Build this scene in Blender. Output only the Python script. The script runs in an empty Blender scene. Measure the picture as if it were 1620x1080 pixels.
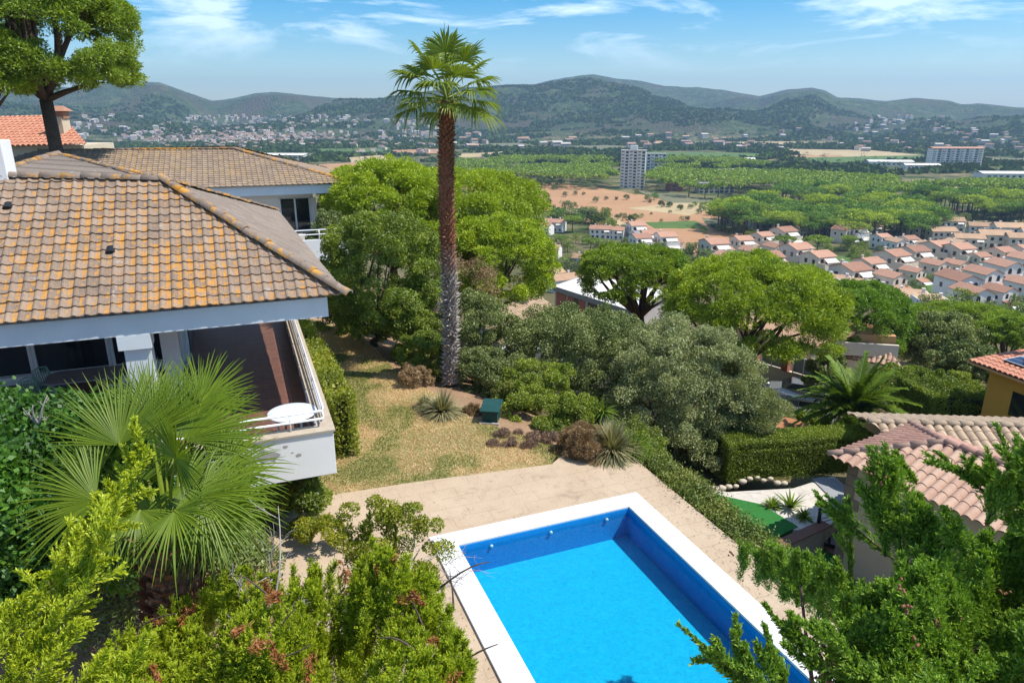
import bpy, math, random
import numpy as np
from mathutils import Vector
R = math.radians
scene = bpy.context.scene
COL = scene.collection
# ------------------------------------------------------------ camera
F, PITCH, H = 1120.0, R(17.9), 9.0
CP, SP = math.cos(PITCH), math.sin(PITCH)
cam_d = bpy.data.cameras.new('camera'); cam_d.sensor_width = 36.0; cam_d.lens = F / 1620 * 36
cam_d.clip_start = 0.1; cam_d.clip_end = 30000
cam = bpy.data.objects.new('camera', cam_d); COL.objects.link(cam)
cam.location = (0, 0, H); cam.rotation_euler = (R(90) - PITCH, 0, 0)
scene.camera = cam
# ------------------------------------------------------------ light
SUN_EL = R(58); SUN_H = (0.985, -0.17)
world = bpy.data.worlds.new("World"); scene.world = world; world.use_nodes = True
nt = world.node_tree; nt.nodes.clear()
def N(nt, t, **kw):
    n = nt.nodes.new(t)
    for k, v in kw.items():
        if isinstance(k, str) and hasattr(n, k): setattr(n, k, v)
        else: n.inputs[k].default_value = v
    return n
out = N(nt, 'ShaderNodeOutputWorld'); bg = N(nt, 'ShaderNodeBackground')
sky = N(nt, 'ShaderNodeTexSky'); sky.sky_type = 'NISHITA'; sky.sun_disc = False
sky.sun_elevation = SUN_EL; sky.sun_rotation = math.atan2(SUN_H[0], SUN_H[1])
sky.air_density = 1.0; sky.dust_density = 0.3; sky.ozone_density = 3.0
geo = N(nt, 'ShaderNodeTexCoord')
mp = N(nt, 'ShaderNodeMapping'); mp.inputs['Scale'].default_value = (1.5, 1.5, 7)
mp.inputs['Location'].default_value = (0.35, 0.2, 0.0)
nz = N(nt, 'ShaderNodeTexNoise'); nz.inputs['Scale'].default_value = 3.4; nz.inputs['Detail'].default_value = 9; nz.inputs['Roughness'].default_value = 0.62
nz.inputs['Distortion'].default_value = 0.5
rp = N(nt, 'ShaderNodeValToRGB'); rp.color_ramp.elements[0].position = 0.475; rp.color_ramp.elements[1].position = 0.62
sep = N(nt, 'ShaderNodeSeparateXYZ')
mr = N(nt, 'ShaderNodeMapRange'); mr.inputs['From Min'].default_value = 0.045; mr.inputs['From Max'].default_value = 0.10
mul = N(nt, 'ShaderNodeMath', operation='MULTIPLY'); mul2 = N(nt, 'ShaderNodeMath', operation='MULTIPLY'); mul2.inputs[1].default_value = 0.5
hs = N(nt, 'ShaderNodeHueSaturation'); hs.inputs['Saturation'].default_value = 1.75; hs.inputs['Value'].default_value = .66
mx = N(nt, 'ShaderNodeMixRGB'); mx.inputs['Color2'].default_value = (7.6, 8.2, 8.8, 1)
L = nt.links.new
L(geo.outputs['Generated'], mp.inputs['Vector']); L(mp.outputs[0], nz.inputs['Vector']); L(nz.outputs[0], rp.inputs[0])
L(geo.outputs['Generated'], sep.inputs[0]); L(sep.outputs[2], mr.inputs[0]); L(rp.outputs[0], mul.inputs[0]); L(mr.outputs[0], mul.inputs[1])
L(mul.outputs[0], mul2.inputs[0]); L(mul2.outputs[0], mx.inputs[0]); L(sky.outputs[0], hs.inputs['Color']); L(hs.outputs[0], mx.inputs['Color1'])
L(mx.outputs[0], bg.inputs[0]); L(bg.outputs[0], out.inputs[0]); bg.inputs[1].default_value = 0.15
sd = bpy.data.lights.new('sun', 'SUN'); sd.energy = 3.9; sd.angle = R(0.5); sd.color = (1.0, 0.955, 0.88)
so = bpy.data.objects.new('sun', sd); COL.objects.link(so)
sv = Vector((SUN_H[0] * math.cos(SUN_EL), SUN_H[1] * math.cos(SUN_EL), math.sin(SUN_EL))).normalized()
so.rotation_euler = sv.to_track_quat('Z', 'Y').to_euler(); so.location = (20, 0, 60)
scene.view_settings.view_transform = 'Standard'; scene.view_settings.look = 'None'
scene.view_settings.exposure = 0.68; scene.view_settings.gamma = 1
scene.render.engine = 'CYCLES'
scene.cycles.max_bounces = 8; scene.cycles.diffuse_bounces = 5; scene.cycles.glossy_bounces = 2; scene.cycles.transmission_bounces = 3
scene.cycles.transparent_max_bounces = 8; scene.cycles.volume_bounces = 0; scene.cycles.caustics_reflective = False; scene.cycles.caustics_refractive = False
scene.cycles.use_denoising = True; scene.cycles.volume_step_rate = 10
# ------------------------------------------------------------ pixel <-> world (real places, surveyed from the photograph)
def ray(px, py):
    v = 540 - py
    return np.array([px - 810.0, F * CP + v * SP, -F * SP + v * CP])
def at_z(px, py, z):
    r = ray(px, py); t = (z - H) / r[2]; return np.array([r[0] * t, r[1] * t, z])
def at_y(px, py, y):
    r = ray(px, py); t = y / r[1]; return np.array([r[0] * t, y, H + r[2] * t])
def at_d(px, py, d):
    r = ray(px, py) * (d / F); return np.array([r[0], r[1], H + r[2]])
def on_plane(px, py, p, n):
    r = ray(px, py); o = np.array([0, 0, H]); t = np.dot(np.array(p) - o, n) / np.dot(r, n); return o + r * t
# ------------------------------------------------------------ terrain
CT = [(-30,5,-.5),(-12,10,-.5),(-4,8,-.7),(0,14,-.7),(-3,18,-.7),(-8,26,-.5),(-12,40,-.4),(-20,50,.4),(-30,42,1),(-42,56,2.5),(-60,60,3),
 (-30,-20,0),(0,-20,-1),(30,-20,-5),(4,20,-1.6),(1,25,-1.5),(-3,30,-2.2),(8.5,21.5,-3.4),(11,16,-3.5),(14,14,-3.6),(10,8,-3.5),(12,0,-3.6),(20,20,-5),(14,25,-4.8),(15,31,-6.6),(7,28,-4.2),
 (0,38,-5),(-6,48,-6),(14,46,-9.6),(19,36,-8.3),(19,45,-11),(17,50,-11),(24,48,-11.5),(24,42,-11.0),(30,46,-12),(26,30,-7.2),(32,34,-8),(45,45,-12),(0,60,-11),(20,62,-13.5),(-20,80,-8),(30,80,-18),(0,100,-22),(60,90,-22),(-40,100,-12),(-80,100,-4),
 (0,160,-38),(80,160,-38),(-80,160,-26),(0,220,-50),(110,220,-50),(-110,220,-44),(0,290,-59),(150,290,-60),(-150,290,-57)]
for a in range(-100, 101, 20):
    for rr, zz in ((420, -63), (620, -63)):
        CT.append((rr * math.sin(R(a)), rr * math.cos(R(a)), zz))
CT = np.array(CT, float)
for _c in CT:
    if _c[2] > -1.0 and _c[1] < 28 and _c[0] > -25: _c[2] -= 1.6
    if 7 < _c[0] < 15 and _c[1] < 23: _c[2] -= .9
_d = np.linalg.norm(CT[:, None, :2] - CT[None, :, :2], axis=2)
_K = np.block([[_d, np.ones((len(CT), 1))], [np.ones((1, len(CT))), np.zeros((1, 1))]])
_w = np.linalg.solve(_K, np.append(CT[:, 2], 0))
def sstep(a, b, x):
    t = np.clip((x - a) / (b - a), 0, 1); return t * t * (3 - 2 * t)
def _hash(i, j, s):
    x = np.sin(i * 127.1 + j * 311.7 + s * 74.7) * 43758.5453; return x - np.floor(x)
def vnoise(x, y, s=0):
    i, j = np.floor(x), np.floor(y); fx, fy = x - i, y - j; fx = fx * fx * (3 - 2 * fx); fy = fy * fy * (3 - 2 * fy)
    return (_hash(i, j, s) * (1 - fx) + _hash(i + 1, j, s) * fx) * (1 - fy) + (_hash(i, j + 1, s) * (1 - fx) + _hash(i + 1, j + 1, s) * fx) * fy
def fbm(x, y, o=4, s=0):
    r, a = 0, .5
    for k in range(o): r = r + a * vnoise(x * 2 ** k, y * 2 ** k, s + k); a *= .5
    return r
SIL = [(-400,150),(0,148),(60,143),(120,146),(170,140),(223,137),(260,138),(297,151),(338,163),(365,160),(409,152),(440,150),(486,153),(532,157),(594,158),(640,152),(700,143),(760,139),(802,136),(845,136),(870,130),(916,124),(938,123),(965,129),(1009,133),(1049,141),(1101,143),(1147,148),(1200,156),(1215,153),(1240,148),(1280,145),(1300,148),(1321,158),(1354,160),(1397,163),(1441,159),(1500,163),(1520,168),(1547,166),(1601,171),(1620,172),(2000,168)]
SX = np.array([math.atan((p[0] - 810) / 1176.5) for p in SIL]); SE = np.array([(178 - p[1]) / 1177.0 for p in SIL])
# nearer spurs in front of the skyline: (pixel x, pixel y of crest, radius, width)
def height(x, y):
    x = np.asarray(x, float); y = np.asarray(y, float); r = np.hypot(x, y); th = np.arctan2(x, y)
    sh = x.shape; xf, yf = x.ravel(), y.ravel()
    z = np.empty(len(xf))
    for k in range(0, len(xf), 20000):
        d = np.hypot(xf[k:k + 20000, None] - CT[None, :, 0], yf[k:k + 20000, None] - CT[None, :, 1])
        z[k:k + 20000] = d @ _w[:-1] + _w[-1]
    z = z.reshape(sh); b = sstep(330, 430, r); z = z * (1 - b) + (-63.0) * b
    e = np.interp(th, SX, SE); RR = 4300.0
    top = H + e * RR + 63
    u = (r - 2000) / (RR - 2000)
    f = np.where(u < 1, sstep(0, 1, u) * .55 + .45 * np.clip(u, 0, 1) ** 2, np.clip(1.6 - .6 * u, 0, 1))
    rid = 1 - np.abs(2 * fbm(x / 900 + 3.1, y / 900, 4, 5) - 1) * 2
    sp = np.sin(np.clip(u, 0, 1) * math.pi) * (rid * 125 + (fbm(x / 260, y / 260, 3, 9) - .5) * 60)
    z = z + top * f + np.where((u > 0) & (u < 1), sp * np.clip(top / 160, .35, 1.2), 0)
    z = z + np.where(r > 2000, (fbm(x / 60, y / 60, 2, 3) - .5) * 9 * sstep(2000, 2600, r), 0)
    cap = H + e * r * .93 - 3; z = np.where((r > 2000) & (r < RR * .985) & (z > cap), cap + (z - cap) * .06, z)
    return z
_rs = np.concatenate([np.geomspace(4, 400, 260), np.geomspace(402, 6000, 500)])
def ground(px, py):
    r = ray(px, py); hr = math.hypot(r[0], r[1]); t = _rs / hr
    X, Y, Z = r[0] * t, r[1] * t, H + r[2] * t
    h = height(X, Y); i = np.argmax(Z < h)
    if not (Z < h).any(): i = len(_rs) - 1
    if i > 0:
        a = (Z[i - 1] - h[i - 1]); b = (Z[i] - h[i]); k = a / (a - b) if a != b else 0; k = min(max(k, 0), 1)
        tt = t[i - 1] + (t[i] - t[i - 1]) * k
        return np.array([r[0] * tt, r[1] * tt, float(height(np.array([r[0] * tt]), np.array([r[1] * tt]))[0])])
    return np.array([X[0], Y[0], h[0]])
def hz(x, y): return float(height(np.array([x]), np.array([y]))[0])
# ------------------------------------------------------------ mesh helpers
def lk(o, parent=None, loc=None):
    COL.objects.link(o)
    if parent: o.parent = parent
    return o
def arr_mesh(name, V, Q, mats, rnd=None, smooth=False, mi=None, extra=None):
    V = np.asarray(V, np.float32); Q = np.asarray(Q, np.int32); k = Q.shape[1]
    m = bpy.data.meshes.new(name); m.vertices.add(len(V)); m.vertices.foreach_set('co', V.ravel())
    m.loops.add(Q.size); m.loops.foreach_set('vertex_index', Q.ravel())
    m.polygons.add(len(Q)); m.polygons.foreach_set('loop_start', np.arange(0, Q.size, k, dtype=np.int32))
    try: m.polygons.foreach_set('loop_total', np.full(len(Q), k, np.int32))
    except Exception: pass
    m.polygons.foreach_set('use_smooth', np.full(len(Q), bool(smooth)))
    for mm in (mats if isinstance(mats, (list, tuple)) else [mats]): m.materials.append(mm)
    if mi is not None: m.polygons.foreach_set('material_index', np.asarray(mi, np.int32))
    if rnd is not None:
        a = m.attributes.new('rnd', 'FLOAT', 'FACE'); a.data.foreach_set('value', np.asarray(rnd, np.float32))
    if extra is not None:
        a = m.attributes.new('pan', 'FLOAT', 'FACE'); a.data.foreach_set('value', np.asarray(extra, np.float32))
    m.update(); m.validate(); return m
class B:
    """collects boxes, prisms and tubes for one mesh"""
    def __init__(s): s.v = []; s.f = []; s.sm = []
    def add(s, vs, fs, sm=False):
        o = len(s.v); s.v += [tuple(map(float, p)) for p in vs]; s.f += [tuple(i + o for i in f) for f in fs]; s.sm += [sm] * len(fs); return s
    def box(s, c, d, rz=0, rx=0, bev=0):
        x, y, z = d[0] / 2, d[1] / 2, d[2] / 2
        P = [(-x, -y, -z), (x, -y, -z), (x, y, -z), (-x, y, -z), (-x, -y, z), (x, -y, z), (x, y, z), (-x, y, z)]
        q = []
        for p in P:
            a, b, e = p
            b, e = b * math.cos(rx) - e * math.sin(rx), b * math.sin(rx) + e * math.cos(rx)
            a, b = a * math.cos(rz) - b * math.sin(rz), a * math.sin(rz) + b * math.cos(rz)
            q.append((a + c[0], b + c[1], e + c[2]))
        return s.add(q, [(0, 3, 2, 1), (4, 5, 6, 7), (0, 1, 5, 4), (1, 2, 6, 5), (2, 3, 7, 6), (3, 0, 4, 7)])
    def prism(s, poly, z0, z1):
        n = len(poly); a = sum(poly[i][0] * poly[(i + 1) % n][1] - poly[(i + 1) % n][0] * poly[i][1] for i in range(n))
        if a < 0: poly = poly[::-1]
        return s.add([(p[0], p[1], z0) for p in poly] + [(p[0], p[1], z1) for p in poly],
                     [tuple(range(n))[::-1], tuple(range(n, 2 * n))] + [(i, (i + 1) % n, n + (i + 1) % n, n + i) for i in range(n)])
    def slab(s, pts, th):
        """thick sheet from a 3-D polygon, thickened straight down"""
        n = len(pts); 
        return s.add(list(pts) + [(p[0], p[1], p[2] - th) for p in pts], [tuple(range(n)), tuple(range(n, 2 * n))[::-1]] + [(i, n + i, n + (i + 1) % n, (i + 1) % n) for i in range(n)])
    def tube(s, pts, rad, n=8, cap=True):
        pts = [np.array(p, float) for p in pts]; m = len(pts)
        if not hasattr(rad, '__len__'): rad = [rad] * m
        V = []; up = np.array([0, 0, 1.]); prev = None
        for i, p in enumerate(pts):
            d = pts[min(i + 1, m - 1)] - pts[max(i - 1, 0)]; d = d / (np.linalg.norm(d) + 1e-9)
            if prev is None:
                a = np.cross(d, up); a = np.cross(d, np.array([1., 0, 0])) if np.linalg.norm(a) < .05 else a
            else: a = prev - d * np.dot(prev, d)
            a = a / np.linalg.norm(a); prev = a; b = np.cross(d, a)
            for k in range(n):
                t = 2 * math.pi * k / n; V.append(p + rad[i] * (math.cos(t) * a + math.sin(t) * b))
        Fc = [(i * n + k, i * n + (k + 1) % n, (i + 1) * n + (k + 1) % n, (i + 1) * n + k) for i in range(m - 1) for k in range(n)]
        if cap: Fc += [tuple(range(n))[::-1], tuple(range((m - 1) * n, m * n))]
        return s.add(V, Fc, True)
    def lathe(s, prof, n=20, c=(0, 0, 0)):
        V = []; m = len(prof)
        for r, z in prof:
            for k in range(n): V.append((c[0] + r * math.cos(2 * math.pi * k / n), c[1] + r * math.sin(2 * math.pi * k / n), c[2] + z))
        return s.add(V, [(i * n + k, i * n + (k + 1) % n, (i + 1) * n + (k + 1) % n, (i + 1) * n + k) for i in range(m - 1) for k in range(n)] + [tuple(range(n))[::-1], tuple(range((m - 1) * n, m * n))], True)
    def mesh(s, name, mat, off=(0, 0, 0)):
        m = bpy.data.meshes.new(name)
        m.from_pydata([(p[0] - off[0], p[1] - off[1], p[2] - off[2]) for p in s.v], [], s.f)
        m.polygons.foreach_set('use_smooth', s.sm); m.materials.append(mat); m.update(); return m
def put(name, mesh, parent=None, loc=None, rz=0, label=None, cat=None, group=None, kind=None):
    o = bpy.data.objects.new(name, mesh); COL.objects.link(o)
    if parent: o.parent = parent
    if loc is not None: o.location = tuple(float(a) for a in loc)
    if rz: o.rotation_euler.z = rz
    if label: o['label'] = label
    if cat: o['category'] = cat
    if group: o['group'] = group
    if kind: o['kind'] = kind
    return o
def thing(name, label, cat, loc=(0, 0, 0), rz=0, group=None): return put(name, None, None, loc, rz, label, cat, group)
def part(root, name, b, mat, world=False, bevel=0, label=None):
    off = tuple(root.location) if world else (0, 0, 0)
    if world and root.parent: off = tuple(np.array(root.location) + np.array(root.parent.location))
    o = put(name, b.mesh(name, mat, off), root, label=label)
    if bevel:
        md = o.modifiers.new('bevel', 'BEVEL'); md.width = bevel; md.segments = 2; md.limit_method = 'ANGLE'
    return o
def copy_tree(o, parent=None, label=None):
    c = o.copy(); COL.objects.link(c); c.parent = parent
    if label: c['label'] = label
    for ch in KIDS.get(o.name, []): copy_tree(ch, c)
    return c
KIDS = {}
def index_kids(o):
    KIDS[o.name] = list(o.children)
    for c in o.children: index_kids(c)
# ------------------------------------------------------------ materials
def newmat(name):
    m = bpy.data.materials.new(name); m.use_nodes = True; m.node_tree.nodes.clear(); return m, m.node_tree
def ramp(t, fac, stops):
    r = N(t, 'ShaderNodeValToRGB'); cr = r.color_ramp
    while len(cr.elements) < len(stops): cr.elements.new(.5)
    for e, (p, c) in zip(cr.elements, stops): e.position = p; e.color = (c[0], c[1], c[2], 1)
    t.links.new(fac, r.inputs[0]); return r.outputs[0]
def noise(t, scale, det=4, rough=.55, vec=None, dist=0):
    n = N(t, 'ShaderNodeTexNoise'); n.inputs['Scale'].default_value = scale; n.inputs['Detail'].default_value = det; n.inputs['Roughness'].default_value = rough; n.inputs['Distortion'].default_value = dist
    if vec is None: vec = N(t, 'ShaderNodeTexCoord').outputs['Object']
    t.links.new(vec, n.inputs['Vector']); return n.outputs[0]
def mixc(t, fac, a, b, mode='MIX'):
    m = N(t, 'ShaderNodeMixRGB'); m.blend_type = mode
    for s, v in (('Fac', fac), ('Color1', a), ('Color2', b)):
        if isinstance(v, (int, float)): m.inputs[s].default_value = v
        elif isinstance(v, (tuple, list)): m.inputs[s].default_value = (v[0], v[1], v[2], 1)
        else: t.links.new(v, m.inputs[s])
    return m.outputs[0]
def thr(t, v, a, b):
    m = N(t, 'ShaderNodeMapRange'); m.inputs['From Min'].default_value = a; m.inputs['From Max'].default_value = b; t.links.new(v, m.inputs[0]); return m.outputs[0]
def math_(t, op, a, b=None):
    m = N(t, 'ShaderNodeMath'); m.operation = op
    for i, v in enumerate((a, b)):
        if v is None: continue
        if isinstance(v, (int, float)): m.inputs[i].default_value = v
        else: t.links.new(v, m.inputs[i])
    return m.outputs[0]
def attr(t, n='rnd'):
    a = N(t, 'ShaderNodeAttribute'); a.attribute_name = n; return a.outputs['Fac']
def finish(m, t, col, rough=.8, bump=None, bs=.3, bd=.02, metal=0, spec=.3):
    p = N(t, 'ShaderNodeBsdfPrincipled'); p.inputs['Roughness'].default_value = rough; p.inputs['Metallic'].default_value = metal
    p.inputs['Specular IOR Level'].default_value = spec
    if isinstance(col, (tuple, list)): p.inputs['Base Color'].default_value = (col[0], col[1], col[2], 1)
    else: t.links.new(col, p.inputs['Base Color'])
    if bump is not None:
        b = N(t, 'ShaderNodeBump'); b.inputs['Strength'].default_value = bs; b.inputs['Distance'].default_value = bd
        t.links.new(bump, b.inputs['Height']); t.links.new(b.outputs[0], p.inputs['Normal'])
    o = N(t, 'ShaderNodeOutputMaterial'); t.links.new(p.outputs[0], o.inputs[0]); return m
def simple(name, c1, c2=None, scale=3, rough=.8, bump=0, bs=.3, metal=0, spec=.3, fine=40):
    m, t = newmat(name); c2 = c2 or tuple(x * .8 for x in c1)
    n1 = noise(t, scale, 6, .6); n2 = noise(t, fine, 3)
    col = mixc(t, .35, ramp(t, n1, [(.35, c1), (.68, c2)]), ramp(t, n2, [(.3, c1), (.7, c2)]))
    if 'roof' in name: col = mixc(t, 1.0, col, ramp(t, N(t, 'ShaderNodeObjectInfo').outputs['Random'], [(.0, (.72,.70,.68)), (.5, (.95,.95,.95)), (1.0, (1.15,1.2,1.2))]), 'MULTIPLY')
    return finish(m, t, col, rough, n2 if bump else None, bs, bump or .01, metal, spec)
def leafmat(name, cols, trans=.35, gloss=.05, rough=.45):
    m, t = newmat(name); k = len(cols)
    r = attr(t)
    big = noise(t, .9, 2); oi = N(t, 'ShaderNodeObjectInfo').outputs['Random']; s = math_(t, 'ADD', math_(t, 'MULTIPLY', r, .72), math_(t, 'ADD', math_(t, 'MULTIPLY', big, .14), math_(t, 'MULTIPLY', oi, .14)))
    c = ramp(t, s, [(i / (k - 1) * .86 + .06, cc) for i, cc in enumerate(cols)])
    g_ = min(gloss, .04)
    d = N(t, 'ShaderNodeBsdfDiffuse'); tr = N(t, 'ShaderNodeBsdfTranslucent'); g = N(t, 'ShaderNodeBsdfGlossy'); g.inputs['Roughness'].default_value = rough
    t.links.new(c, d.inputs[0]); t.links.new(mixc(t, 1.0, c, (1.5, 1.5, .6), 'MULTIPLY'), tr.inputs[0])
    a = N(t, 'ShaderNodeMixShader'); a.inputs[0].default_value = trans; b = N(t, 'ShaderNodeMixShader'); b.inputs[0].default_value = g_; g.inputs['Roughness'].default_value = .55
    t.links.new(d.outputs[0], a.inputs[1]); t.links.new(tr.outputs[0], a.inputs[2]); t.links.new(a.outputs[0], b.inputs[1]); t.links.new(g.outputs[0], b.inputs[2])
    o = N(t, 'ShaderNodeOutputMaterial'); t.links.new(b.outputs[0], o.inputs[0]); return m
M = {}
M['pine'] = leafmat('pine_needles', [(0.0584, 0.1033, 0.0104), (0.1501, 0.2342, 0.0157), (0.2501, 0.3444, 0.0195), (0.3502, 0.427, 0.0261)], .3)
M['pine2'] = leafmat('aleppo_pine_needles', [(0.0974, 0.1479, 0.0104), (0.2339, 0.3254, 0.0157), (0.3703, 0.4585, 0.0195), (0.5066, 0.562, 0.0261)], .3)
M['pinedk'] = leafmat('dark_pine_needles', [(0.0344, 0.0765, 0.0104), (0.1032, 0.1988, 0.0156), (0.1719, 0.2905, 0.0195), (0.2407, 0.3669, 0.026)], .28)
M['olive'] = leafmat('olive_leaves', [(0.1248, 0.1428, 0.0517), (0.2359, 0.2739, 0.1057), (0.3608, 0.381, 0.1644), (0.5551, 0.5239, 0.2584)], .2)
M['oak'] = leafmat('oak_leaves', [(0.0572, 0.0774, 0.0292), (0.1286, 0.1658, 0.0487), (0.2141, 0.2544, 0.073), (0.3429, 0.3538, 0.1217)], .2)
M['broad'] = leafmat('broad_leaves', [(0.0697, 0.1051, 0.0156), (0.1395, 0.1953, 0.0234), (0.2324, 0.3003, 0.0312), (0.3718, 0.4054, 0.0468)], .35)
M['ivy'] = leafmat('ivy_leaves', [(0.0216, 0.066, 0.0096), (0.0504, 0.132, 0.0144), (0.0864, 0.2112, 0.018), (0.144, 0.2904, 0.024)], .3, .1, .3)
M['hedge'] = leafmat('hedge_leaves', [(0.076, 0.1166, 0.0138), (0.1518, 0.2022, 0.0172), (0.2467, 0.311, 0.023), (0.3794, 0.42, 0.0345)], .25)
M['vhedge'] = leafmat('variegated_leaves', [(.05,.08,.015), (.12,.17,.02), (.24,.27,.05), (.38,.30,.10)], .25)
M['cyp'] = leafmat('cypress_sprays', [(0.0631, 0.1281, 0.0253), (0.1419, 0.2562, 0.0337), (0.2525, 0.4099, 0.0379), (0.4417, 0.5891, 0.0463)], .22)
M['thuja'] = leafmat('thuja_sprays', [(0.1128, 0.1706, 0.014), (0.2706, 0.3585, 0.0175), (0.4508, 0.5293, 0.0211), (0.6312, 0.6486, 0.0351)], .3)
M['yellow'] = leafmat('yellow_green_leaves', [(0.095, 0.133, 0.01), (0.209, 0.247, 0.015), (0.323, 0.3325, 0.02), (0.399, 0.38, 0.04)], .35)
M['dry'] = leafmat('dry_leaves', [(.12,.07,.03), (.25,.15,.07), (.36,.24,.12), (.46,.34,.18)], .15)
M['rust'] = leafmat('dead_brown_sprays', [(0.168, 0.0575, 0.02), (0.288, 0.1035, 0.03), (0.384, 0.161, 0.05), (0.456, 0.23, 0.08)], .15)
M['palm'] = leafmat('palm_leaf', [(0.0519, 0.0958, 0.0072), (0.1037, 0.1756, 0.0096), (0.1764, 0.2554, 0.0144), (0.2802, 0.3352, 0.024)], .3, .03, .35)
M['palm2'] = leafmat('date_palm_leaf', [(0.0504, 0.0919, 0.01), (0.1008, 0.1706, 0.015), (0.168, 0.2494, 0.02), (0.252, 0.3281, 0.03)], .2, .02)
M['tallpalm'] = leafmat('tall_palm_leaf', [(0.0742, 0.117, 0.02), (0.1392, 0.2028, 0.03), (0.2413, 0.312, 0.04), (0.4084, 0.4368, 0.08)], .3, .03)
M['grass'] = leafmat('lawn_blades', [(0.115, 0.169, 0.031), (0.3163, 0.2898, 0.0775), (0.575, 0.4105, 0.2015), (0.7475, 0.5071, 0.31)], .2, .02)
M['wood_far'] = leafmat('far_wood', [(0.0225, 0.042, 0.012), (0.045, 0.077, 0.0168), (0.075, 0.112, 0.0216), (0.1125, 0.154, 0.0264)], .1, 0)
M['tussock'] = leafmat('tussock_blades', [(.10,.12,.04), (.24,.23,.10), (.38,.34,.18), (.48,.42,.25)], .2)
M['brush'] = leafmat('brown_brushwood', [(.10,.06,.04), (.18,.11,.07), (.27,.17,.11), (.36,.25,.17)], .1)
M['date'] = leafmat('date_fruit', [(.5,.14,.01), (.6,.2,.02), (.7,.28,.03), (.7,.3,.04)], .1)
M['bark'] = simple('bark', (.14,.10,.07), (.06,.045,.035), 8, .95, .03, .8)
M['barkred'] = simple('red_bark', (.16,.085,.05), (.07,.04,.03), 8, .95, .03, .8)
M['greybark'] = simple('grey_bark', (.30,.27,.24), (.15,.13,.11), 10, .95, .02, .6)
M['deadwood'] = simple('dead_wood', (.42,.38,.34), (.25,.21,.18), 12, .9)
M['white'] = simple('white_render', (.80,.80,.78), (.74,.73,.70), 1.2, .9, .004, .3)
M['cream'] = simple('cream_render', (.62,.52,.38), (.55,.46,.33), .8, .9, .01, .3)
M['whitefar'] = simple('white_wall', (.80,.76,.70), (.70,.66,.60), .4, .9)
M['creamfar'] = simple('cream_wall', (.72,.62,.50), (.62,.53,.42), .4, .9)
M['fascia'] = simple('pale_fascia', (.66,.70,.71), (.58,.62,.63), 1.5, .8)
M['stone'] = simple('stone', (.30,.25,.18), (.20,.165,.12), 4, .9, .02, .5)
M['farwall'] = simple('far_pale_wall', (.50,.45,.39), (.42,.37,.32), .1, .9)
M['farroof'] = simple('far_pink_roof', (.33,.20,.15), (.27,.16,.12), .1, .9)
M['brick'] = simple('red_brick', (.36,.14,.09), (.28,.10,.07), 3, .9)
M['concrete'] = simple('concrete', (.42,.40,.37), (.30,.28,.26), 2, .9, .01)
M['greywall'] = simple('grey_panel', (.30,.31,.32), (.24,.25,.26), 2, .8)
M['dark'] = simple('dark_metal', (.03,.035,.04), (.02,.02,.025), 5, .5, metal=.4)
M['rail'] = simple('white_rail', (.78,.79,.80), (.70,.71,.72), 5, .4, spec=.5)
M['plastic_w'] = simple('white_plastic', (.72,.75,.78), (.64,.67,.70), 4, .35, spec=.5)
M['plastic_g'] = simple('green_plastic', (.20,.38,.31), (.16,.32,.26), 4, .4, spec=.5)
M['tabletop'] = simple('grey_tabletop', (.22,.23,.25), (.17,.18,.20), 4, .35, spec=.5)
M['greenbox'] = simple('green_painted_metal', (.014,.07,.058), (.01,.045,.04), 6, .5)
M['yellowwall'] = simple('yellow_render', (.60,.33,.06), (.54,.29,.05), 2, .85)
M['orangewall'] = simple('orange_render', (.62,.34,.16), (.55,.29,.13), 1, .85)
M['asphalt'] = simple('asphalt', (.18,.17,.165), (.13,.125,.12), 1, .9, .01)
M['pave_red'] = simple('red_pavement', (.34,.17,.13), (.27,.13,.10), 2, .9)
M['redsoil'] = simple('red_soil', (.42,.19,.09), (.33,.14,.06), .7, .95, .05, .5)
M['turf'] = simple('artificial_turf', (.03,.17,.03), (.022,.13,.022), 8, .9, .02, .5)
M['redroof'] = simple('terracotta_roof', (.46,.25,.16), (.35,.18,.12), .35, .9, .02, fine=6)
M['tanroof'] = simple('tan_roof', (.50,.32,.19), (.38,.23,.14), .35, .9, .02, fine=6)
M['carpaint'] = simple('silver_paint', (.42,.44,.46), (.38,.40,.42), 2, .25, metal=.6, spec=.6)
M['tyre'] = simple('rubber', (.02,.02,.02), None, 5, .8)
M['awning'] = simple('awning_cloth', (.74,.68,.58), (.66,.60,.50), 2, .9)
M['wateruse'] = None
def glass(name, col=(.015,.02,.025), r=.08):
    m, t = newmat(name); return finish(m, t, col, r, spec=.8)
M['glass'] = glass('dark_window_glass'); M['panel'] = glass('solar_cells', (.012,.018,.04), .12); M['bluewater'] = glass('small_pool_water', (.02,.28,.50), .1)
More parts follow.
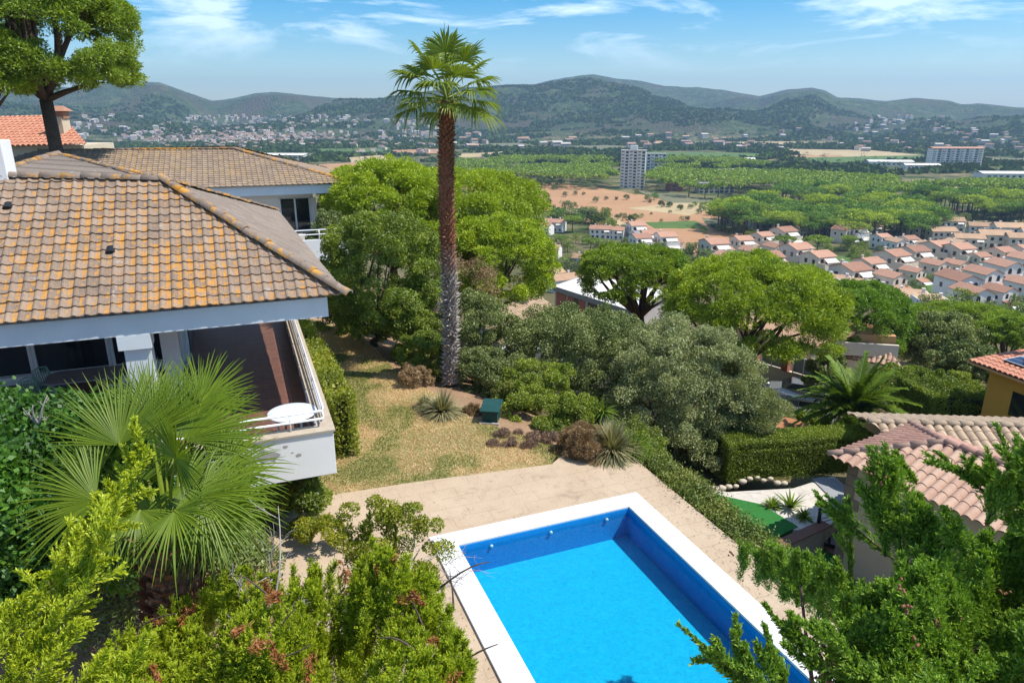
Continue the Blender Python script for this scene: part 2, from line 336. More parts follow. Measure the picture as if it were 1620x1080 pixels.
def tilemat(name, stops, lich=None, lm=(.52, .60), crack=(.05, .04, .03), scale=8):
    m, t = newmat(name); r = attr(t); n1 = noise(t, 9, 5, .65); n2 = noise(t, 60, 2)
    c = ramp(t, math_(t, 'ADD', math_(t, 'MULTIPLY', r, .38), math_(t, 'MULTIPLY', n1, .62)), stops)
    c = mixc(t, .25, c, ramp(t, n2, [(.3, (.08,.07,.06)), (.7, (.5,.45,.4))]))
    if lich:
        geo = N(t, 'ShaderNodeTexCoord').outputs['Object']
        a = noise(t, scale, 5, .7, geo); b = noise(t, .5, 2, .5, geo)
        s = math_(t, 'ADD', a, math_(t, 'MULTIPLY', math_(t, 'SUBTRACT', b, .5), .35))
        s = math_(t, 'ADD', s, math_(t, 'MULTIPLY', math_(t, 'SUBTRACT', r, .5), .08))
        s = math_(t, 'ADD', s, math_(t, 'MULTIPLY', math_(t, 'SUBTRACT', attr(t, 'pan'), .5), .12))
        k = thr(t, s, *lm)
        lc = ramp(t, noise(t, 14, 3, .6, geo), [(.3, lich[0]), (.55, lich[1]), (.75, lich[2])])
        c = mixc(t, math_(t, 'MULTIPLY', k, .82), c, lc)
        w = thr(t, noise(t, 3.3, 4, .6, geo), .66, .72)
        c = mixc(t, math_(t, 'MULTIPLY', w, .5), c, (.42,.40,.36))
    return finish(m, t, c, .92, n2, .4, .006)
M['tile'] = tilemat('weathered_concrete_tile', [(.2, (.14,.088,.052)), (.5, (.25,.165,.105)), (.8, (.36,.25,.17))], ((.40,.20,.04), (.55,.235,.025), (.42,.31,.12)), (.53, .62))
M['tileplain'] = tilemat('flat_brown_tile', [(.15, (.14,.10,.07)), (.5, (.21,.16,.12)), (.85, (.28,.22,.17))], ((.30,.2,.07), (.40,.22,.06), (.38,.30,.14)), (.66, .76))
M['tilefar'] = tilemat('golden_concrete_tile', [(.15, (.17,.11,.065)), (.5, (.27,.185,.115)), (.85, (.36,.26,.17))], ((.34,.22,.07), (.45,.25,.06), (.42,.34,.15)), (.56, .68))
M['hip'] = tilemat('hip_tile', [(.15, (.13,.09,.06)), (.5, (.22,.155,.11)), (.85, (.30,.22,.16))], ((.50,.24,.03), (.62,.27,.02), (.5,.38,.10)), (.52, .60), scale=3)
M['barrel'] = tilemat('terracotta_barrel_tile', [(.1, (.34,.17,.11)), (.4, (.52,.30,.20)), (.7, (.62,.40,.27)), (.95, (.58,.22,.12))])
M['barrelred'] = tilemat('red_brown_barrel_tile', [(.1, (.28,.13,.09)), (.5, (.45,.22,.15)), (.95, (.52,.30,.21))])
M['barreltan'] = tilemat('tan_barrel_tile', [(.1, (.34,.22,.13)), (.5, (.52,.37,.23)), (.95, (.60,.45,.29))])
M['barrelor'] = tilemat('orange_barrel_tile', [(.1, (.44,.13,.06)), (.5, (.55,.20,.10)), (.95, (.60,.28,.16))])
# ground
m, t = newmat('terrain_ground')
oc = N(t, 'ShaderNodeTexCoord').outputs['Object']
n1 = noise(t, .004, 6, .6, oc); n2 = noise(t, .03, 6, .6, oc); n3 = noise(t, .25, 4, .6, oc)
g1 = ramp(t, n2, [(.34, (.022,.036,.014)), (.44, (.07,.10,.028)), (.55, (.16,.14,.07)), (.72, (.30,.22,.13))])
hillc = ramp(t, n2, [(.3, (.024,.042,.016)), (.47, (.05,.075,.026)), (.6, (.09,.11,.045)), (.75, (.18,.155,.09))])
hillc = mixc(t, thr(t, n1, .48, .62), hillc, ramp(t, n3, [(.35, (.05,.05,.028)), (.65, (.115,.09,.06))]))
sx = N(t, 'ShaderNodeSeparateXYZ'); t.links.new(oc, sx.inputs[0])
c = mixc(t, thr(t, sx.outputs[2], -62, -40), g1, hillc)
rad = N(t, 'ShaderNodeVectorMath'); rad.operation = 'LENGTH'; t.links.new(oc, rad.inputs[0])
near = mixc(t, n3, (.16,.11,.06), (.10,.10,.04))
c = mixc(t, thr(t, rad.outputs['Value'], 200, 500), near, c)
vor = N(t, 'ShaderNodeTexVoronoi'); vor.inputs['Scale'].default_value = .11; t.links.new(oc, vor.inputs['Vector'])
M['ground'] = finish(m, t, c, .95, math_(t, 'MULTIPLY', math_(t, 'ADD', vor.outputs['Distance'], math_(t, 'MULTIPLY', n3, .4)), thr(t, rad.outputs['Value'], 500, 1500)), 1.0, -6.0, spec=.05)
# lawn
m, t = newmat('dry_lawn'); oc = N(t, 'ShaderNodeTexCoord').outputs['Object']
a = noise(t, .42, 5, .6, oc, .6); b = noise(t, 9, 6, .75, oc); d = noise(t, 60, 3, .7, oc)
c = ramp(t, a, [(.43, (.11,.18,.03)), (.50, (.27,.28,.08)), (.56, (.52,.42,.17)), (.66, (.50,.31,.17))])
c = mixc(t, .45, c, ramp(t, b, [(.3, (.16,.15,.05)), (.7, (.56,.43,.22))])); c = mixc(t, .3, c, ramp(t, d, [(.3, (.12,.10,.03)), (.7, (.62,.5,.28))]))
M['lawn'] = finish(m, t, c, .95, math_(t, 'ADD', b, d), .7, .04, spec=.1)
m, t = newmat('yard_soil'); oc = N(t, 'ShaderNodeTexCoord').outputs['Object']
a = noise(t, .8, 5, .6, oc); b = noise(t, 14, 6, .7, oc)
c = mixc(t, .5, ramp(t, a, [(.35, (.26,.15,.09)), (.65, (.40,.25,.14))]), ramp(t, b, [(.3, (.12,.08,.05)), (.7, (.44,.30,.19))]))
M['soil'] = finish(m, t, c, .95, b, .7, .05, spec=.1)
# paving: sandy slabs, faint joints in the yard's own direction
m, t = newmat('sandstone_paving'); oc = N(t, 'ShaderNodeTexCoord').outputs['Object']
mpn = N(t, 'ShaderNodeMapping'); mpn.inputs['Rotation'].default_value = (0, 0, R(-21.7)); t.links.new(oc, mpn.inputs[0])
br = N(t, 'ShaderNodeTexBrick'); br.inputs['Scale'].default_value = 1; br.inputs['Brick Width'].default_value = .9; br.inputs['Row Height'].default_value = .45; br.inputs['Mortar Size'].default_value = .010
br.inputs['Color1'].default_value = (.47,.35,.23,1); br.inputs['Color2'].default_value = (.42,.31,.20,1); br.inputs['Mortar'].default_value = (.2,.15,.10,1); t.links.new(mpn.outputs[0], br.inputs['Vector'])
a = noise(t, .9, 6, .65, oc); b = noise(t, 22, 5, .7, oc)
wear = thr(t, noise(t, 1.1, 4, .6, oc), .38, .52)
c = mixc(t, wear, (.48,.36,.24), br.outputs['Color'])
c = mixc(t, .4, c, ramp(t, a, [(.3, (.38,.26,.16)), (.7, (.60,.48,.34))])); c = mixc(t, .3, c, ramp(t, b, [(.3, (.28,.20,.13)), (.7, (.62,.50,.37))]))
st = thr(t, noise(t, 1.7, 6, .75, oc, 1.0), .56, .70); c = mixc(t, math_(t, 'MULTIPLY', st, .55), c, (.22,.165,.12))
M['paving'] = finish(m, t, c, .9, b, .4, .01)
m, t = newmat('white_crazy_paving'); oc = N(t, 'ShaderNodeTexCoord').outputs['Object']
v = N(t, 'ShaderNodeTexVoronoi'); v.feature = 'DISTANCE_TO_EDGE'; v.inputs['Scale'].default_value = 2.2; t.links.new(oc, v.inputs[0])
c = mixc(t, thr(t, v.outputs['Distance'], 0, .03), (.36,.32,.27), ramp(t, noise(t, 2.5, 5), [(.3, (.62,.57,.50)), (.7, (.50,.45,.38))]))
M['crazy'] = finish(m, t, c, .85, v.outputs['Distance'], .1, .01)
m, t = newmat('white_coping'); oc = N(t, 'ShaderNodeTexCoord').outputs['Object']
c = ramp(t, noise(t, 1.6, 6, .7, oc, .8), [(.35, (.80,.78,.76)), (.6, (.72,.70,.69)), (.72, (.60,.58,.57))])
mpn = N(t, 'ShaderNodeMapping'); mpn.inputs['Rotation'].default_value = (0, 0, R(-21.7)); t.links.new(oc, mpn.inputs[0]); br = N(t, 'ShaderNodeTexBrick'); br.offset = 0; br.inputs['Scale'].default_value = 1; br.inputs['Brick Width'].default_value = .6; br.inputs['Row Height'].default_value = .6; br.inputs['Mortar Size'].default_value = .003
br.inputs['Color1'].default_value = (1,1,1,1); br.inputs['Color2'].default_value = (.95,.94,.93,1); br.inputs['Mortar'].default_value = (.62,.60,.57,1); t.links.new(mpn.outputs[0], br.inputs['Vector'])
M['coping'] = finish(m, t, mixc(t, 1.0, c, br.outputs['Color'], 'MULTIPLY'), .6)
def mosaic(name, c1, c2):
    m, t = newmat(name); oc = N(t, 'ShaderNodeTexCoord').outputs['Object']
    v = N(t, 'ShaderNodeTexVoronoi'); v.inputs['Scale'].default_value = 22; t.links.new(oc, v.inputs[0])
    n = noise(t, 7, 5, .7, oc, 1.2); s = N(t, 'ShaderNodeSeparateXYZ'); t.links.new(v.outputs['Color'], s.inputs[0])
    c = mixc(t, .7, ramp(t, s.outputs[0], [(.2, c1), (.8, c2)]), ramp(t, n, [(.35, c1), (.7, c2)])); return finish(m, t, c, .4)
M['mosaic'] = mosaic('pool_mosaic', (.001,.31,.53), (.008,.43,.64)); M['mosaicshade'] = mosaic('shaded_pool_wall_mosaic', (.004,.20,.54), (.014,.27,.64))  # same mosaic on floor and walls; wall shade is painted in as a deeper blue
m, t = newmat('pool_water'); oc = N(t, 'ShaderNodeTexCoord').outputs['Object']
tr = N(t, 'ShaderNodeBsdfTransparent'); tr.inputs[0].default_value = (.80,.97,1,1); g = N(t, 'ShaderNodeBsdfGlossy'); g.inputs['Roughness'].default_value = .03
fr = N(t, 'ShaderNodeFresnel'); fr.inputs['IOR'].default_value = 1.33; bp = N(t, 'ShaderNodeBump'); bp.inputs['Strength'].default_value = .7; bp.inputs['Distance'].default_value = .02
wn = noise(t, 6, 3, .5, oc, .8); t.links.new(wn, bp.inputs['Height']); t.links.new(bp.outputs[0], g.inputs['Normal']); t.links.new(bp.outputs[0], fr.inputs['Normal'])
ms = N(t, 'ShaderNodeMixShader'); t.links.new(fr.outputs[0], ms.inputs[0]); t.links.new(tr.outputs[0], ms.inputs[1]); t.links.new(g.outputs[0], ms.inputs[2])
o = N(t, 'ShaderNodeOutputMaterial'); t.links.new(ms.outputs[0], o.inputs[0]); M['water'] = m
m, t = newmat('terrace_floor_tiles'); oc = N(t, 'ShaderNodeTexCoord').outputs['Object']
mpn = N(t, 'ShaderNodeMapping'); mpn.inputs['Rotation'].default_value = (0, 0, R(-21)); t.links.new(oc, mpn.inputs[0])
br = N(t, 'ShaderNodeTexBrick'); br.inputs['Scale'].default_value = 1; br.inputs['Brick Width'].default_value = .42; br.inputs['Row Height'].default_value = .21; br.inputs['Mortar Size'].default_value = .011
br.inputs['Color1'].default_value = (.19,.078,.052,1); br.inputs['Color2'].default_value = (.11,.05,.038,1); br.inputs['Mortar'].default_value = (.17,.13,.11,1); t.links.new(mpn.outputs[0], br.inputs['Vector'])
M['floor'] = finish(m, t, mixc(t, .3, br.outputs['Color'], ramp(t, noise(t, 3, 5), [(.3, (.10,.045,.034)), (.7, (.20,.095,.065))])), .45, spec=.4)
# palm trunk: grey below, fibrous red-brown above
def trunkmat(name, lo, hi, z):
    m, t = newmat(name); oc = N(t, 'ShaderNodeTexCoord').outputs['Object']; s = N(t, 'ShaderNodeSeparateXYZ'); t.links.new(oc, s.inputs[0])
    k = thr(t, math_(t, 'ADD', s.outputs[2], math_(t, 'MULTIPLY', noise(t, 2, 3, .5, oc), 1.2)), z, z + 1.2)
    n = noise(t, 18, 4, .7, oc); r = attr(t)
    c = mixc(t, k, ramp(t, n, [(.3, lo[0]), (.7, lo[1])]), ramp(t, n, [(.3, hi[0]), (.7, hi[1])]))
    c = mixc(t, math_(t, 'MULTIPLY', thr(t, r, .5, 1.0), .75), c, mixc(t, k, (.62,.55,.48), (.36,.17,.09)))
    return finish(m, t, c, .95, n, .6, .03)
M['ptrunk'] = trunkmat('palm_trunk', ((.10,.08,.07), (.28,.23,.20)), ((.12,.045,.025), (.34,.145,.08)), 4.4)
M['field_brown'] = simple('ploughed_field', (.46,.26,.13), (.36,.19,.09), .02, .95, fine=.4)
M['field_tan'] = simple('stubble_field', (.50,.38,.20), (.36,.27,.14), .03, .95, fine=.5)
M['field_green'] = simple('green_field', (.10,.17,.03), (.07,.12,.025), .03, .95, fine=.5)
M['field_grey'] = simple('dry_grassland', (.20,.18,.10), (.12,.13,.06), .03, .95, fine=.4)
# ------------------------------------------------------------ foliage
def unit(a): return a / (np.linalg.norm(a, axis=-1, keepdims=True) + 1e-9)
def leaves(C, D, L_, W_, rg, Nn=None):
    n = len(C); D = unit(D)
    if Nn is None: Nn = rg.normal(size=(n, 3))
    S = unit(np.cross(D, Nn)); L_ = np.broadcast_to(np.asarray(L_, float), (n,))[:, None]; W_ = np.broadcast_to(np.asarray(W_, float), (n,))[:, None]
    V = np.stack([C - D * L_ / 2, C + S * W_ / 2 - D * L_ * .05, C + D * L_ / 2, C - S * W_ / 2 - D * L_ * .05], 1).reshape(-1, 3)
    return V, np.arange(4 * n).reshape(n, 4)
def sphere_dirs(n, rg): return unit(rg.normal(size=(n, 3)))
def crown_pts(lob, rad, n, rg, low=.35, fl=(1, 1, .8), inner=.12):
    """leaf positions on lobes; rad per lobe"""
    p = rad ** 2; i = rg.choice(len(lob), n, p=p / p.sum()); d = sphere_dirs(n, rg)
    flip = (d[:, 2] < -.25) & (rg.random(n) > low); d[flip, 2] *= -1
    k = np.where(rg.random(n) < inner, rg.random(n) ** .5 * .8, 1.10 - np.abs(rg.normal(size=n)) * .18); k = np.where(rg.random(n) < .05, rg.uniform(1.0, 1.4, n), k); ell = rg.uniform(.75, 1.3, (len(lob), 3)); d = d * ell[i]
    return lob[i] + d * (rad[i] * k)[:, None] * np.array(fl), d, i
def lobes_dome(rx, rz, k, rg, lr=(.16, .26), flat=.55, under=-.25, rag=1.0):
    """lobe centres spread over an uneven dome of radius rx and height rz, origin at the crown's middle"""
    d = sphere_dirs(k * 3, rg); d = d[d[:, 2] > under][:k]
    w = 1 + .13 * np.sin(3 * np.arctan2(d[:, 1], d[:, 0]) + rg.random() * 6) + rg.normal(size=len(d)) * .11
    az_ = np.arctan2(d[:, 1], d[:, 0]); w = w * (1 + .10 * np.sin(5 * az_ + rg.random() * 6 + 3 * d[:, 2]) + .07 * np.sin(9 * az_ + rg.random() * 6 - 5 * d[:, 2]))
    w = 1 + (w - 1) * rag
    r = rg.uniform(lr[0], lr[1], len(d)) * rx
    P = np.stack([d[:, 0] * (rx - r * .7) * w, d[:, 1] * (rx - r * .7) * w, np.sign(d[:, 2]) * np.abs(d[:, 2]) ** flat * (rz - r * .5) * (1 + (w - 1) * .7)], 1)
    return P, r
def crown_mesh(name, lob, rad, n, L_, W_, mat, rg, low=.35, fl=(1, 1, .8), tuft=.6, up=.0, inner=.12):
    C, d, i = crown_pts(lob, rad, n, rg, low, fl, inner)
    D = d * tuft + rg.normal(size=(n, 3)) * (1 - tuft) * .8 + np.array([0, 0, up])
    V, Q = leaves(C, D, L_ * rg.uniform(.7, 1.3, n), W_ * rg.uniform(.7, 1.3, n), rg)
    lobr = rg.random(len(lob)); r = np.clip(rg.random(n) * .6 + lobr[i] * .4, 0, 1)
    return arr_mesh(name, V, Q, mat, r)
def limb_b(b, p0, p1, r0, r1, rg, sag=.1, n=5, k=6):
    p0 = np.array(p0, float); p1 = np.array(p1, float); L0 = np.linalg.norm(p1 - p0); pts = []
    mid = rg.normal(size=3) * L0 * sag * .6; mid[2] += L0 * sag * .5
    for i in range(n + 1):
        u = i / n; pts.append(p0 + (p1 - p0) * u + mid * math.sin(u * math.pi))
    b.tube(pts, [r0 + (r1 - r0) * i / n for i in range(n + 1)], k)
def tree(name, label, cat, cx, cy, wpx, hpx, Y, mat, seed, leaf=(.28, .07), n=22000, k=70, base_px=None, base_z=None, tr=.3, bark='bark', lr=(.16, .26), flat=.55, under=-.25, tuft=.6, group=None, low=.45, depth=1.0, forks=6, low_branch=None, fl=(1, 1, .8), inner=.12):
    pn = 'pine' in cat; n = int(n * (1.9 if pn else 2.0)); leaf = (leaf[0] * .95, leaf[1] * (.95 if pn else 1.0)); k = int(k * (3.2 if pn else 3.2)); lr = (lr[0] * .6, lr[1] * .66) if pn else (lr[0] * .62, lr[1] * .8); inner = inner if pn else max(inner, .28); leaf = leaf if pn else (leaf[0] * .82, leaf[1] * .9)
    rg = np.random.default_rng(seed); c = at_y(cx, cy, Y); t_ = Y / ray(cx, cy)[1]
    rx = wpx / 2 * t_; rz = hpx / 2 * t_ / .97
    if base_px is not None: bx = at_y(base_px, cy, Y)[0]
    else: bx = c[0]
    bz = hz(bx, Y) - .3 if base_z is None else base_z
    root = thing(name, label, cat, (bx, Y, bz), group=group)
    lob, rad = lobes_dome(rx, rz, k, rg, lr, flat, under, .38 if pn else 1.0)
    lob[:, 1] *= depth
    off = c - np.array([bx, Y, bz]); lob = lob + off
    put('crown', crown_mesh('crown', lob, rad, n, leaf[0], leaf[1], M[mat], rg, low, fl, tuft, inner=inner), root)
    b = B(); top = off + np.array([0, 0, -rz * .35]); fk = np.array([off[0] * .5, 0, max(off[2] - rz * (1.15 if low_branch is None else low_branch), .4)])
    b.tube([(0, 0, -.3), (0, 0, .1), fk * np.array([.4, 1, .5]) + np.array([.1 * rg.normal(), 0, 0]), fk], [tr * 1.35, tr * 1.1, tr * .9, tr * .8], 10)
    idx = np.argsort(-lob[:, 2] + rg.normal(size=len(lob)) * rz)[:forks]
    idx = rg.choice(len(lob), min(forks * 2, 24), replace=False)
    for q in idx: limb_b(b, fk, lob[q] * np.array([.85, .85, 1]) + np.array([off[0] * .15, 0, 0]) - np.array([0, 0, .1 * rz]), tr * .5, tr * .12, rg, .12, 6, 7)
    put('trunk', b.mesh('trunk', M[bark]), root)
    return root
def bush(name, label, cat, c, rad, mat, seed, n=6000, leaf=(.09, .04), k=25, group=None, lr=(.25, .4), tuft=.3, up=0, flat=.7, parent=None, low=.5, under=-.6, fl=(1, 1, .9), inner=.12, rz=0):
    rg = np.random.default_rng(seed); rad = np.array(rad, float)
    lob, r = lobes_dome(1.0, 1.0, k, rg, lr, flat, under); 
    s = rad / 1.0; lob = lob * s; rr = r * rad.min() ** .5 * rad.max() ** .5
    if rz: lob = np.stack([lob[:, 0] * math.cos(rz) - lob[:, 1] * math.sin(rz), lob[:, 0] * math.sin(rz) + lob[:, 1] * math.cos(rz), lob[:, 2]], 1)
    lob[:, 2] += rad[2]
    me = crown_mesh(name, lob, np.minimum(rr, rad.min() * .55), n, leaf[0], leaf[1], M[mat], rg, low, fl, tuft, up, inner)
    base = (c[0], c[1], c[2] - rad[2])
    return put(name, me, parent, base, 0, label, cat, group)
def plume_pts(p0, p1, r, ns, nl, rg, bend=.15, slen=.28, shape=.7):
    """conifer spray: secondary sprays around a bent axis"""
    p0 = np.array(p0, float); p1 = np.array(p1, float); ax = p1 - p0; Lx = np.linalg.norm(ax); a = ax / Lx
    bd = rg.normal(size=3) * Lx * bend * .5; bd[2] -= Lx * bend * .3
    s = rg.random(ns) ** .9; base = p0 + ax * s[:, None] + np.sin(s * math.pi)[:, None] * bd
    rdir = rg.normal(size=(ns, 3)); rdir = unit(rdir - (rdir @ a)[:, None] * a)
    d = unit(a * 1.0 + rdir * rg.uniform(.35, 1.1, ns)[:, None] + np.array([0, 0, .15]))
    ln = r * (1.12 - s) ** shape * rg.uniform(.6, 1.2, ns) + slen * .12
    u = rg.random((ns, nl)); C = base[:, None] + d[:, None] * (ln[:, None] * (u * 1.05))[..., None]
    side = unit(np.cross(d, rg.normal(size=(ns, 3))))
    sg = rg.choice([-1, 1], (ns, nl)) * (1.0 - .75 * u) * ln[:, None] * .28 * rg.random((ns, nl))
    C = C + side[:, None] * sg[..., None]
    D = d[:, None] + side[:, None] * np.sign(sg)[..., None] * .55 + rg.normal(size=(ns, nl, 3)) * .2
    rn = np.clip((rg.random(ns) * .45)[:, None] + .35 * u + .2 * rg.random((ns, nl)), 0, 1)
    return C.reshape(-1, 3), D.reshape(-1, 3), rn.ravel()
def plumes_mesh(name, specs, mat, rg, leaf=(.055, .016), origin=(0, 0, 0)):
    Cs, Ds, Rn = zip(*[plume_pts(*s, rg) if not isinstance(s[-1], dict) else plume_pts(*s[:-1], rg, **s[-1]) for s in specs])
    C = np.concatenate(Cs) - np.array(origin); D = np.concatenate(Ds); n = len(C)
    V, Q = leaves(C, D, leaf[0] * rg.uniform(.7, 1.4, n), leaf[1] * rg.uniform(.7, 1.3, n), rg)
    return arr_mesh(name, V, Q, M[mat], np.concatenate(Rn))
def fan_leaf(hub, fwd, nrm, rad, nseg=38, spread=R(250), droop=.35, rg=None, split=.45, cup=.12):
    """costapalmate fan leaf: pleated segments joined near the hub, free and drooping at the tips"""
    fwd = unit(np.array(fwd, float)); nrm = np.array(nrm, float); nrm = unit(nrm - fwd * np.dot(nrm, fwd)); side = np.cross(nrm, fwd)
    V = []; Q = []; rn = []
    U = [0.03, .22, split, .62, .76, .88, 1.0]; dth = spread / nseg
    for i in range(nseg):
        th = -spread / 2 + (i + .5) * dth; Ls = rad * (.80 + .2 * math.cos(th * .75)) * (1 + .06 * rg.normal()); tw = rg.normal() * .04; dr = droop * rg.uniform(.6, 1.35); kink = 1 if rg.random() > .12 else rg.uniform(1.5, 2.6)
        o = len(V); lr_ = rg.random()
        for u in U:
            w = (u * Ls * math.tan(dth / 2) * 1.1) if u <= split else split * Ls * math.tan(dth / 2) * (1 - (u - split) / (1 - split)) ** .75 + .0015
            dirv = fwd * math.cos(th + tw * u) + side * math.sin(th + tw * u); lat = -fwd * math.sin(th) + side * math.cos(th)
            down = -np.array([0, 0, 1.]) * dr * kink * Ls * max(0, u - .35) ** 2 * 1.1 + nrm * cup * Ls * u * u * .6
            c = np.array(hub) + dirv * Ls * u + down; fold = nrm * w * .35
            V += [c - lat * w + fold, c - fold, c + lat * w + fold]
        for j in range(len(U) - 1):
            a = o + 3 * j; Q += [(a, a + 1, a + 4, a + 3), (a + 1, a + 2, a + 5, a + 4)]; v = .25 + .35 * lr_ + .25 * (1 - U[j]) * rg.random(); rn += [v, v]
    return V, Q, rn
# ------------------------------------------------------------ ground
th = np.concatenate([np.linspace(-R(178), -R(46), 60, endpoint=False), np.linspace(-R(46), R(46), 560), np.linspace(R(46), R(180), 61)[1:]])
rr = np.concatenate([[.5], np.geomspace(3, 300, 110), np.geomspace(306, 1800, 70), np.linspace(1830, 5200, 190), np.geomspace(5300, 9000, 8)])
TH, RR_ = np.meshgrid(th, rr); X, Y = RR_ * np.sin(TH), RR_ * np.cos(TH); Z = height(X, Y)
na, nr = len(th), len(rr); i, j = np.meshgrid(np.arange(nr - 1), np.arange(na - 1), indexing='ij')
Q = np.stack([i * na + j, i * na + j + 1, (i + 1) * na + j + 1, (i + 1) * na + j], -1).reshape(-1, 4)[:, ::-1]
put('ground', arr_mesh('ground', np.stack([X, Y, Z], -1).reshape(-1, 3), Q, M['ground'], smooth=True), kind='structure')
def sheet(name, pts, th_, mat, kind='structure', label=None, cat=None, z=None):
    b = B(); P = [(p[0], p[1], (p[2] if z is None else z)) for p in pts]
    a = sum(P[i][0] * P[(i + 1) % len(P)][1] - P[(i + 1) % len(P)][0] * P[i][1] for i in range(len(P)))
    b.slab(P if a > 0 else P[::-1], th_)
    return put(name, b.mesh(name, mat), kind=kind, label=label, cat=cat)
# yard frame: origin at the pool's far right outer corner
B0 = np.array([3.08, 15.56]); E1 = np.array([.929, .370]); E2 = np.array([.370, -.929])
def yd(a, b, z=0.0): p = B0 + a * E1 + b * E2; return (p[0], p[1], z)
PW, PL, CW = 5.30, 12.2, .52
bb = B()
def frame_slab(b, outer, inner, z0, z1):
    """ring between two rectangles in yard coordinates (a0,a1,b0,b1)"""
    a0, a1, b0, b1 = outer; c0, c1, d0, d1 = inner
    for (x0, x1, y0, y1) in ((a0, a1, b0, d0), (a0, a1, d1, b1), (a0, c0, d0, d1), (c1, a1, d0, d1)):
        b.prism([yd(x0, y0)[:2], yd(x1, y0)[:2], yd(x1, y1)[:2], yd(x0, y1)[:2]], z0, z1)
# yard ground pieces leave a hole for the pool
hole = (-PW + .1, -.1, .1, PL - .1)
yg = B(); edge = [(-7.6, -2.75), (-1.3, -2.2), (-.6, -3.0), (.95, -1.6)]
frame_slab(yg, (-PW - 3.2, .95, -1.6, PL + 3), hole, -3.6, 0)
put('paved_terrace', yg.mesh('paved_terrace', M['paving']), kind='structure')
sheet('paved_path', [yd(-8.4, -1.6), yd(-8.5, -2.85), yd(-5, -2.62), yd(-1.3, -2.2), yd(-.75, -2.9), yd(.0, -2.6), yd(.95, -1.6)], 3.6, M['paving'])
sheet('yard_ground', [yd(-8.5, -1.6), yd(-8.5, PL + 12), yd(-44, PL + 12), yd(-44, -24), yd(-14, -26)[:2] + (0,), yd(-8.5, -12)], 3.6, M['soil'], z=-.01)
LAWN = [yd(-8.5, -2.85), yd(-5, -2.62), yd(-1.3, -2.2), (1.6, 18.0), (.3, 18.9), (-1.3, 20.2), (-2.4, 22.0), (-4.0, 23.8), (-5.6, 27.2), (-7.5, 30), (-12, 33), (-16, 30), yd(-14, -12)]
sheet('lawn', LAWN, 1.5, M['lawn'], z=.0)
sheet('soil_bank', [(p[0], p[1], z) for p, z in [((1.6, 18.0), 0), ((.3, 18.9), 0), ((-1.3, 20.2), 0), ((-2.4, 22.0), 0), ((-4.0, 23.8), 0), ((-5.6, 27.2), 0), ((-7.5, 30), 0), ((-12, 33), 0), ((-10, 36), -.6), ((-4.5, 30), -.8), ((-1.8, 26.2), -.9), ((.6, 22.6), -.8), ((2.4, 20.2), -.9), ((4.0, 17.6), -.7), (yd(.9, -1.7), 0), (yd(.0, -2.6), 0), (yd(-.75, -2.9), 0), (yd(-1.3, -2.2), 0)] for z in [z - .02]], 1.2, M['soil'])
# pool: a thing with its parts
pool = thing('swimming_pool', 'large blue mosaic swimming pool with white coping in the yard', 'swimming pool', yd(-PW / 2, PL / 2, 0))
b = B(); frame_slab(b, (-PW, 0, 0, PL), (-PW + CW, -CW, CW, PL - CW), .004, .06); part(pool, 'coping', b, M['coping'], True, .012)
DZ = -.74
b = B()
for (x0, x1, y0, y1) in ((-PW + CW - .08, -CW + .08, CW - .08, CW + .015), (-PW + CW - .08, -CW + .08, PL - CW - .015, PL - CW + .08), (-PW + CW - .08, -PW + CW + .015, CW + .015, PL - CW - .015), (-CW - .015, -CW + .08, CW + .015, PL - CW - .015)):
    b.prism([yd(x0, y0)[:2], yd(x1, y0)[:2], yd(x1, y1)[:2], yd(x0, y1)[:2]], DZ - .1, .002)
part(pool, 'pool_wall', b, M['mosaicshade'], True)
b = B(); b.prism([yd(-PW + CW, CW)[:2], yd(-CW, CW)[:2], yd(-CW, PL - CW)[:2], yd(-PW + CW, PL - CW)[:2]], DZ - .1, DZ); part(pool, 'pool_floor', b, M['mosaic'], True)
for k in range(3):
    b = B(); c = yd(-PW + CW + .75 + k * 1.45, CW + .03, -.14); b.tube([c, (c[0] + E2[0] * .03, c[1] + E2[1] * .03, c[2])], .04, 14); part(pool, 'inlet_nozzle', b, M['plastic_w'], True)
wv = B(); q = [yd(-PW + CW + .016, CW + .016, -.10), yd(-CW - .016, CW + .016, -.10), yd(-CW - .016, PL - CW - .016, -.10), yd(-PW + CW + .016, PL - CW - .016, -.10)]
wv.add(q, [(3, 2, 1, 0)]); put('water', wv.mesh('water', M['water']), kind='structure')
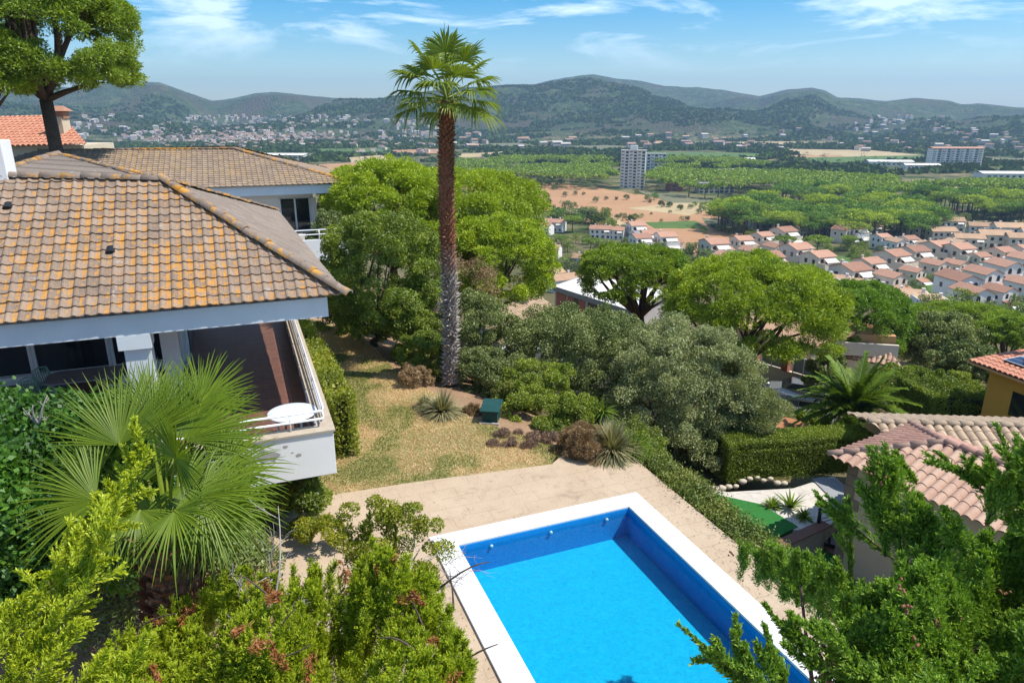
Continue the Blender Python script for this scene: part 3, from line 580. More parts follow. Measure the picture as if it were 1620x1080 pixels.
# ------------------------------------------------------------ tiles
def tiles(poly, uvec, tw, rl, amp, mat, kind='wave', lift=.025, name='roof', parent=None, th_=.0, nu=8, seed=1, irr=.004):
    """real tiles over a convex planar roof face"""
    P = np.array(poly, float); u = unit(np.array(uvec, float)); n = np.cross(P[1] - P[0], P[2] - P[0]); n = unit(n); n = n if n[2] > 0 else -n
    u = unit(u - n * np.dot(u, n)); s = np.cross(n, u); s = s if s[2] > 0 else -s
    o = P[0]; c2 = np.stack([(P - o) @ u, (P - o) @ s], 1); u0, u1 = c2[:, 0].min(), c2[:, 0].max(); s0 = c2[:, 1].min(); s1 = c2[:, 1].max()
    rg = np.random.default_rng(seed)
    us = np.arange(u0, u1 + tw / nu, tw / nu); us[-1] = u1
    lo = np.full(len(us), 1e9); hi = np.full(len(us), -1e9)
    for a, b_ in zip(c2, np.roll(c2, -1, 0)):
        if abs(a[0] - b_[0]) < 1e-6: continue
        k = (us - a[0]) / (b_[0] - a[0]); ok = (k >= -1e-6) & (k <= 1 + 1e-6); v = a[1] + (b_[1] - a[1]) * k
        lo = np.where(ok, np.minimum(lo, v), lo); hi = np.where(ok, np.maximum(hi, v), hi)
    ph = ((us - u0) / tw) % 1.0
    if kind == 'wave': prof = amp * np.where(ph < .45, np.sin(ph / .45 * math.pi), -.12 * np.sin((ph - .45) / .55 * math.pi)); pan = (ph > .5).astype(float)
    elif kind == 'flat': prof = np.where(ph < .08, amp, 0.0); pan = np.ones(len(us)) * .5
    else: prof = amp * (np.abs(np.sin(ph * math.pi)) ** .75 * 1.25 - .25); pan = (ph > .8).astype(float)
    V = []; Q = []; Rn = []; Pn = []; nn = len(us); rows = int(math.ceil((s1 - s0) / rl)); off = 0
    ti = np.floor((us - u0) / tw + 1e-6).astype(int); ncol = ti.max() + 2
    for r in range(rows):
        a = s0 + r * rl; rv = rg.random(ncol); dz = rg.normal(size=ncol) * irr; ds = rg.normal(size=ncol) * rl * .02
        sa = np.clip(a + ds[ti], lo, hi); sb = np.clip(a + rl * 1.03, lo, hi); h0 = prof + lift + dz[ti]; h1 = prof * .96 + 0.0
        A = o + us[:, None] * u + sa[:, None] * s; Bt = o + us[:, None] * u + sb[:, None] * s
        V += [A + n * (h0 - lift * 1.3)[:, None], A + n * h0[:, None], Bt + n * h1[:, None]]
        k = np.arange(nn - 1); ok = (sb[:-1] - sa[:-1] > 1e-4) | (sb[1:] - sa[1:] > 1e-4); k = k[ok]
        Q.append(np.stack([off + k, off + k + 1, off + nn + k + 1, off + nn + k], 1)); Q.append(np.stack([off + nn + k, off + nn + k + 1, off + 2 * nn + k + 1, off + 2 * nn + k], 1))
        Rn += [rv[ti[k]] * .6, rv[ti[k]]]; Pn += [pan[k], pan[k]]; off += 3 * nn
    V = np.concatenate(V); 
    if parent is not None: V = V - np.array(parent.location)
    me = arr_mesh(name, V, np.concatenate(Q), mat, np.concatenate(Rn), False, None, np.concatenate(Pn))
    return put(name, me, parent)
def caps(p0, p1, r, ln, mat, name, parent, seed=1, up=(0, 0, 1), n=9):
    """overlapping half-round ridge caps"""
    p0 = np.array(p0, float); p1 = np.array(p1, float); d = p1 - p0; L0 = np.linalg.norm(d); d /= L0; a = unit(np.cross(d, np.array(up, float))); w = np.cross(a, d)
    if w[2] < 0: w = -w
    rg = np.random.default_rng(seed); V = []; Q = []; Rn = []; k = int(max(1, round(L0 / ln))); st = L0 / k
    for i in range(k):
        s0 = p0 + d * i * st; s1 = p0 + d * (i * st + st * 1.12); r0 = r * (1.06 + rg.normal() * .02); r1 = r * .9; rv = rg.random(); o = len(V); tl = w * rg.normal() * .008
        for c, rad_, lf in ((s0, r0 * .80, .0), (s0, r0, .0), (s1, r1, -.01)):
            for j in range(n):
                t_ = math.pi * j / (n - 1); V.append(c + a * math.cos(t_) * rad_ + w * (math.sin(t_) * rad_ * .85 + lf) + tl)
        for q in range(2):
            for j in range(n - 1): Q.append((o + q * n + j, o + q * n + j + 1, o + (q + 1) * n + j + 1, o + (q + 1) * n + j)); Rn.append(rv)
    V = np.array(V) - np.array(parent.location)
    return put(name, arr_mesh(name, V, Q, mat, Rn, True, None, np.full(len(Q), .7)), parent)
# ------------------------------------------------------------ main house
U = np.array([.934, .358, 0]); NN = np.array([-.358, .934, 0])
C0 = np.array([-3.84, 15.95, 5.0])
def hp(a, b, z=0.0, c=C0): p = c + U * a + NN * b; return np.array([p[0], p[1], z])
house = thing('house', 'large white house with lichen spotted brown tiled hip roof and terrace, nearest in the photo', 'house', hp(-8, 8, 0))
A0 = np.array([-8.81, 18.17, 7.39]); fn = unit(np.cross(U, A0 - C0)); fn = fn if fn[2] > 0 else -fn
Rl = on_plane(-30, 279, C0, fn); Rl = A0 + (Rl - A0) * 1.25
El = C0 - U * 14.5
D0 = at_z(440, 333, 5.0); T0 = at_y(91, 243, 21.2); T2 = at_y(-40, 283, 18.6)
tiles([El, C0, A0, Rl], U, .235, .285, .036, M['tile'], 'wave', .032, 'roof', house, seed=3)
tiles([C0, D0, A0], D0 - C0, .30, .36, .012, M['tileplain'], 'wave', .012, 'roof', house, seed=4, nu=6)
Rb = A0 + (Rl - A0) * .92; tiles([A0 + np.array([0, .05, -.06]), T0, T2, Rb + np.array([0, .1, -.08])], T0 - T2, .42, 5.0, .03, M['tileplain'], 'flat', .01, 'roof', house, seed=5, nu=12)
Db = at_z(300, 318, 5.0); b = B(); b.add([tuple(A0 - [0, 0, .06]), tuple(D0 - [0, 0, .05]), tuple(T0 + np.array([-2, 9, -2.6])), tuple(T0 - [0, 0, .05])], [(0, 1, 2), (0, 2, 3)]); part(house, 'roof', b, M['tileplain'], True)
caps(C0 + np.array([.10, -.12, .03]), A0 + np.array([0, 0, .05]), .125, .36, M['hip'], 'ridge_tile', house, 7)
caps(D0 + np.array([0, 0, .02]), A0 + np.array([0, 0, .03]), .10, .40, M['hip'], 'ridge_tile', house, 8)
caps(Rl, A0 + np.array([0, 0, .03]), .13, .42, M['hip'], 'ridge_tile', house, 9)
caps(A0 + np.array([0, .1, .02]), T0, .07, .5, M['hip'], 'ridge_tile', house, 10)
caps(T2, T0, .12, .4, M['hip'], 'ridge_tile', house, 11)
b = B(); lo_ = C0[2]  # boxed eave: fascia and soffit, set back under the tiles
def beam(b, p, q, w, z0, z1):
    p = np.array(p[:2]); q = np.array(q[:2]); d = unit(q - p); nrm = np.array([-d[1], d[0]]); b.prism([tuple(p), tuple(q), tuple(q + nrm * w), tuple(p + nrm * w)], z0, z1)
beam(b, hp(-14.4, .16), hp(-.42, .16), .12, 4.46, 4.93); 
dv = unit((D0 - C0)[:2]); c1 = hp(-.42, .281)[:2]; beam(b, tuple(c1), tuple(c1 + dv * 13), .12, 4.46, 4.93)
part(house, 'fascia', b, M['fascia'], True)
b = B(); b.prism([tuple(hp(-14.3, .29)[:2]), tuple(hp(-.56, .29)[:2]), tuple(hp(-1.3, 13)[:2]), tuple(hp(-14.3, 13)[:2])], 4.50, 4.90); part(house, 'soffit', b, M['white'], True)
b = B(); b.prism([tuple(hp(-14, 5.2)[:2]), tuple(hp(-4.0, 5.2)[:2]), tuple(hp(-4.0, 14)[:2]), tuple(hp(-14, 14)[:2])], -.3, 4.495); part(house, 'wall', b, M['white'], True)
b = B(); b.prism([tuple(hp(-14, -1.75)[:2]), tuple(hp(-1.05, -1.75)[:2]), tuple(hp(-1.05, 14)[:2]), tuple(hp(-14, 14)[:2])], 1.75, 2.0)
part(house, 'terrace_floor', b, M['floor'], True)
b = B(); b.prism([tuple(hp(-14, -.6)[:2]), tuple(hp(-2.2, -.6)[:2]), tuple(hp(-2.2, 13.9)[:2]), tuple(hp(-14, 13.9)[:2])], -.3, 1.745); part(house, 'foundation_wall', b, M['concrete'], True)
b = B(); beam(b, hp(-14, -2.05), hp(-.75, -2.05), .28, 1.55, 2.56); beam(b, hp(-.75, -1.768), hp(-.75, 13.9), .28, 1.55, 2.56); part(house, 'parapet', b, M['white'], True, .01)
b = B(); beam(b, hp(-14, -2.09), hp(-.71, -2.09), .36, 2.562, 2.60); beam(b, hp(-.71, -1.728), hp(-.71, 13.9), .36, 2.562, 2.60); part(house, 'parapet_cap', b, M['stone'] if 0 else simple('sandy_cap', (.50,.42,.32), (.36,.29,.21), 6, .9), True)
b = B()
for c, w in (((-4.5, .5), .52), ((-4.05, 2.2), .38), ((-1.6, 9.5), .3)):
    x, y = c; b.prism([tuple(hp(x - w / 2, y - w / 2)[:2]), tuple(hp(x + w / 2, y - w / 2)[:2]), tuple(hp(x + w / 2, y + w / 2)[:2]), tuple(hp(x - w / 2, y + w / 2)[:2])], 2.0, 4.498)
    o = part(house, 'column', b, M['fascia'], True); b = B()
b = B(); b.prism([tuple(hp(-4.85, .150)[:2]), tuple(hp(-4.2, .150)[:2]), tuple(hp(-4.2, .72)[:2]), tuple(hp(-4.85, .72)[:2])], 4.14, 4.457); part(house, 'beam_end', b, M['fascia'], True)
# stain patches where the render has come off the terrace wall
rg = np.random.default_rng(5); b = B()
for (a, z, w) in ((-2.15, 2.2, .30), (-1.75, 2.36, .06), (-1.5, 2.12, .07), (-1.62, 2.2, .03)):
    n_ = 14; pts = [(w * rg.uniform(.6, 1.1) * math.cos(2 * math.pi * k / n_), .6 * w * rg.uniform(.5, 1.1) * math.sin(2 * math.pi * k / n_)) for k in range(n_)]
    b = B(); b.add([tuple(hp(a + p[0], -2.055, z + p[1])) for p in pts] + [tuple(hp(a, -2.055, z))], [(k, (k + 1) % n_, n_) for k in range(n_)]); part(house, 'bare_plaster_patch', b, M['concrete'], True)
# glazing of the porch
for k in range(5):
    a = -13.2 + k * 1.85; w = B(); w.prism([tuple(hp(a, 5.13)[:2]), tuple(hp(a + 1.7, 5.13)[:2]), tuple(hp(a + 1.7, 5.17)[:2]), tuple(hp(a, 5.17)[:2])], 2.3, 4.35)
    o = part(house, 'sliding_door', w, M['glass'], True); f = B()
    for aa in (a - .06, a + 1.7): f.prism([tuple(hp(aa, 5.06)[:2]), tuple(hp(aa + .08, 5.06)[:2]), tuple(hp(aa + .08, 5.18)[:2]), tuple(hp(aa, 5.18)[:2])], 2.2, 4.42)
    f.prism([tuple(hp(a + .021, 5.06)[:2]), tuple(hp(a + 1.699, 5.06)[:2]), tuple(hp(a + 1.699, 5.18)[:2]), tuple(hp(a + .021, 5.18)[:2])], 2.14, 2.26)
    fo = put('frame', f.mesh('frame', M['rail'], tuple(house.location)), o)
w = B(); w.prism([tuple(hp(-4.0, 6.5)[:2]), tuple(hp(-3.95, 6.5)[:2]), tuple(hp(-3.95, 8.8)[:2]), tuple(hp(-4.0, 8.8)[:2])], 2.05, 4.3); part(house, 'sliding_door', w, M['glass'], True)
w = B(); w.prism([tuple(hp(-4.12, 5.19)[:2]), tuple(hp(-3.93, 5.19)[:2]), tuple(hp(-3.93, 5.9)[:2]), tuple(hp(-4.12, 5.9)[:2])], 2.01, 4.49); part(house, 'door_panel', w, M['fascia'], True)
rail = B()
def pth(P, r): rail.tube(P, r, 8)
for z in (2.80, 2.98): pth([hp(-13.9, -1.88, z), hp(-.92, -1.88, z), hp(-.9, -1.7, z), hp(-.9, 13.8, z)], .027)
pth([hp(-.9, -1.6, 2.68), hp(-.9, 13.8, 2.68)], .018)
for k in range(9): pth([hp(-.9, -1.5 + k * 1.9, 2.6), hp(-.9, -1.5 + k * 1.9, 2.98)], .02); rail.box(hp(-1.06, -1.5 + k * 1.9, 2.45), (.06, .10, .26), R(21))
for k in range(8): pth([hp(-1.6 - k * 1.6, -1.88, 2.6), hp(-1.6 - k * 1.6, -1.88, 2.98)], .02)
part(house, 'railing', rail, M['rail'], True)
b = B(); cpx = at_y(2, 248, 17.3); b.box((cpx[0] - .25, cpx[1], cpx[2] - .5), (.75, .6, 1.75), R(15)); part(house, 'chimney', b, M['white'], True, .02)
# vent tiles on the roof
for px, py in ((175, 402), (12, 332)):
    p = on_plane(px, py, C0, fn) + fn * .03; b = B(); d = unit(A0 - C0 + U * 4.97)
    for k in range(10):
        pass
    V = [p + U * .10 * math.cos(math.pi * j / 8) + fn * (.075 * math.sin(math.pi * j / 8)) for j in range(9)]; W = [q + np.array([-.08, .2, .12]) - fn * .045 for q in V]
    b.add(V + W, [(j, j + 1, 10 + j, 9 + j) for j in range(8)] + [tuple(range(9))]); part(house, 'roof_vent', b, M['dark'], True)
# ------------------------------------------------------------ terrace furniture
def round_table(name, label, c, r, h, mat, legm):
    t_ = thing(name, label, 'table', c); b = B(); b.lathe([(r * .97, -.035), (r, -.03), (r, -.008), (r * .96, 0), (.02, 0)], 32, (0, 0, h)); part(t_, 'tabletop', b, mat)
    for k in range(4):
        a = math.pi / 4 + k * math.pi / 2; b = B(); b.tube([(r * .72 * math.cos(a), r * .72 * math.sin(a), h - .04), (r * .66 * math.cos(a), r * .66 * math.sin(a), h * .5), (r * .8 * math.cos(a), r * .8 * math.sin(a), 0)], [.03, .024, .026], 8); part(t_, 'leg', b, legm)
    b = B(); b.tube([(r * .7 * math.cos(math.pi / 4), r * .7 * math.sin(math.pi / 4), h - .15), (-r * .7 * math.cos(math.pi / 4), -r * .7 * math.sin(math.pi / 4), h - .15)], .015, 6); part(t_, 'brace', b, legm); return t_
tc = at_z(462, 651, 2.72); round_table('round_table', 'round white plastic table behind the railing at the terrace corner', (tc[0], tc[1], 2.0), .53, .72, M['plastic_w'], M['plastic_w'])
def chair(name, label, c, rz, mat, group=None):
    t_ = thing(name, label, 'chair', c, rz, group)
    b = B(); b.add([(-.22, -.2, .42), (.22, -.2, .42), (.20, .22, .40), (-.20, .22, .40), (-.22, -.2, .445), (.22, -.2, .445), (.20, .22, .425), (-.20, .22, .425)], [(0, 3, 2, 1), (4, 5, 6, 7), (0, 1, 5, 4), (1, 2, 6, 5), (2, 3, 7, 6), (3, 0, 4, 7)]); part(t_, 'seat', b, mat, bevel=.01)
    b = B()
    for k in range(7): x = -.18 + k * .06; b.tube([(x, .21, .44), (x, .27, .66), (x, .33, .86)], .016, 6)
    b.tube([(-.22, .20, .42), (-.23, .27, .66), (-.19, .335, .88), (0, .345, .92), (.19, .335, .88), (.23, .27, .66), (.22, .20, .42)], .02, 8); part(t_, 'backrest', b, mat)
    for s in (-1, 1):
        b = B(); b.tube([(s * .24, .25, .66), (s * .27, .0, .665), (s * .26, -.2, .64), (s * .24, -.23, .6)], .022, 8); part(t_, 'armrest', b, mat)
        b = B(); b.tube([(s * .24, -.22, .62), (s * .23, -.21, .42), (s * .25, -.25, 0)], .02, 8); part(t_, 'leg', b, mat)
        b = B(); b.tube([(s * .21, .21, .42), (s * .24, .28, 0)], .02, 8); part(t_, 'leg', b, mat)
    return t_
cc = at_z(58, 604, 2.85); chair('plastic_chair', 'green slatted plastic armchair nearest the terrace edge, seen at the left', (cc[0], cc[1], 2.0), R(75), M['plastic_g'], 'green chairs round the grey table')
cc = at_z(78, 588, 2.85); chair('plastic_chair', 'green slatted plastic armchair second from the terrace edge, beside another', (cc[0], cc[1], 2.0), R(72), M['plastic_g'], 'green chairs round the grey table')
cc = at_z(192, 598, 2.75); chair('plastic_chair', 'slatted plastic armchair behind the far right end of the grey table', (cc[0], cc[1], 2.0), R(-110), M['plastic_w'])
tc = at_z(140, 592, 2.72); t_ = thing('dining_table', 'large grey dining table on the shaded porch', 'table', (tc[0], tc[1], 2.0), R(21)); b = B(); b.prism([(-.75, -.5), (.75, -.5), (.95, -.3), (.95, .3), (.75, .5), (-.75, .5), (-.95, .3), (-.95, -.3)], .69, .725); part(t_, 'tabletop', b, M['tabletop'], bevel=.01)
for sx_ in (-1, 1):
    for sy_ in (-1, 1): b = B(); b.box((sx_ * .72, sy_ * .38, .345), (.07, .07, .69)); part(t_, 'leg', b, M['tabletop'])
# ------------------------------------------------------------ second house
C2 = at_z(560, 289, 5.0); A2 = np.array([0, 0, 0.]); k_ = 6.4; A2 = np.array([C2[0] - 1.292 * k_, C2[1] + .576 * k_, 0]); A2 = at_y(370, 236, A2[1])
h2 = thing('house', 'matching white house behind the nearest one, tan hip roof and small white terrace', 'house', (C2[0] - 8, C2[1] + 6, 0))
f2 = unit(np.cross(U, A2 - C2)); f2 = f2 if f2[2] > 0 else -f2; R2 = on_plane(60, 238, C2, f2); E2_ = C2 - U * 24
tiles([E2_, C2, A2, R2], U, .30, .36, .035, M['tilefar'], 'wave', .03, 'roof', h2, seed=12, nu=5)
D2 = C2 + NN * 12.0; tiles([C2, D2, A2], NN, .30, .36, .03, M['tilefar'], 'wave', .03, 'roof', h2, seed=13, nu=4)
tiles([D2, D2 - U * 24, R2 + np.array([0, .1, 0]), A2 + np.array([0, .1, 0])], U, .30, .36, .03, M['tilefar'], 'wave', .03, 'roof', h2, seed=14, nu=4)
caps(C2, A2 + np.array([0, 0, .05]), .14, .42, M['hip'], 'ridge_tile', h2, 15); caps(R2, A2 + np.array([0, 0, .05]), .11, .42, M['hip'], 'ridge_tile', h2, 16)
def hq(a, b, z=0.0): return hp(a, b, z, C2)
def pr(b, a0, a1, b0, b1, z0, z1, f=hq): b.prism([tuple(f(a0, b0)[:2]), tuple(f(a1, b0)[:2]), tuple(f(a1, b1)[:2]), tuple(f(a0, b1)[:2])], z0, z1); return b
b = B(); pr(b, -24, -.4, .2, .34, 4.42, 4.93); pr(b, -.54, -.4, .345, 12, 4.42, 4.93); part(h2, 'fascia', b, M['fascia'], True)
b = B(); pr(b, -24, -2.3, 2.2, 12, -1, 4.9); part(h2, 'wall', b, M['white'], True)
b = B(); pr(b, -24, -2.25, 2.14, 2.19, 4.0, 4.42); pr(b, -2.45, -2.1, 2.0, 2.19, 2.0, 3.99); part(h2, 'lintel', b, M['white'], True)
for k in range(2):
    o = part(h2, 'sliding_door', pr(B(), -4.25 + k * .88, -3.4 + k * .88, 2.10, 2.15, 2.08, 3.95), M['glass'], True)
    f = B(); pr(f, -4.27 + k * .88, -4.20 + k * .88, 2.05, 2.195, 2.0, 3.98); pr(f, -3.42 + k * .88, -3.36 + k * .88, 2.04, 2.193, 2.0, 3.97); put('frame', f.mesh('frame', M['rail'], tuple(h2.location)), o)
b = B(); pr(b, -10, -1.4, -4.6, 2.18, 1.75, 2.0); part(h2, 'terrace_floor', b, M['concrete'], True)
b = B(); pr(b, -10, -1.5, -4.8, -4.6, 1.4, 2.5); pr(b, -1.5, -1.3, -4.8, 2.0, 1.4, 2.5); pr(b, -10, -1.3, -2.5, 2.0, -1, 1.7); part(h2, 'parapet', b, M['white'], True)
b = B()
for z in (2.78, 3.02): b.tube([hq(-9.9, -4.7, z), hq(-1.4, -4.7, z), hq(-1.4, 1.9, z)], .03, 6)
for k in range(7): b.tube([hq(-1.45 - k * 1.3, -4.7, 2.5), hq(-1.45 - k * 1.3, -4.7, 3.02)], .03, 6)
for k in range(4): b.tube([hq(-1.4, -3 + k * 1.5, 2.5), hq(-1.4, -3 + k * 1.5, 3.02)], .03, 6)
part(h2, 'railing', b, M['rail'], True)
# third house on the hill at the left, orange roof and chimney
y3 = 50.0; h3 = thing('house', 'house with bright orange barrel tiled roof and chimney behind the pine trunk', 'house', (at_y(60, 232, y3)[0], y3, 2))
def q3(px, py, y): return at_y(px, py, y)
e0, e1, t1, t0_ = q3(-60, 234, y3), q3(138, 229, y3), q3(98, 183, y3 + 5.5), q3(-60, 183, y3 + 5.5)
tiles([e0, e1, t1, t0_], e1 - e0, .36, .5, .10, M['barrelor'], 'barrel', .04, 'roof', h3, seed=20, nu=6)
b = B(); b.prism([(e0[0], e0[1] + .6), (e1[0] - .6, e1[1] + .6), (e1[0] - .9, e1[1] + 5), (e0[0], e1[1] + 5)], 1, e1[2] - .05); part(h3, 'wall', b, M['cream'], True)
c = q3(96, 206, y3 + 2.2); b = B(); b.box((c[0], c[1], c[2] - .1), (.95, .9, 2.0)); part(h3, 'chimney', b, M['cream'], True)
c = q3(96, 183, y3 + 2.2); b = B(); b.box((c[0], c[1], c[2] + .1), (.8, .75, .5)); b.add([(c[0] - .62, c[1] - .6, c[2] + .3), (c[0] + .62, c[1] - .6, c[2] + .3), (c[0] + .62, c[1] + .6, c[2] + .3), (c[0] - .62, c[1] + .6, c[2] + .3), (c[0] - .3, c[1], c[2] + .65), (c[0] + .3, c[1], c[2] + .65)], [(0, 1, 5, 4), (1, 2, 5), (2, 3, 4, 5), (3, 0, 4), (3, 2, 1, 0)]); part(h3, 'chimney_cap', b, M['redroof'], True)
# ------------------------------------------------------------ right-hand house below the pool
K = np.array([9.24, 18.7, -.55]); W1 = np.array([.514, -.857, 0]); W2 = np.array([.857, .514, 0])
def rp_(a, b, z=0.0): p = K + W1 * a + W2 * b; return np.array([p[0], p[1], z])
rh = thing('house', 'cream house with stone quoins and pinkish barrel tiled roof beyond the pool hedge', 'house', rp_(4, 5, -3.6))
pt = .36; EZ = -.55; RD = 4.2
def rz_(a, b, d): p = rp_(a, b); return np.array([p[0], p[1], EZ + pt * d])
Aq, Bq, Cq, Dq = rz_(0, 0, 0), rz_(8, 0, 0), rz_(8, 4.2, 0), rz_(0, 4.2, 0); r0, r1 = rz_(2.1, 2.1, 2.1), rz_(8, 2.1, 2.1)
tiles([Aq, Bq, r1, r0], W1, .27, .42, .085, M['barrel'], 'barrel', .02, 'roof', rh, seed=30)
tiles([Aq, Dq, r0], W2, .27, .42, .085, M['barrelred'], 'barrel', .02, 'roof', rh, seed=31)
tiles([Dq, Cq, r1, r0], W1, .27, .42, .085, M['barrelred'], 'barrel', .02, 'roof', rh, seed=33)
up_ = np.array([0, 0, .05])
caps(Aq + up_, r0 + up_, .12, .42, M['barrel'], 'ridge_tile', rh, 35); caps(Dq + up_, r0 + up_, .12, .42, M['barrelred'], 'ridge_tile', rh, 36); caps(r0 + up_, r1 + up_, .12, .42, M['barrelred'], 'ridge_tile', rh, 37)
# rear wing: lower roof behind, ridge across the picture
b0 = np.array([12.0, 21.9, -.95]); b1 = np.array([20.5, 21.3, -.95]); b3 = np.array([13.0, 20.3, -1.45]); b2 = b3 + (b1 - b0)
tiles([b3, b2, b1, b0], b1 - b0, .30, .42, .085, M['barreltan'], 'barrel', .02, 'roof', rh, seed=38)
bw = b0 + np.array([.9, 3.2, -1.1]); bx_ = b1 + np.array([0, 3.2, -1.1]); tiles([bw, bx_, b1, b0], b1 - b0, .30, .42, .085, M['barreltan'], 'barrel', .02, 'roof', rh, seed=39)
caps(b0 + up_, b1 + up_, .12, .42, M['barreltan'], 'ridge_tile', rh, 40)
def prr(b, a0, a1, b0, b1, z0, z1): return pr(b, a0, a1, b0, b1, z0, z1, rp_)
b = B(); prr(b, .45, 7.7, .45, 3.8, -5.2, EZ + .0); b.prism([(b3[0] + .6, b3[1] + .4), (b2[0], b2[1] + .4), (bx_[0], bx_[1] - .5), (bw[0] + .5, bw[1] - .5)], -6, -1.95); part(rh, 'wall', b, M['cream'], True)
b = B(); prr(b, .3, 7.8, .3, .44, EZ - .12, EZ + .03); prr(b, .3, .44, .445, 3.9, EZ - .12, EZ + .03); part(rh, 'eave_board', b, M['bark'], True)
for k in range(9):
    w = .5 if k % 2 else .3; b = B(); prr(b, .42, .42 + w, .42, .452, -3.9 + k * .36, -3.9 + k * .36 + .34); prr(b, .42, .452, .455, .42 + (.8 - w), -3.9 + k * .36, -3.9 + k * .36 + .34); part(rh, 'quoin_stone', b, M['stone'], True)
o = part(rh, 'window', prr(B(), 3.9, 4.7, .40, .455, -2.9, -1.5), M['glass'], True); f = B(); prr(f, 3.62, 3.9, .405, .453, -3.0, -1.3); prr(f, 3.905, 4.9, .405, .453, -1.495, -1.3); put('frame', f.mesh('frame', M['stone'], tuple(rh.location)), o)
f = B()
for k in range(5): f.tube([rp_(3.85 + k * .2, .3, -2.95), rp_(3.85 + k * .2, .3, -1.45)], .012, 5)
for z in (-2.9, -2.2, -1.5): f.tube([rp_(3.8, .3, z), rp_(4.75, .3, z)], .012, 5)
put('grille', f.mesh('grille', M['dark'], tuple(rh.location)), o)
# garden of that house
sheet('garden_path', [at_z(*p, -3.3) for p in ((1090, 762), (1150, 778), (1255, 772), (1318, 752), (1345, 775), (1330, 815), (1300, 842), (1235, 835), (1190, 812), (1130, 786), (1080, 770))], .5, M['crazy'])
sheet('artificial_lawn', [at_z(*p, -3.27) for p in ((1110, 775), (1140, 783), (1205, 797), (1262, 832), (1228, 850), (1190, 862), (1150, 850), (1080, 800))], .5, M['turf'])
sheet('lower_lawn', [at_z(*p, -4.05) for p in ((1220, 850), (1290, 850), (1335, 872), (1310, 930), (1230, 900))], .2, M['turf'])
sheet('garden_terrace', [at_z(*p, -4.0) for p in ((1278, 846), (1300, 832), (1335, 838), (1330, 885))], .2, M['pave_red'])
sheet('dark_ramp', [at_z(*p, -3.26) for p in ((1285, 757), (1300, 754), (1322, 757), (1345, 775), (1345, 800), (1316, 788), (1300, 772))], .3, M['greywall'])
g = at_z(1262, 842, -3.2); rw = thing('retaining_wall', 'low brown retaining wall stepping along the green artificial lawn', 'wall', (g[0], g[1], -4.1)); b = B()
p, q = at_z(1225, 858, -3.15), at_z(1297, 826, -3.15); beam(b, q, p, .25, -4.2, -3.15); part(rw, 'wall_body', b, M['stone'], True); b = B(); beam(b, q + np.array([.06, .05, 0]), p + np.array([-.02, 0, 0]), .36, -3.148, -3.09); part(rw, 'coping', b, simple('brown_coping', (.20,.09,.06), (.14,.07,.05), 5, .7), True)
pp = at_z(1295, 826, -3.09); gp = thing('railing_gate', 'dark metal post with grey handrails beside the white garden path', 'railing', tuple(pp)); b = B(); b.tube([(0, 0, 0), (0, 0, .45)], .055, 12); b.lathe([(.065, 0), (.065, .04), (.03, .06)], 12, (0, 0, .44)); part(gp, 'post', b, M['dark'])
b = B(); e = at_z(1332, 800, -2.7) - pp
for z in (.38, .1, -.03): b.tube([(0, 0, z), (e[0], e[1], z + .05)], .018, 8)
b.tube([(e[0], e[1], -.4), (e[0], e[1], .5)], .03, 8); part(gp, 'handrail', b, M['greywall'])
sk = at_z(1312, 852, -3.9); b = B(); b.box((0, 0, 0), (1.1, .8, .06), R(-25)); t_ = thing('glass_hatch', 'dark framed glass hatch lying on the terrace beside the cream house', 'hatch', tuple(sk)); part(t_, 'frame', b, M['dark'])
for k in (-1, 1): b = B(); b.box((k * .25 * math.cos(R(-25)), k * .25 * math.sin(R(-25)), .035), (.42, .66, .02), R(-25)); part(t_, 'pane', b, M['greywall'])
# edging stones along the hedge
rg = np.random.default_rng(8)
for k in range(14):
    p = at_z(1098 + k * 11, 764 + 8 * math.sin(k * .5) + rg.normal() * 1.5, -3.25); b = B(); s = rg.uniform(.07, .14)
    b.lathe([(s * .5, -.1), (s, -.02), (s * .95, s * .4), (s * .5, s * .75), (.01, s * .8)], 9); o = b
    for i_, v in enumerate(o.v): o.v[i_] = (v[0] * rg.uniform(.85, 1.2) * 1.25, v[1] * rg.uniform(.85, 1.15), v[2] * rg.uniform(.85, 1.1))
    put('edging_stone', o.mesh('edging_stone', simple('limestone', (.58,.50,.38), (.45,.38,.28), 6, .9) if k == 0 else bpy.data.materials['limestone']), None, p, label='rough pale edging stone in the row between clipped hedge and white path', cat='stone', group='edging stones below the clipped hedge')
# ------------------------------------------------------------ yellow house with solar panels
yh = thing('house', 'mustard yellow house with orange tiled roof and solar panels at the right edge', 'house', (26, 33, -8))
e = at_y(1530, 569, 31.5); ux = unit(np.array([.28, -.96, 0])); vx = np.array([.96, .28, 0]); P0, P1 = e, e + ux * 7.5; P2 = P1 + vx * 8 + np.array([0, 0, .5]); P3 = P0 + vx * 8 + np.array([0, 0, .5])
tiles([P0, P1, P2, P3], ux, .26, .42, .06, M['barrelor'], 'barrel', .03, 'roof', yh, seed=50)
b = B(); w0 = P0 + ux * .7 + vx * .7; b.prism([tuple(w0[:2]), tuple((P1 + vx * .7)[:2]), tuple((P1 + vx * 7.2)[:2]), tuple((w0 + vx * 6.5)[:2])], -9, P0[2] - .05); part(yh, 'wall', b, M['yellowwall'], True)
b = B(); b.prism([tuple((P0 + vx * .05)[:2]), tuple((P1 + vx * .05)[:2]), tuple((P1 + vx * .7)[:2]), tuple((P0 + vx * .7)[:2])], P0[2] - .16, P0[2] - .06); part(yh, 'eave_board', b, M['orangewall'], True)
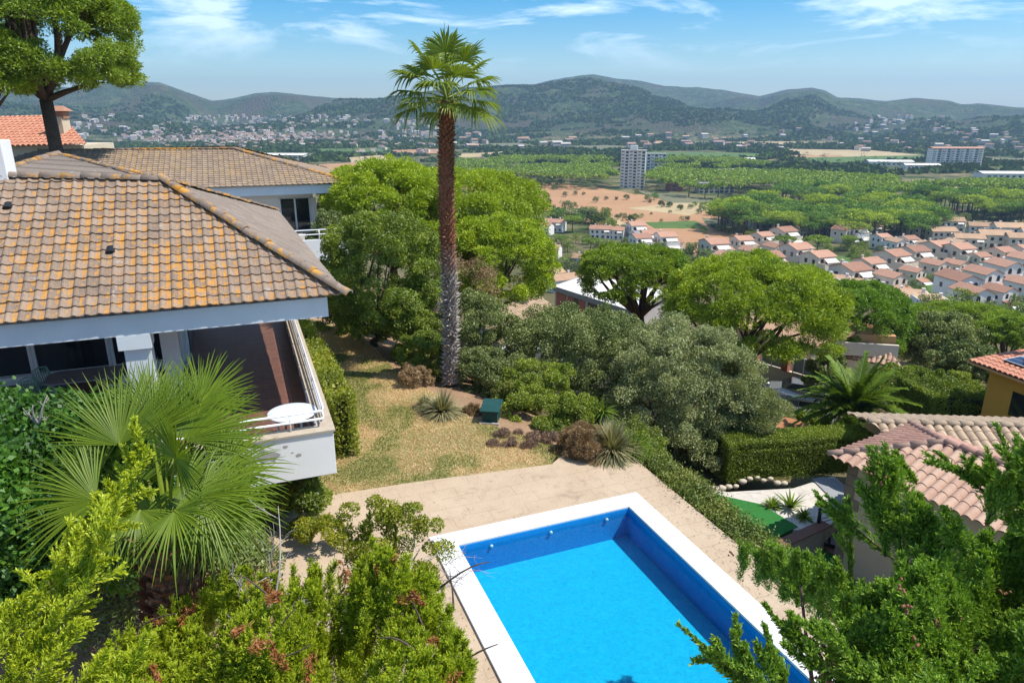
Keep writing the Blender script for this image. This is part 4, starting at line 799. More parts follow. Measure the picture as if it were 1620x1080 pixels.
for (a, w, z0, z1) in ((1.3, 2.0, -3.9, -2.75 - 2.2 + 1.9), (3.9, 1.5, -7, -3.3)):
    z1 = P0[2] - .9 if a < 3 else P0[2] - 1.1; z0 = z1 - 1.15 if a < 3 else z1 - 2.5
    b = B(); q = w0 + ux * a - vx * .04; beam(b, q, q + ux * w, .06, z0, z1); o = part(yh, 'window', b, M['glass'] if a < 3 else M['bark'], True)
ch = P0 + ux * .6 + vx * 3.1 + np.array([0, 0, 1.0]); b = B(); b.box(tuple(ch + np.array([0, 0, .6])), (.45, .45, 1.5), R(-20)); b.box(tuple(ch + np.array([0, 0, 1.4])), (.6, .6, .12), R(-20)); part(yh, 'chimney', b, M['yellowwall'], True)
vs = unit(vx * 8 + np.array([0, 0, .5])); nu_ = unit(np.cross(ux, vs))
sp = thing('solar_array', 'array of dark solar panels on the orange roof of the yellow house', 'solar panels', tuple(P0 + ux * 2.0 + vs * 1.2 + nu_ * .14))
for i_ in range(4):
    for j_ in range(3):
        o_ = P0 + ux * (.9 + i_ * 1.06) + vs * (1.1 + j_ * 1.05) + nu_ * .15 ; b = B(); q = [o_, o_ + ux * 1.02, o_ + ux * 1.02 + vs * 1.01, o_ + vs * 1.01]; b.add(q + [p - nu_ * .04 for p in q], [(0, 1, 2, 3), (7, 6, 5, 4), (0, 4, 5, 1), (1, 5, 6, 2), (2, 6, 7, 3), (3, 7, 4, 0)]); o = part(sp, 'panel', b, M['panel'], True)
        f = B(); 
        for (x0, y0, x1, y1) in ((0, 0, 1.02, .03), (0, .98, 1.02, 1.01), (0, .031, .03, .979), (.99, .031, 1.02, .979), (.031, .5, .989, .508)):
            qq = [o_ + ux * x + vs * y + nu_ * .004 for x, y in ((x0, y0), (x1, y0), (x1, y1), (x0, y1))]; f.add(qq, [(0, 1, 2, 3)])
        put('frame', f.mesh('frame', M['rail'], tuple(sp.location)), o)
# ------------------------------------------------------------ trees and shrubs of the slope
def bb(name, label, cx, cy, w, h, Y, mat, seed, n=6000, leaf=(.09, .04), cat='shrub', dy=.85, **kw):
    n = int(n * 2.0); leaf = (leaf[0] * .92, leaf[1] * 1.0); kw.setdefault('k', 60); kw.setdefault('lr', (.16, .26))
    t = Y / ray(cx, cy)[1]; c = at_y(cx, cy, Y); rx = w / 2 * t; rz = h / 2 * t / .98
    return bush(name, label, cat, c, (rx, rx * dy, rz), mat, seed, n, leaf, **kw)
PN = dict(cat='pine tree')
tree('umbrella_pine', 'tall umbrella pine with dark trunk rising over the orange roof at the top left', 'pine tree', 52, 66, 305, 178, 42, 'pine', 101, (.20, .06), 110000, 170, 58, 2.0, .42, 'bark', (.12, .19), .5, -.5, forks=12, low=.5, low_branch=.95)
tree('umbrella_pine', 'yellow green pine crown cut off by the left edge of the photo', 'pine tree', -38, 112, 150, 150, 38, 'pine2', 102, (.24, .07), 22000, 60, -50, 1.0, .3, lr=(.18, .28), forks=5, low=.3)
tree('aleppo_pine', 'bushy yellow green pine standing just right of the second white house', 'pine tree', 618, 338, 215, 150, 45, 'pine2', 103, (.24, .06), 52000, 110, None, None, .3, lr=(.14, .22), flat=.7, under=-.5)
tree('aleppo_pine', 'broad yellow green pine behind the tall palm trunk', 'pine tree', 735, 345, 240, 140, 50, 'pine2', 104, (.24, .06), 50000, 110, 745, None, .35, lr=(.14, .22), flat=.7, under=-.5)
tree('aleppo_pine', 'low hanging yellow green pine to the right of the tall palm, over the tan roofs', 'pine tree', 790, 415, 180, 135, 44, 'pine2', 105, (.22, .06), 42000, 90, 740, None, .25, lr=(.16, .25), flat=.8, under=-.7)
tree('plum_tree', 'leafy green fruit tree with leaning trunk at the back of the lawn', 'fruit tree', 606, 440, 190, 185, 27.5, 'broad', 106, (.13, .06), 36000, 80, 585, -.1, .14, lr=(.13, .22), flat=.8, under=-.8, low=.6, tuft=.3, forks=9, inner=.4)
bb('shrub', 'dark green shrub at the back left of the lawn beside the house', 545, 500, 95, 115, 30, 'broad', 107, 11000, (.12, .055))
bb('shrub', 'dark leafy thicket shrub between second house and fruit tree', 530, 400, 90, 110, 40, 'oak', 108, 9000, (.15, .07))
bb('shrub', 'dark purple leaved shrub under the fruit tree', 573, 515, 40, 45, 28, 'oak', 109, 3500, (.1, .05))
tree('holm_oak', 'round dark green shrubby tree just behind the palm trunk base', 'oak', 752, 545, 120, 150, 27, 'oak', 110, (.11, .055), 24000, 60, None, -.9, .1, lr=(.16, .26), flat=.8, under=-.8, low=.6, tuft=.3)
bb('shrub', 'green glossy shrub against the left side of the palm trunk base', 675, 570, 72, 95, 24.2, 'broad', 111, 11000, (.09, .04))
bb('shrub', 'dark green rounded shrub at the right of the palm trunk base', 752, 595, 95, 80, 23.8, 'oak', 112, 12000, (.085, .042))
bb('shrub', 'mixed green bush filling the gap above the lawn corner', 640, 500, 90, 110, 27, 'broad', 113, 10000, (.10, .05))
bb('shrub', 'thin brown branched bush with few leaves behind the palm trunk', 735, 470, 120, 120, 31, 'dry', 114, 3500, (.12, .02))
tree('holm_oak', 'dark green holm oak in the middle of the slope, left of the big grey olive', 'oak', 900, 578, 200, 165, 27, 'oak', 115, (.11, .055), 48000, 100, 890, -3.2, .16, 'greybark', lr=(.13, .22), flat=.8, under=-.7, low=.6, tuft=.3, forks=8)
tree('holm_oak', 'dark green oak crown below the white flat roof', 920, 490, 150, 70, 34, 'oak', 116, (.12, .06), 16000, 50, None, None, .15, flat=.8, under=-.5, tuft=.3) if 0 else tree('holm_oak', 'small dark oak crown directly below the white flat roof', 'oak', 950, 530, 130, 72, 33, 'oak', 116, (.13, .06), 22000, 50, None, None, .15, flat=.8, under=-.5, tuft=.3)
tree('olive_tree', 'large rounded grey green olive tree in the centre right, beyond the dry bush', 'olive tree', 1075, 630, 215, 215, 25.0, 'olive', 117, (.11, .042), 110000, 190, 1060, -4.3, .2, 'greybark', lr=(.13, .2), flat=.85, under=-.85, low=.7, tuft=.45)
bb('conical_shrub', 'feathery conical green shrub between grey olive and clipped hedge', 1172, 672, 105, 165, 24.0, 'olive', 118, 40000, (.10, .026), tuft=.6, up=.3)
bb('shrub', 'dark green mound between grey olive and white garden path', 1120, 705, 110, 90, 23.8, 'oak', 119, 14000, (.08, .04))
bb('ivy_shrub', 'green and reddish shrub over the slope beyond the green garden box', 845, 660, 120, 80, 20.8, 'hedge', 120, 16000, (.075, .035))
bb('shrub', 'rust tinged shrub above the green garden box', 825, 625, 90, 55, 22.2, 'vhedge', 121, 9000, (.075, .035))
bb('shrub', 'bright green trailing shrub left of the tall dry bush', 880, 685, 70, 45, 19.6, 'broad', 122, 6000, (.07, .035))
bb('shrub', 'low tangle of dark green leaves right of the green garden box', 800, 640, 60, 50, 22.5, 'oak', 123, 5000, (.08, .04))
bb('dry_bush', 'dense round straw brown dry bush at the corner of the pool paving', 925, 716, 86, 86, 17.9, 'dry', 124, 22000, (.10, .014), tuft=.75, dy=1, flat=.9, k=60, lr=(.2, .3))
bb('grass_tussock', 'small brown tussock left of the green garden box', 748, 664, 34, 46, 20.6, 'dry', 127, 3500, (.16, .014), tuft=.6, up=.3)
bb('dry_brush', 'brown brushwood heaped along the lawn edge below the garden box', 830, 705, 130, 34, 18.6, 'brush', 128, 12000, (.16, .012), tuft=.2, dy=.5)
bb('dry_brush', 'brown dry creeper along the edge between lawn and palm', 655, 600, 50, 40, 23, 'dry', 129, 3000, (.12, .02), tuft=.2)
bb('shrub', 'olive green shrub with rusty twigs between palm base and holm oak', 850, 610, 110, 70, 22.5, 'hedge', 230, 9000, (.075, .038))
bb('shrub', 'bright green low shrub behind the tall tussock by the pool hedge', 905, 665, 90, 70, 20.2, 'hedge', 231, 9000, (.07, .035))
bb('shrub', 'dark shrub filling the space behind the green garden box', 795, 605, 90, 70, 23.2, 'oak', 232, 9000, (.085, .042))
bb('shrub', 'loose green shrub between fruit tree and palm trunk', 655, 535, 80, 90, 26, 'hedge', 233, 8000, (.09, .045))
bush('shrub', 'dense green shrub where the pool hedge begins, below the pale tussock', 'shrub', yd(1.5, -2.7, -.55), (.95, .8, .75), 'hedge', 240, 16000, (.065, .032), 50, lr=(.16, .26))
bush('shrub', 'small mixed shrub between the grey olive and the start of the pool hedge', 'shrub', (3.6, 19.2, -.5), (.9, .8, .7), 'vhedge', 241, 14000, (.065, .032), 50, lr=(.16, .26))
# small cordyline
c = at_y(953, 672, 20.3); t_ = thing('cabbage_tree', 'small thin stemmed tree with one tuft of sword leaves before the grey olive', 'yucca', (c[0], c[1], c[2] - .5)); b = B(); b.tube([(0, 0, 0), (.02, 0, .5), (0, 0, .95)], [.045, .035, .04], 8); part(t_, 'trunk', b, M['greybark'])
def tuft_mesh(name, n, Lf, Wf, mat, rg, droop=.5, low=-.3):
    V = []; Q = []; Rn = []
    for i in range(n):
        a = rg.random() * 2 * math.pi; e = math.asin(rg.uniform(low, 1)); d = np.array([math.cos(a) * math.cos(e), math.sin(a) * math.cos(e), math.sin(e)]); s = np.array([-math.sin(a), math.cos(a), 0]); l_ = Lf * rg.uniform(.7, 1.1); o = len(V); us = (0, .3, .6, .85, 1); r_ = rg.random()
        for u in us:
            p = d * l_ * u - np.array([0, 0, 1]) * droop * l_ * u * u * math.cos(e); w = Wf * (1 - u ** 2) * .5 + .001; V += [p - s * w, p + s * w]
        for k in range(4): Q.append((o + 2 * k, o + 2 * k + 1, o + 2 * k + 3, o + 2 * k + 2)); Rn.append(r_)
    return arr_mesh(name, V, Q, M[mat], Rn)
rg = np.random.default_rng(31)
put('leaves', tuft_mesh('leaves', 70, .62, .05, 'palm2', rg, .35), t_, (0, 0, .95))
for (px, py, l_, w_, lab) in ((1222, 800, .45, .06, 'small fan shaped yucca on the white path edge, left of its taller neighbour'), (1250, 802, .75, .09, 'tall thin yucca with sword leaves on the edge of the artificial lawn'), (1272, 818, .42, .05, 'low greyish spiky plant nearest the railing post by the lawn')):
    c = at_z(px, py, -3.25); put('yucca', tuft_mesh('yucca', 28 if w_ > .07 else 60, l_, w_, 'palm2', rg, .25, .35 if w_ > .07 else 0), None, c, label=lab, cat='yucca')
for (px, py, r_, n_, lab, mt) in ((700, 655, 1.0, 900, 'spiky straw coloured tussock in front of the palm trunk base', 'tussock'), (968, 718, 1.15, 1500, 'pale green and straw tussock behind the round dry bush', 'tussock'), (672, 645, .6, 350, 'small low tussock left of the spiky one by the palm', 'tussock'), (1000, 716, .9, 500, 'narrow green tussock at the right of the pale one by the hedge', 'palm2')):
    c = at_z(px, py, 0); put('grass_tussock', tuft_mesh('grass_tussock', n_, r_, .03, mt, rg, .55, .15), None, c, label=lab, cat='grass tussock')
# green garden box by the palm
g = at_z(775, 668, 0.0); t_ = thing('garden_box', 'dark green box with overhanging flat lid beside the palm trunk', 'garden box', (g[0], g[1], -.1), R(-8)); b = B(); b.box((0, .3, .27), (.46, .62, .52)); part(t_, 'box_body', b, M['greenbox'], bevel=.01)
b = B(); b.box((0, .30, .53), (.60, .88, .05), 0, R(4)); part(t_, 'lid', b, M['greenbox'], bevel=.01); b = B(); b.box((0, -.12, .1), (.6, .08, .07)); part(t_, 'ledge', b, M['concrete'])
# clipped hedge (right) and boundary hedges: foliage skins on boxy bodies
def hedge(name, label, path, hgt, wid, mat, seed, n, leaf=(.07, .04), zb=None, rough=.06, group=None, base=None):
    rg = np.random.default_rng(seed); P = np.array(path, float); seg = np.diff(P, axis=0); L_ = np.linalg.norm(seg[:, :2], axis=1); Lt = L_.sum()
    s = rg.random(n) * Lt; cum = np.concatenate([[0], np.cumsum(L_)]); k = np.clip(np.searchsorted(cum, s, 'right') - 1, 0, len(L_) - 1); f = (s - cum[k]) / L_[k]
    C = P[k] + seg[k] * f[:, None]; d = seg[k] / L_[k][:, None]; nv = np.stack([-d[:, 1], d[:, 0], 0 * s], 1)
    side = rg.random(n); hh = hgt * (1 + rough * 1.2 * (fbm(s / .9, s * 0 + seed, 3, seed) - .5) * 4 * .5); per = wid + 2 * hgt
    x = np.where(side < wid / per, rg.uniform(-.5, .5, n), np.where(side < (wid + hgt) / per, -.5, .5)); z = np.where(side < wid / per, 1.0, rg.random(n))
    out = np.stack([nv[:, 0] * np.sign(x) * (z < 1), nv[:, 1] * np.sign(x) * (z < 1), (z >= 1) * 1.0], 1)
    wob = 1 + rough * 4 * (fbm(s / .5 + 7, z * 3 + seed, 3, seed + 3) - .5)
    pos = C + nv * (x * wid * wob * (1 - .15 * (z > .85)))[:, None] + np.array([0, 0, 1]) * (z * hh)[:, None] + rg.normal(size=(n, 3)) * rough * .5 - out * (rg.random(n) ** 2 * .18)[:, None]
    ne = int(n * wid / Lt * .9); e_ = rg.integers(0, 2, ne) * (len(P) - 1); ke = np.clip(e_, 0, len(L_) - 1); de = seg[ke] / L_[ke][:, None]; nve = np.stack([-de[:, 1], de[:, 0], 0 * e_], 1); sg = np.where(e_ > 0, 1, -1)[:, None]
    pe = P[e_] + nve * (rg.uniform(-.5, .5, ne) * wid)[:, None] + np.array([0, 0, 1]) * (rg.random(ne) * hgt)[:, None] - de * sg * (rg.random(ne) * .25)[:, None]
    pos = np.concatenate([pos, pe]); out = np.concatenate([out, de * sg]); s = np.append(s, s[:1].repeat(ne)); z = np.append(z, rg.random(ne)); x = np.append(x, rg.random(ne)); n = n + ne
    D = rg.normal(size=(n, 3)) + out * .5
    o = P[0]; V, Q = leaves(pos - o, D, leaf[0] * rg.uniform(.7, 1.3, n), leaf[1] * rg.uniform(.7, 1.3, n), rg)
    blot = fbm(s / .8, z * 2 + x, 3, seed + 9); me = arr_mesh(name, V, Q, M[mat], np.clip(rg.random(n) * .5 + (blot - .25) * .9, 0, 1))
    root = thing(name, label, 'hedge', tuple(o), group=group); put('foliage', me, root)
    b = B()
    for i in range(len(P) - 1):
        dd = seg[i] / L_[i]; nn_ = np.array([-dd[1], dd[0], 0]); w = wid * .5 - .2; P0_ = P[i] + dd * (.3 if i == 0 else 0); P1_ = P[i + 1] - dd * (.3 if i == len(P) - 2 else 0); q = [P0_ - nn_ * w, P1_ - nn_ * w, P1_ + nn_ * w, P0_ + nn_ * w]
        b.add([tuple(p - o) for p in q] + [tuple(p - o + np.array([0, 0, hgt * .86])) for p in q], [(0, 3, 2, 1), (4, 5, 6, 7), (0, 1, 5, 4), (1, 2, 6, 5), (2, 3, 7, 6), (3, 0, 4, 7)])
    put('branches', b.mesh('branches', M['hedgecore']), root); return root
M['hedgecore'] = simple('twiggy_interior', (.03, .035, .015), (.015, .018, .008), 8, 1)
h0, h1 = at_z(1165, 766, -3.4), at_z(1330, 755, -3.4); hd = unit(h1 - h0); 
hedge('clipped_hedge', 'tall neatly clipped green hedge behind the white garden path', [h0 + np.array([-.4, .7, 0]), h1 + np.array([1.2, .95, 0])], 1.45, 1.25, 'hedge', 201, 60000, (.055, .035), rough=.035)
hedge('boundary_hedge', 'variegated green and cream hedge along the right side of the pool', [yd(1.25, -3.4, -1.0), yd(1.45, -2.0, -1.0), yd(1.42, 1.5, -1.05), yd(1.4, 6, -1.05), yd(1.4, 10, -1.05)], 1.12, .95, 'vhedge', 202, 60000, (.07, .035), rough=.16)
hedge('side_hedge', 'yellow green hedge growing along the outside of the terrace parapet', [hp(-.1, 1.6, .0), hp(-.3, 6, .0), hp(-.8, 13, .0)], 1.9, .75, 'yellow', 203, 30000, (.085, .05), rough=.12)
hedge('slope_hedge', 'long loose green hedge between phoenix palm and yellow house', [at_z(1440, 655, -5.6), at_z(1490, 652, -5.6), at_z(1550, 660, -5.6)], 1.5, 3.0, 'hedge', 204, 30000, (.10, .05), rough=.15)
bb('shrub', 'dark green vine shrub right behind the phoenix palm', 1425, 612, 120, 60, 37, 'broad', 205, 12000, (.13, .07), dy=.6)
bb('shrub', 'bright green bush left of the yellow house wall', 1505, 615, 60, 50, 36, 'broad', 206, 8000, (.12, .06))
bb('shrub', 'grey green low bush beside the metal fence by the parked car', 1215, 655, 100, 40, 37, 'olive', 207, 9000, (.10, .04), dy=.5)
bb('shrub', 'dark round tree crown overhanging the parked car', 1308, 598, 60, 70, 43, 'oak', 208, 13000, (.15, .07))
bb('shrub', 'dark green bushes at the foot of the phoenix palm', 1335, 700, 90, 60, 33, 'oak', 209, 10000, (.12, .06))
bb('shrub', 'mixed green shrub at the left foot of the phoenix palm', 1285, 670, 60, 40, 37, 'hedge', 210, 6000, (.12, .06))
# red earth patch and road with the parked car
def drape(name, pxs, mat, off=.12, kind='structure', n=14, z=None):
    P = [at_z(*p, z) if z is not None else ground(*p) for p in pxs]; b = B(); b.slab([(p[0], p[1], p[2] + off) for p in (P if sum(P[i][0] * P[(i + 1) % len(P)][1] - P[(i + 1) % len(P)][0] * P[i][1] for i in range(len(P))) > 0 else P[::-1])], .6); return put(name, b.mesh(name, mat), kind=kind)
drape('red_soil', [(1195, 700), (1225, 655), (1262, 664), (1320, 690), (1300, 706)], M['redsoil'], z=-7.0, off=0)
drape('road', [(1120, 590), (1165, 575), (1240, 612), (1330, 660), (1310, 672), (1220, 640), (1150, 612)], M['asphalt'], z=-10.35, off=0)
drape('pavement', [(1150, 573), (1175, 570), (1290, 618), (1290, 634), (1240, 611)], M['pave_red'], z=-10.2, off=0)
def car(label, c, rz):
    t_ = thing('parked_car', label, 'car', c, rz); pr_ = [(-2.1, .35), (-2.15, .75), (-2.05, 1.0), (-1.75, 1.05), (-1.35, 1.5), (.5, 1.55), (1.15, 1.08), (1.95, .92), (2.12, .7), (2.1, .35)]
    b = B(); n = len(pr_)
    for s, yy in ((1, .78), (1, .86)): pass
    V = [(x, -.88 if z < 1.08 else -.70, z) for x, z in pr_] + [(x, .88 if z < 1.08 else .70, z) for x, z in pr_]
    b.add(V, [tuple(range(n)), tuple(range(n, 2 * n))[::-1]] + [(i, n + i, n + (i + 1) % n, (i + 1) % n) for i in range(n)]); part(t_, 'body', b, M['carpaint'], bevel=.04)
    for s in (-1, 1): b = B(); yy = s * .80; b.add([(-1.5, s * .85, 1.1), (.95, s * .85, 1.12), (.45, s * .735, 1.47), (-1.22, s * .735, 1.44)], [(0, 1, 2, 3) if s < 0 else (3, 2, 1, 0)]); part(t_, 'side_window', b, M['glass'])
    b = B(); b.add([(.58, -.66, 1.51), (.58, .66, 1.51), (1.16, .78, 1.10), (1.16, -.78, 1.10)], [(0, 3, 2, 1)]); part(t_, 'windscreen', b, M['glass'])
    for x in (-1.3, 1.3):
        for s in (-1, 1):
            b = B(); b.tube([(x, s * .72, .34), (x, s * .92, .34)], .34, 18); w = part(t_, 'wheel', b, M['tyre']); r_ = B(); r_.tube([(x, s * .90, .34), (x, s * .935, .34)], .2, 14); put('rim', r_.mesh('rim', M['carpaint']), w)
    for s in (-1, 1): b = B(); b.box((2.03, s * .62, .78), (.18, .36, .14)); part(t_, 'headlight', b, M['rail'])
c = at_z(1262, 634, -10.3); car('silver grey car parked on the road under the dark tree', tuple(c), R(158))
# wall with fence panels above the road
w0, w1 = at_z(1150, 588, -10.2), at_z(1292, 634, -10.2); fwall = thing('road_wall', 'cream wall with grey fence panels along the road behind the big pine', 'wall', tuple(w0)); fd = unit(w1 - w0); fl_ = np.linalg.norm(w1 - w0)
b = B(); beam(b, w0, w1, .3, -10.6, -8.7); part(fwall, 'wall_body', b, M['cream'], True)
for k in range(3):
    a = w0 + fd * (.4 + k * fl_ / 3); e = a + fd * (fl_ / 3 - .9); b = B(); beam(b, a, e, .05, -8.6, -7.45); pn = part(fwall, 'fence_panel', b, M['greywall'], True); f = B()
    for z in (-8.66, -7.44): f.tube([(a[0], a[1] - .05, z), (e[0], e[1] - .05, z)], .03, 5)
    for q in range(3): p = a + (e - a) * q / 2; f.tube([(p[0], p[1] - .05, -8.7), (p[0], p[1] - .05, -7.4)], .035, 5)
    put('frame', f.mesh('frame', M['rail'], tuple(fwall.location)), pn)
    b = B(); q = e + fd * .35; b.box((q[0], q[1], -8.05), (.5, .4, 1.3), math.atan2(fd[1], fd[0])); part(fwall, 'pillar', b, M['brick'], True)
fa, fb = at_z(1190, 618, -9.9), at_z(1262, 650, -9.9); mf = thing('metal_fence', 'low grey metal picket fence between road and red soil', 'fence', tuple(fa)); b = B()
nb = 34
for k in range(nb): p = fa + (fb - fa) * k / (nb - 1); b.box((p[0], p[1], -9.7), (.035, .035, 1.3))
b.tube([(fa[0], fa[1], -9.15), (fb[0], fb[1], -9.15)], .03, 5); b.tube([(fa[0], fa[1], -10.1), (fb[0], fb[1], -10.1)], .03, 5); part(mf, 'pickets', b, M['greywall'], True)
# pines of the middle distance
tree('stone_pine', 'large bright green umbrella pine with forked trunk, right of the grey olive', 'pine tree', 1187, 500, 262, 172, 44, 'pine2', 130, (.22, .055), 90000, 150, 1157, -9.6, .36, 'bark', (.13, .2), .6, -.2, forks=10, low=.35, low_branch=1.0)
tree('stone_pine', 'mid green umbrella pine with spreading reddish limbs beside the white flat roof', 'pine tree', 1000, 440, 165, 92, 52, 'pine', 131, (.24, .06), 40000, 90, 1033, -12.2, .36, 'barkred', (.14, .22), .55, -.25, forks=9, low=.3, low_branch=1.35)
tree('stone_pine', 'deep green dome shaped pine behind and right of the largest pine', 'pine tree', 1352, 508, 168, 112, 56, 'pinedk', 132, (.26, .07), 42000, 100, 1338, -13.8, .34, 'bark', (.14, .22), .6, -.3, forks=8, low=.35, low_branch=1.2)
tree('stone_pine', 'bright green pine crown behind the dark oaks at the right edge', 'pine tree', 1535, 515, 165, 52, 72, 'pine', 133, (.3, .08), 24000, 70, None, None, .3, 'bark', (.12, .2), .6, -.3)
tree('stone_pine', 'light green pine crown cut by the right edge above the yellow house', 'pine tree', 1600, 540, 90, 70, 60, 'pine', 134, (.28, .08), 16000, 50, None, None, .3, 'bark', (.16, .24), .6, -.3)
tree('holm_oak', 'dark round oak between deep green pine and yellow house', 'oak', 1480, 545, 120, 85, 55, 'oak', 135, (.22, .11), 26000, 70, None, None, .25, flat=.8, under=-.5, tuft=.3)
tree('holm_oak', 'dark oak just left of the yellow house roof', 'oak', 1525, 578, 80, 70, 44, 'oak', 136, (.2, .1), 15000, 50, None, None, .2, flat=.8, under=-.5, tuft=.3)
tree('italian_cypress', 'narrow dark cypress between two pines in the centre right', 'cypress tree', 1075, 480, 28, 110, 50, 'cyp', 137, (.2, .07), 9000, 40, None, None, .12, lr=(.4, .6), flat=1, under=-.95, fl=(1, 1, 1.6))
# phoenix palm
def date_palm(label, base, top, n, Lf, seed, name='date_palm'):
    rg = np.random.default_rng(seed); t_ = thing(name, label, 'palm tree', tuple(base)); off = np.array(top) - np.array(base)
    b = B(); m = 10; b.tube([off * i / m + np.array([0, 0, -.3 if i == 0 else 0]) for i in range(m + 1)], [.34 + .05 * (i % 2) for i in range(m + 1)], 12); b.lathe([(.3, -.5), (.62, -.15), (.6, .15), (.3, .5)], 12, tuple(off)); part(t_, 'trunk', b, M['bark'])
    for i in range(n):
        az = i * 2.39996 + rg.normal() * .1; el = math.asin(np.clip(-.35 + 1.3 * (1 - i / n) ** 1.0 - .0, -.5, .97)); V = []; Q = []; Rn = []
        d0 = np.array([math.cos(az) * math.cos(el), math.sin(az) * math.cos(el), math.sin(el)]); side = np.array([-math.sin(az), math.cos(az), 0]); Ls = Lf * rg.uniform(.85, 1.1); dr = rg.uniform(.35, .6)
        pos = lambda u: d0 * Ls * u - np.array([0, 0, 1]) * dr * Ls * u ** 2.2 * math.cos(el) * .9
        us = np.linspace(.0, 1, 9)
        for a, c in zip(us[:-1], us[1:]):
            o = len(V); w = .035 * (1 - a) + .008; V += [pos(a) - side * w, pos(a) + side * w, pos(c) + side * w, pos(c) - side * w]; Q.append((o, o + 1, o + 2, o + 3)); Rn.append(.9)
        k = 62
        for j in range(k):
            u = .12 + .88 * j / k; p = pos(u); tg = unit(pos(min(u + .02, 1)) - pos(u - .02)); ll = Ls * .17 * math.sin(min(1, u * 1.25) * math.pi * .86 + .25) + .08
            for s in (-1, 1):
                dd = unit(side * s * .9 + tg * .75 + np.array([0, 0, .25 + .2 * rg.normal()])); ww = unit(np.cross(dd, np.array([0, 0, 1.]) + side * s * .5)) * .045; o = len(V); tip = p + dd * ll - np.array([0, 0, .12 * ll]); V += [p - ww, p + ww, tip + ww * .15, tip - ww * .15]; Q.append((o, o + 1, o + 2, o + 3)); Rn.append(.2 + .5 * rg.random())
        put('frond', arr_mesh('frond', np.array(V), Q, M['palm2'], Rn), t_, off + np.array([0, 0, .2]))
    for i in range(6):
        az = rg.random() * 6.28 if i > 3 else R(-90) + rg.normal() * .8; c = off + np.array([math.cos(az) * .55, math.sin(az) * .55, -.05]); C = c + rg.normal(size=(260, 3)) * np.array([.16, .16, .13]); V, Q = leaves(C, rg.normal(size=(260, 3)), .08, .05, rg); put('date_cluster', arr_mesh('date_cluster', V, Q, M['date'], rg.random(260)), t_)
c = at_y(1350, 648, 32.5); date_palm('phoenix palm with arching feathery fronds and orange date clusters', (c[0], c[1], hz(c[0], c[1]) - .2), c, 60, 3.3, 140)
# ------------------------------------------------------------ tall fan palm
def fan_palm(label, base, topz, lean, fr, seed, rbase, rtop, spikes, mat, parts_group=None, boots=True):
    pass
base = at_z(712, 606, -.1); top = at_y(707, 160, base[1]); t_ = thing('fan_palm', 'very tall fan palm with shaggy trunk, grey below and red brown above', 'palm tree', tuple(base)); rg = np.random.default_rng(77); off = top - base; hh = off[2]
def tp(z): return np.array([off[0] * z / hh + .05 * math.sin(z * .7), off[1] * z / hh, z])
V = []; Q = []; Rn = []; na_ = 26; rows = 150
for i in range(rows + 1):
    z = hh * i / rows; r_ = .21 + .018 * math.sin(z * 2.1) - .012 * z / hh
    for k in range(na_): a = 2 * math.pi * k / na_; V.append(tp(z) + np.array([math.cos(a), math.sin(a), 0]) * (r_ + rg.normal() * .016))
for i in range(rows):
    for k in range(na_): Q.append((i * na_ + k, i * na_ + (k + 1) % na_, (i + 1) * na_ + (k + 1) % na_, (i + 1) * na_ + k)); Rn.append(rg.random() * .7)
# leaf-base stubs in a criss-cross spiral
for i in range(900):
    z = hh * (i + .5) / 900; a = i * 2.39996; d = np.array([math.cos(a), math.sin(a), 0]); s = np.array([-math.sin(a), math.cos(a), 0]); c = tp(z) + d * .20; w = rg.uniform(.035, .065); ln = rg.uniform(.07, .16) * (1.3 if z < 4 else 1); up_ = rg.uniform(.3, 1.0) if z > 4 else rg.uniform(-.2, .8)
    tip = c + d * ln + np.array([0, 0, up_ * ln]); o = len(V); tw = s * w; sk = s * rg.normal() * .03
    V += [c - tw - np.array([0, 0, .03]), c + tw - np.array([0, 0, .03]), tip + tw * .35 + sk, tip - tw * .35 + sk, c + np.array([0, 0, .05])]
    Q += [(o, o + 1, o + 2, o + 3), (o + 1, o + 4, o + 2, o + 2), (o, o + 3, o + 4, o + 4)]; Rn += [rg.uniform(.55, 1)] * 3
me = bpy.data.meshes.new('trunk'); me.from_pydata([tuple(v) for v in V], [], [q if len(set(q)) == 4 else tuple(dict.fromkeys(q)) for q in Q]); me.materials.append(M['ptrunk']); a_ = me.attributes.new('rnd', 'FLOAT', 'FACE'); a_.data.foreach_set('value', Rn); put('trunk', me, t_)
FR = []
for i in range(28):
    az = i * 2.39996; el = math.asin(np.clip(.99 - 1.28 * (i / 27) ** 1.1, -.35, .98)); FR.append((az, el))
for i, (az, el) in enumerate(FR):
    d = np.array([math.cos(az) * math.cos(el), math.sin(az) * math.cos(el), math.sin(el)]); pl = rg.uniform(.85, 1.25); c0 = off + np.array([0, 0, .0 + .3 * max(0, math.sin(el))]); hub = c0 + d * pl; b = B(); b.tube([c0, c0 + d * pl * .5 + np.array([0, 0, .04]), hub], [.035, .022, .015], 5)
    nrm = np.array([-math.cos(az) * math.sin(el), -math.sin(az) * math.sin(el), math.cos(el)])
    v, q, rn = fan_leaf(hub, unit(d + np.array([0, 0, -.12])), nrm, rg.uniform(.78, 1.0), 28, R(200), .85 if el < .5 else .45, rg, .6, .1); o = len(v)
    v = v + [np.array(x) for x in b.v]; q = q + [tuple(o + k for k in (f if len(f) == 4 else f[:4])) for f in b.f if len(f) == 4]; rn = rn + [.8] * (len(q) - len(rn))
    put('frond', arr_mesh('frond', np.array(v), q, M['tallpalm'], rn), t_)
# spear leaf
b = B(); b.tube([off, off + np.array([.0, 0, 1.6]), off + np.array([-.02, 0, 2.3])], [.03, .02, .004], 6); part(t_, 'spear_leaf', b, M['palm2'])
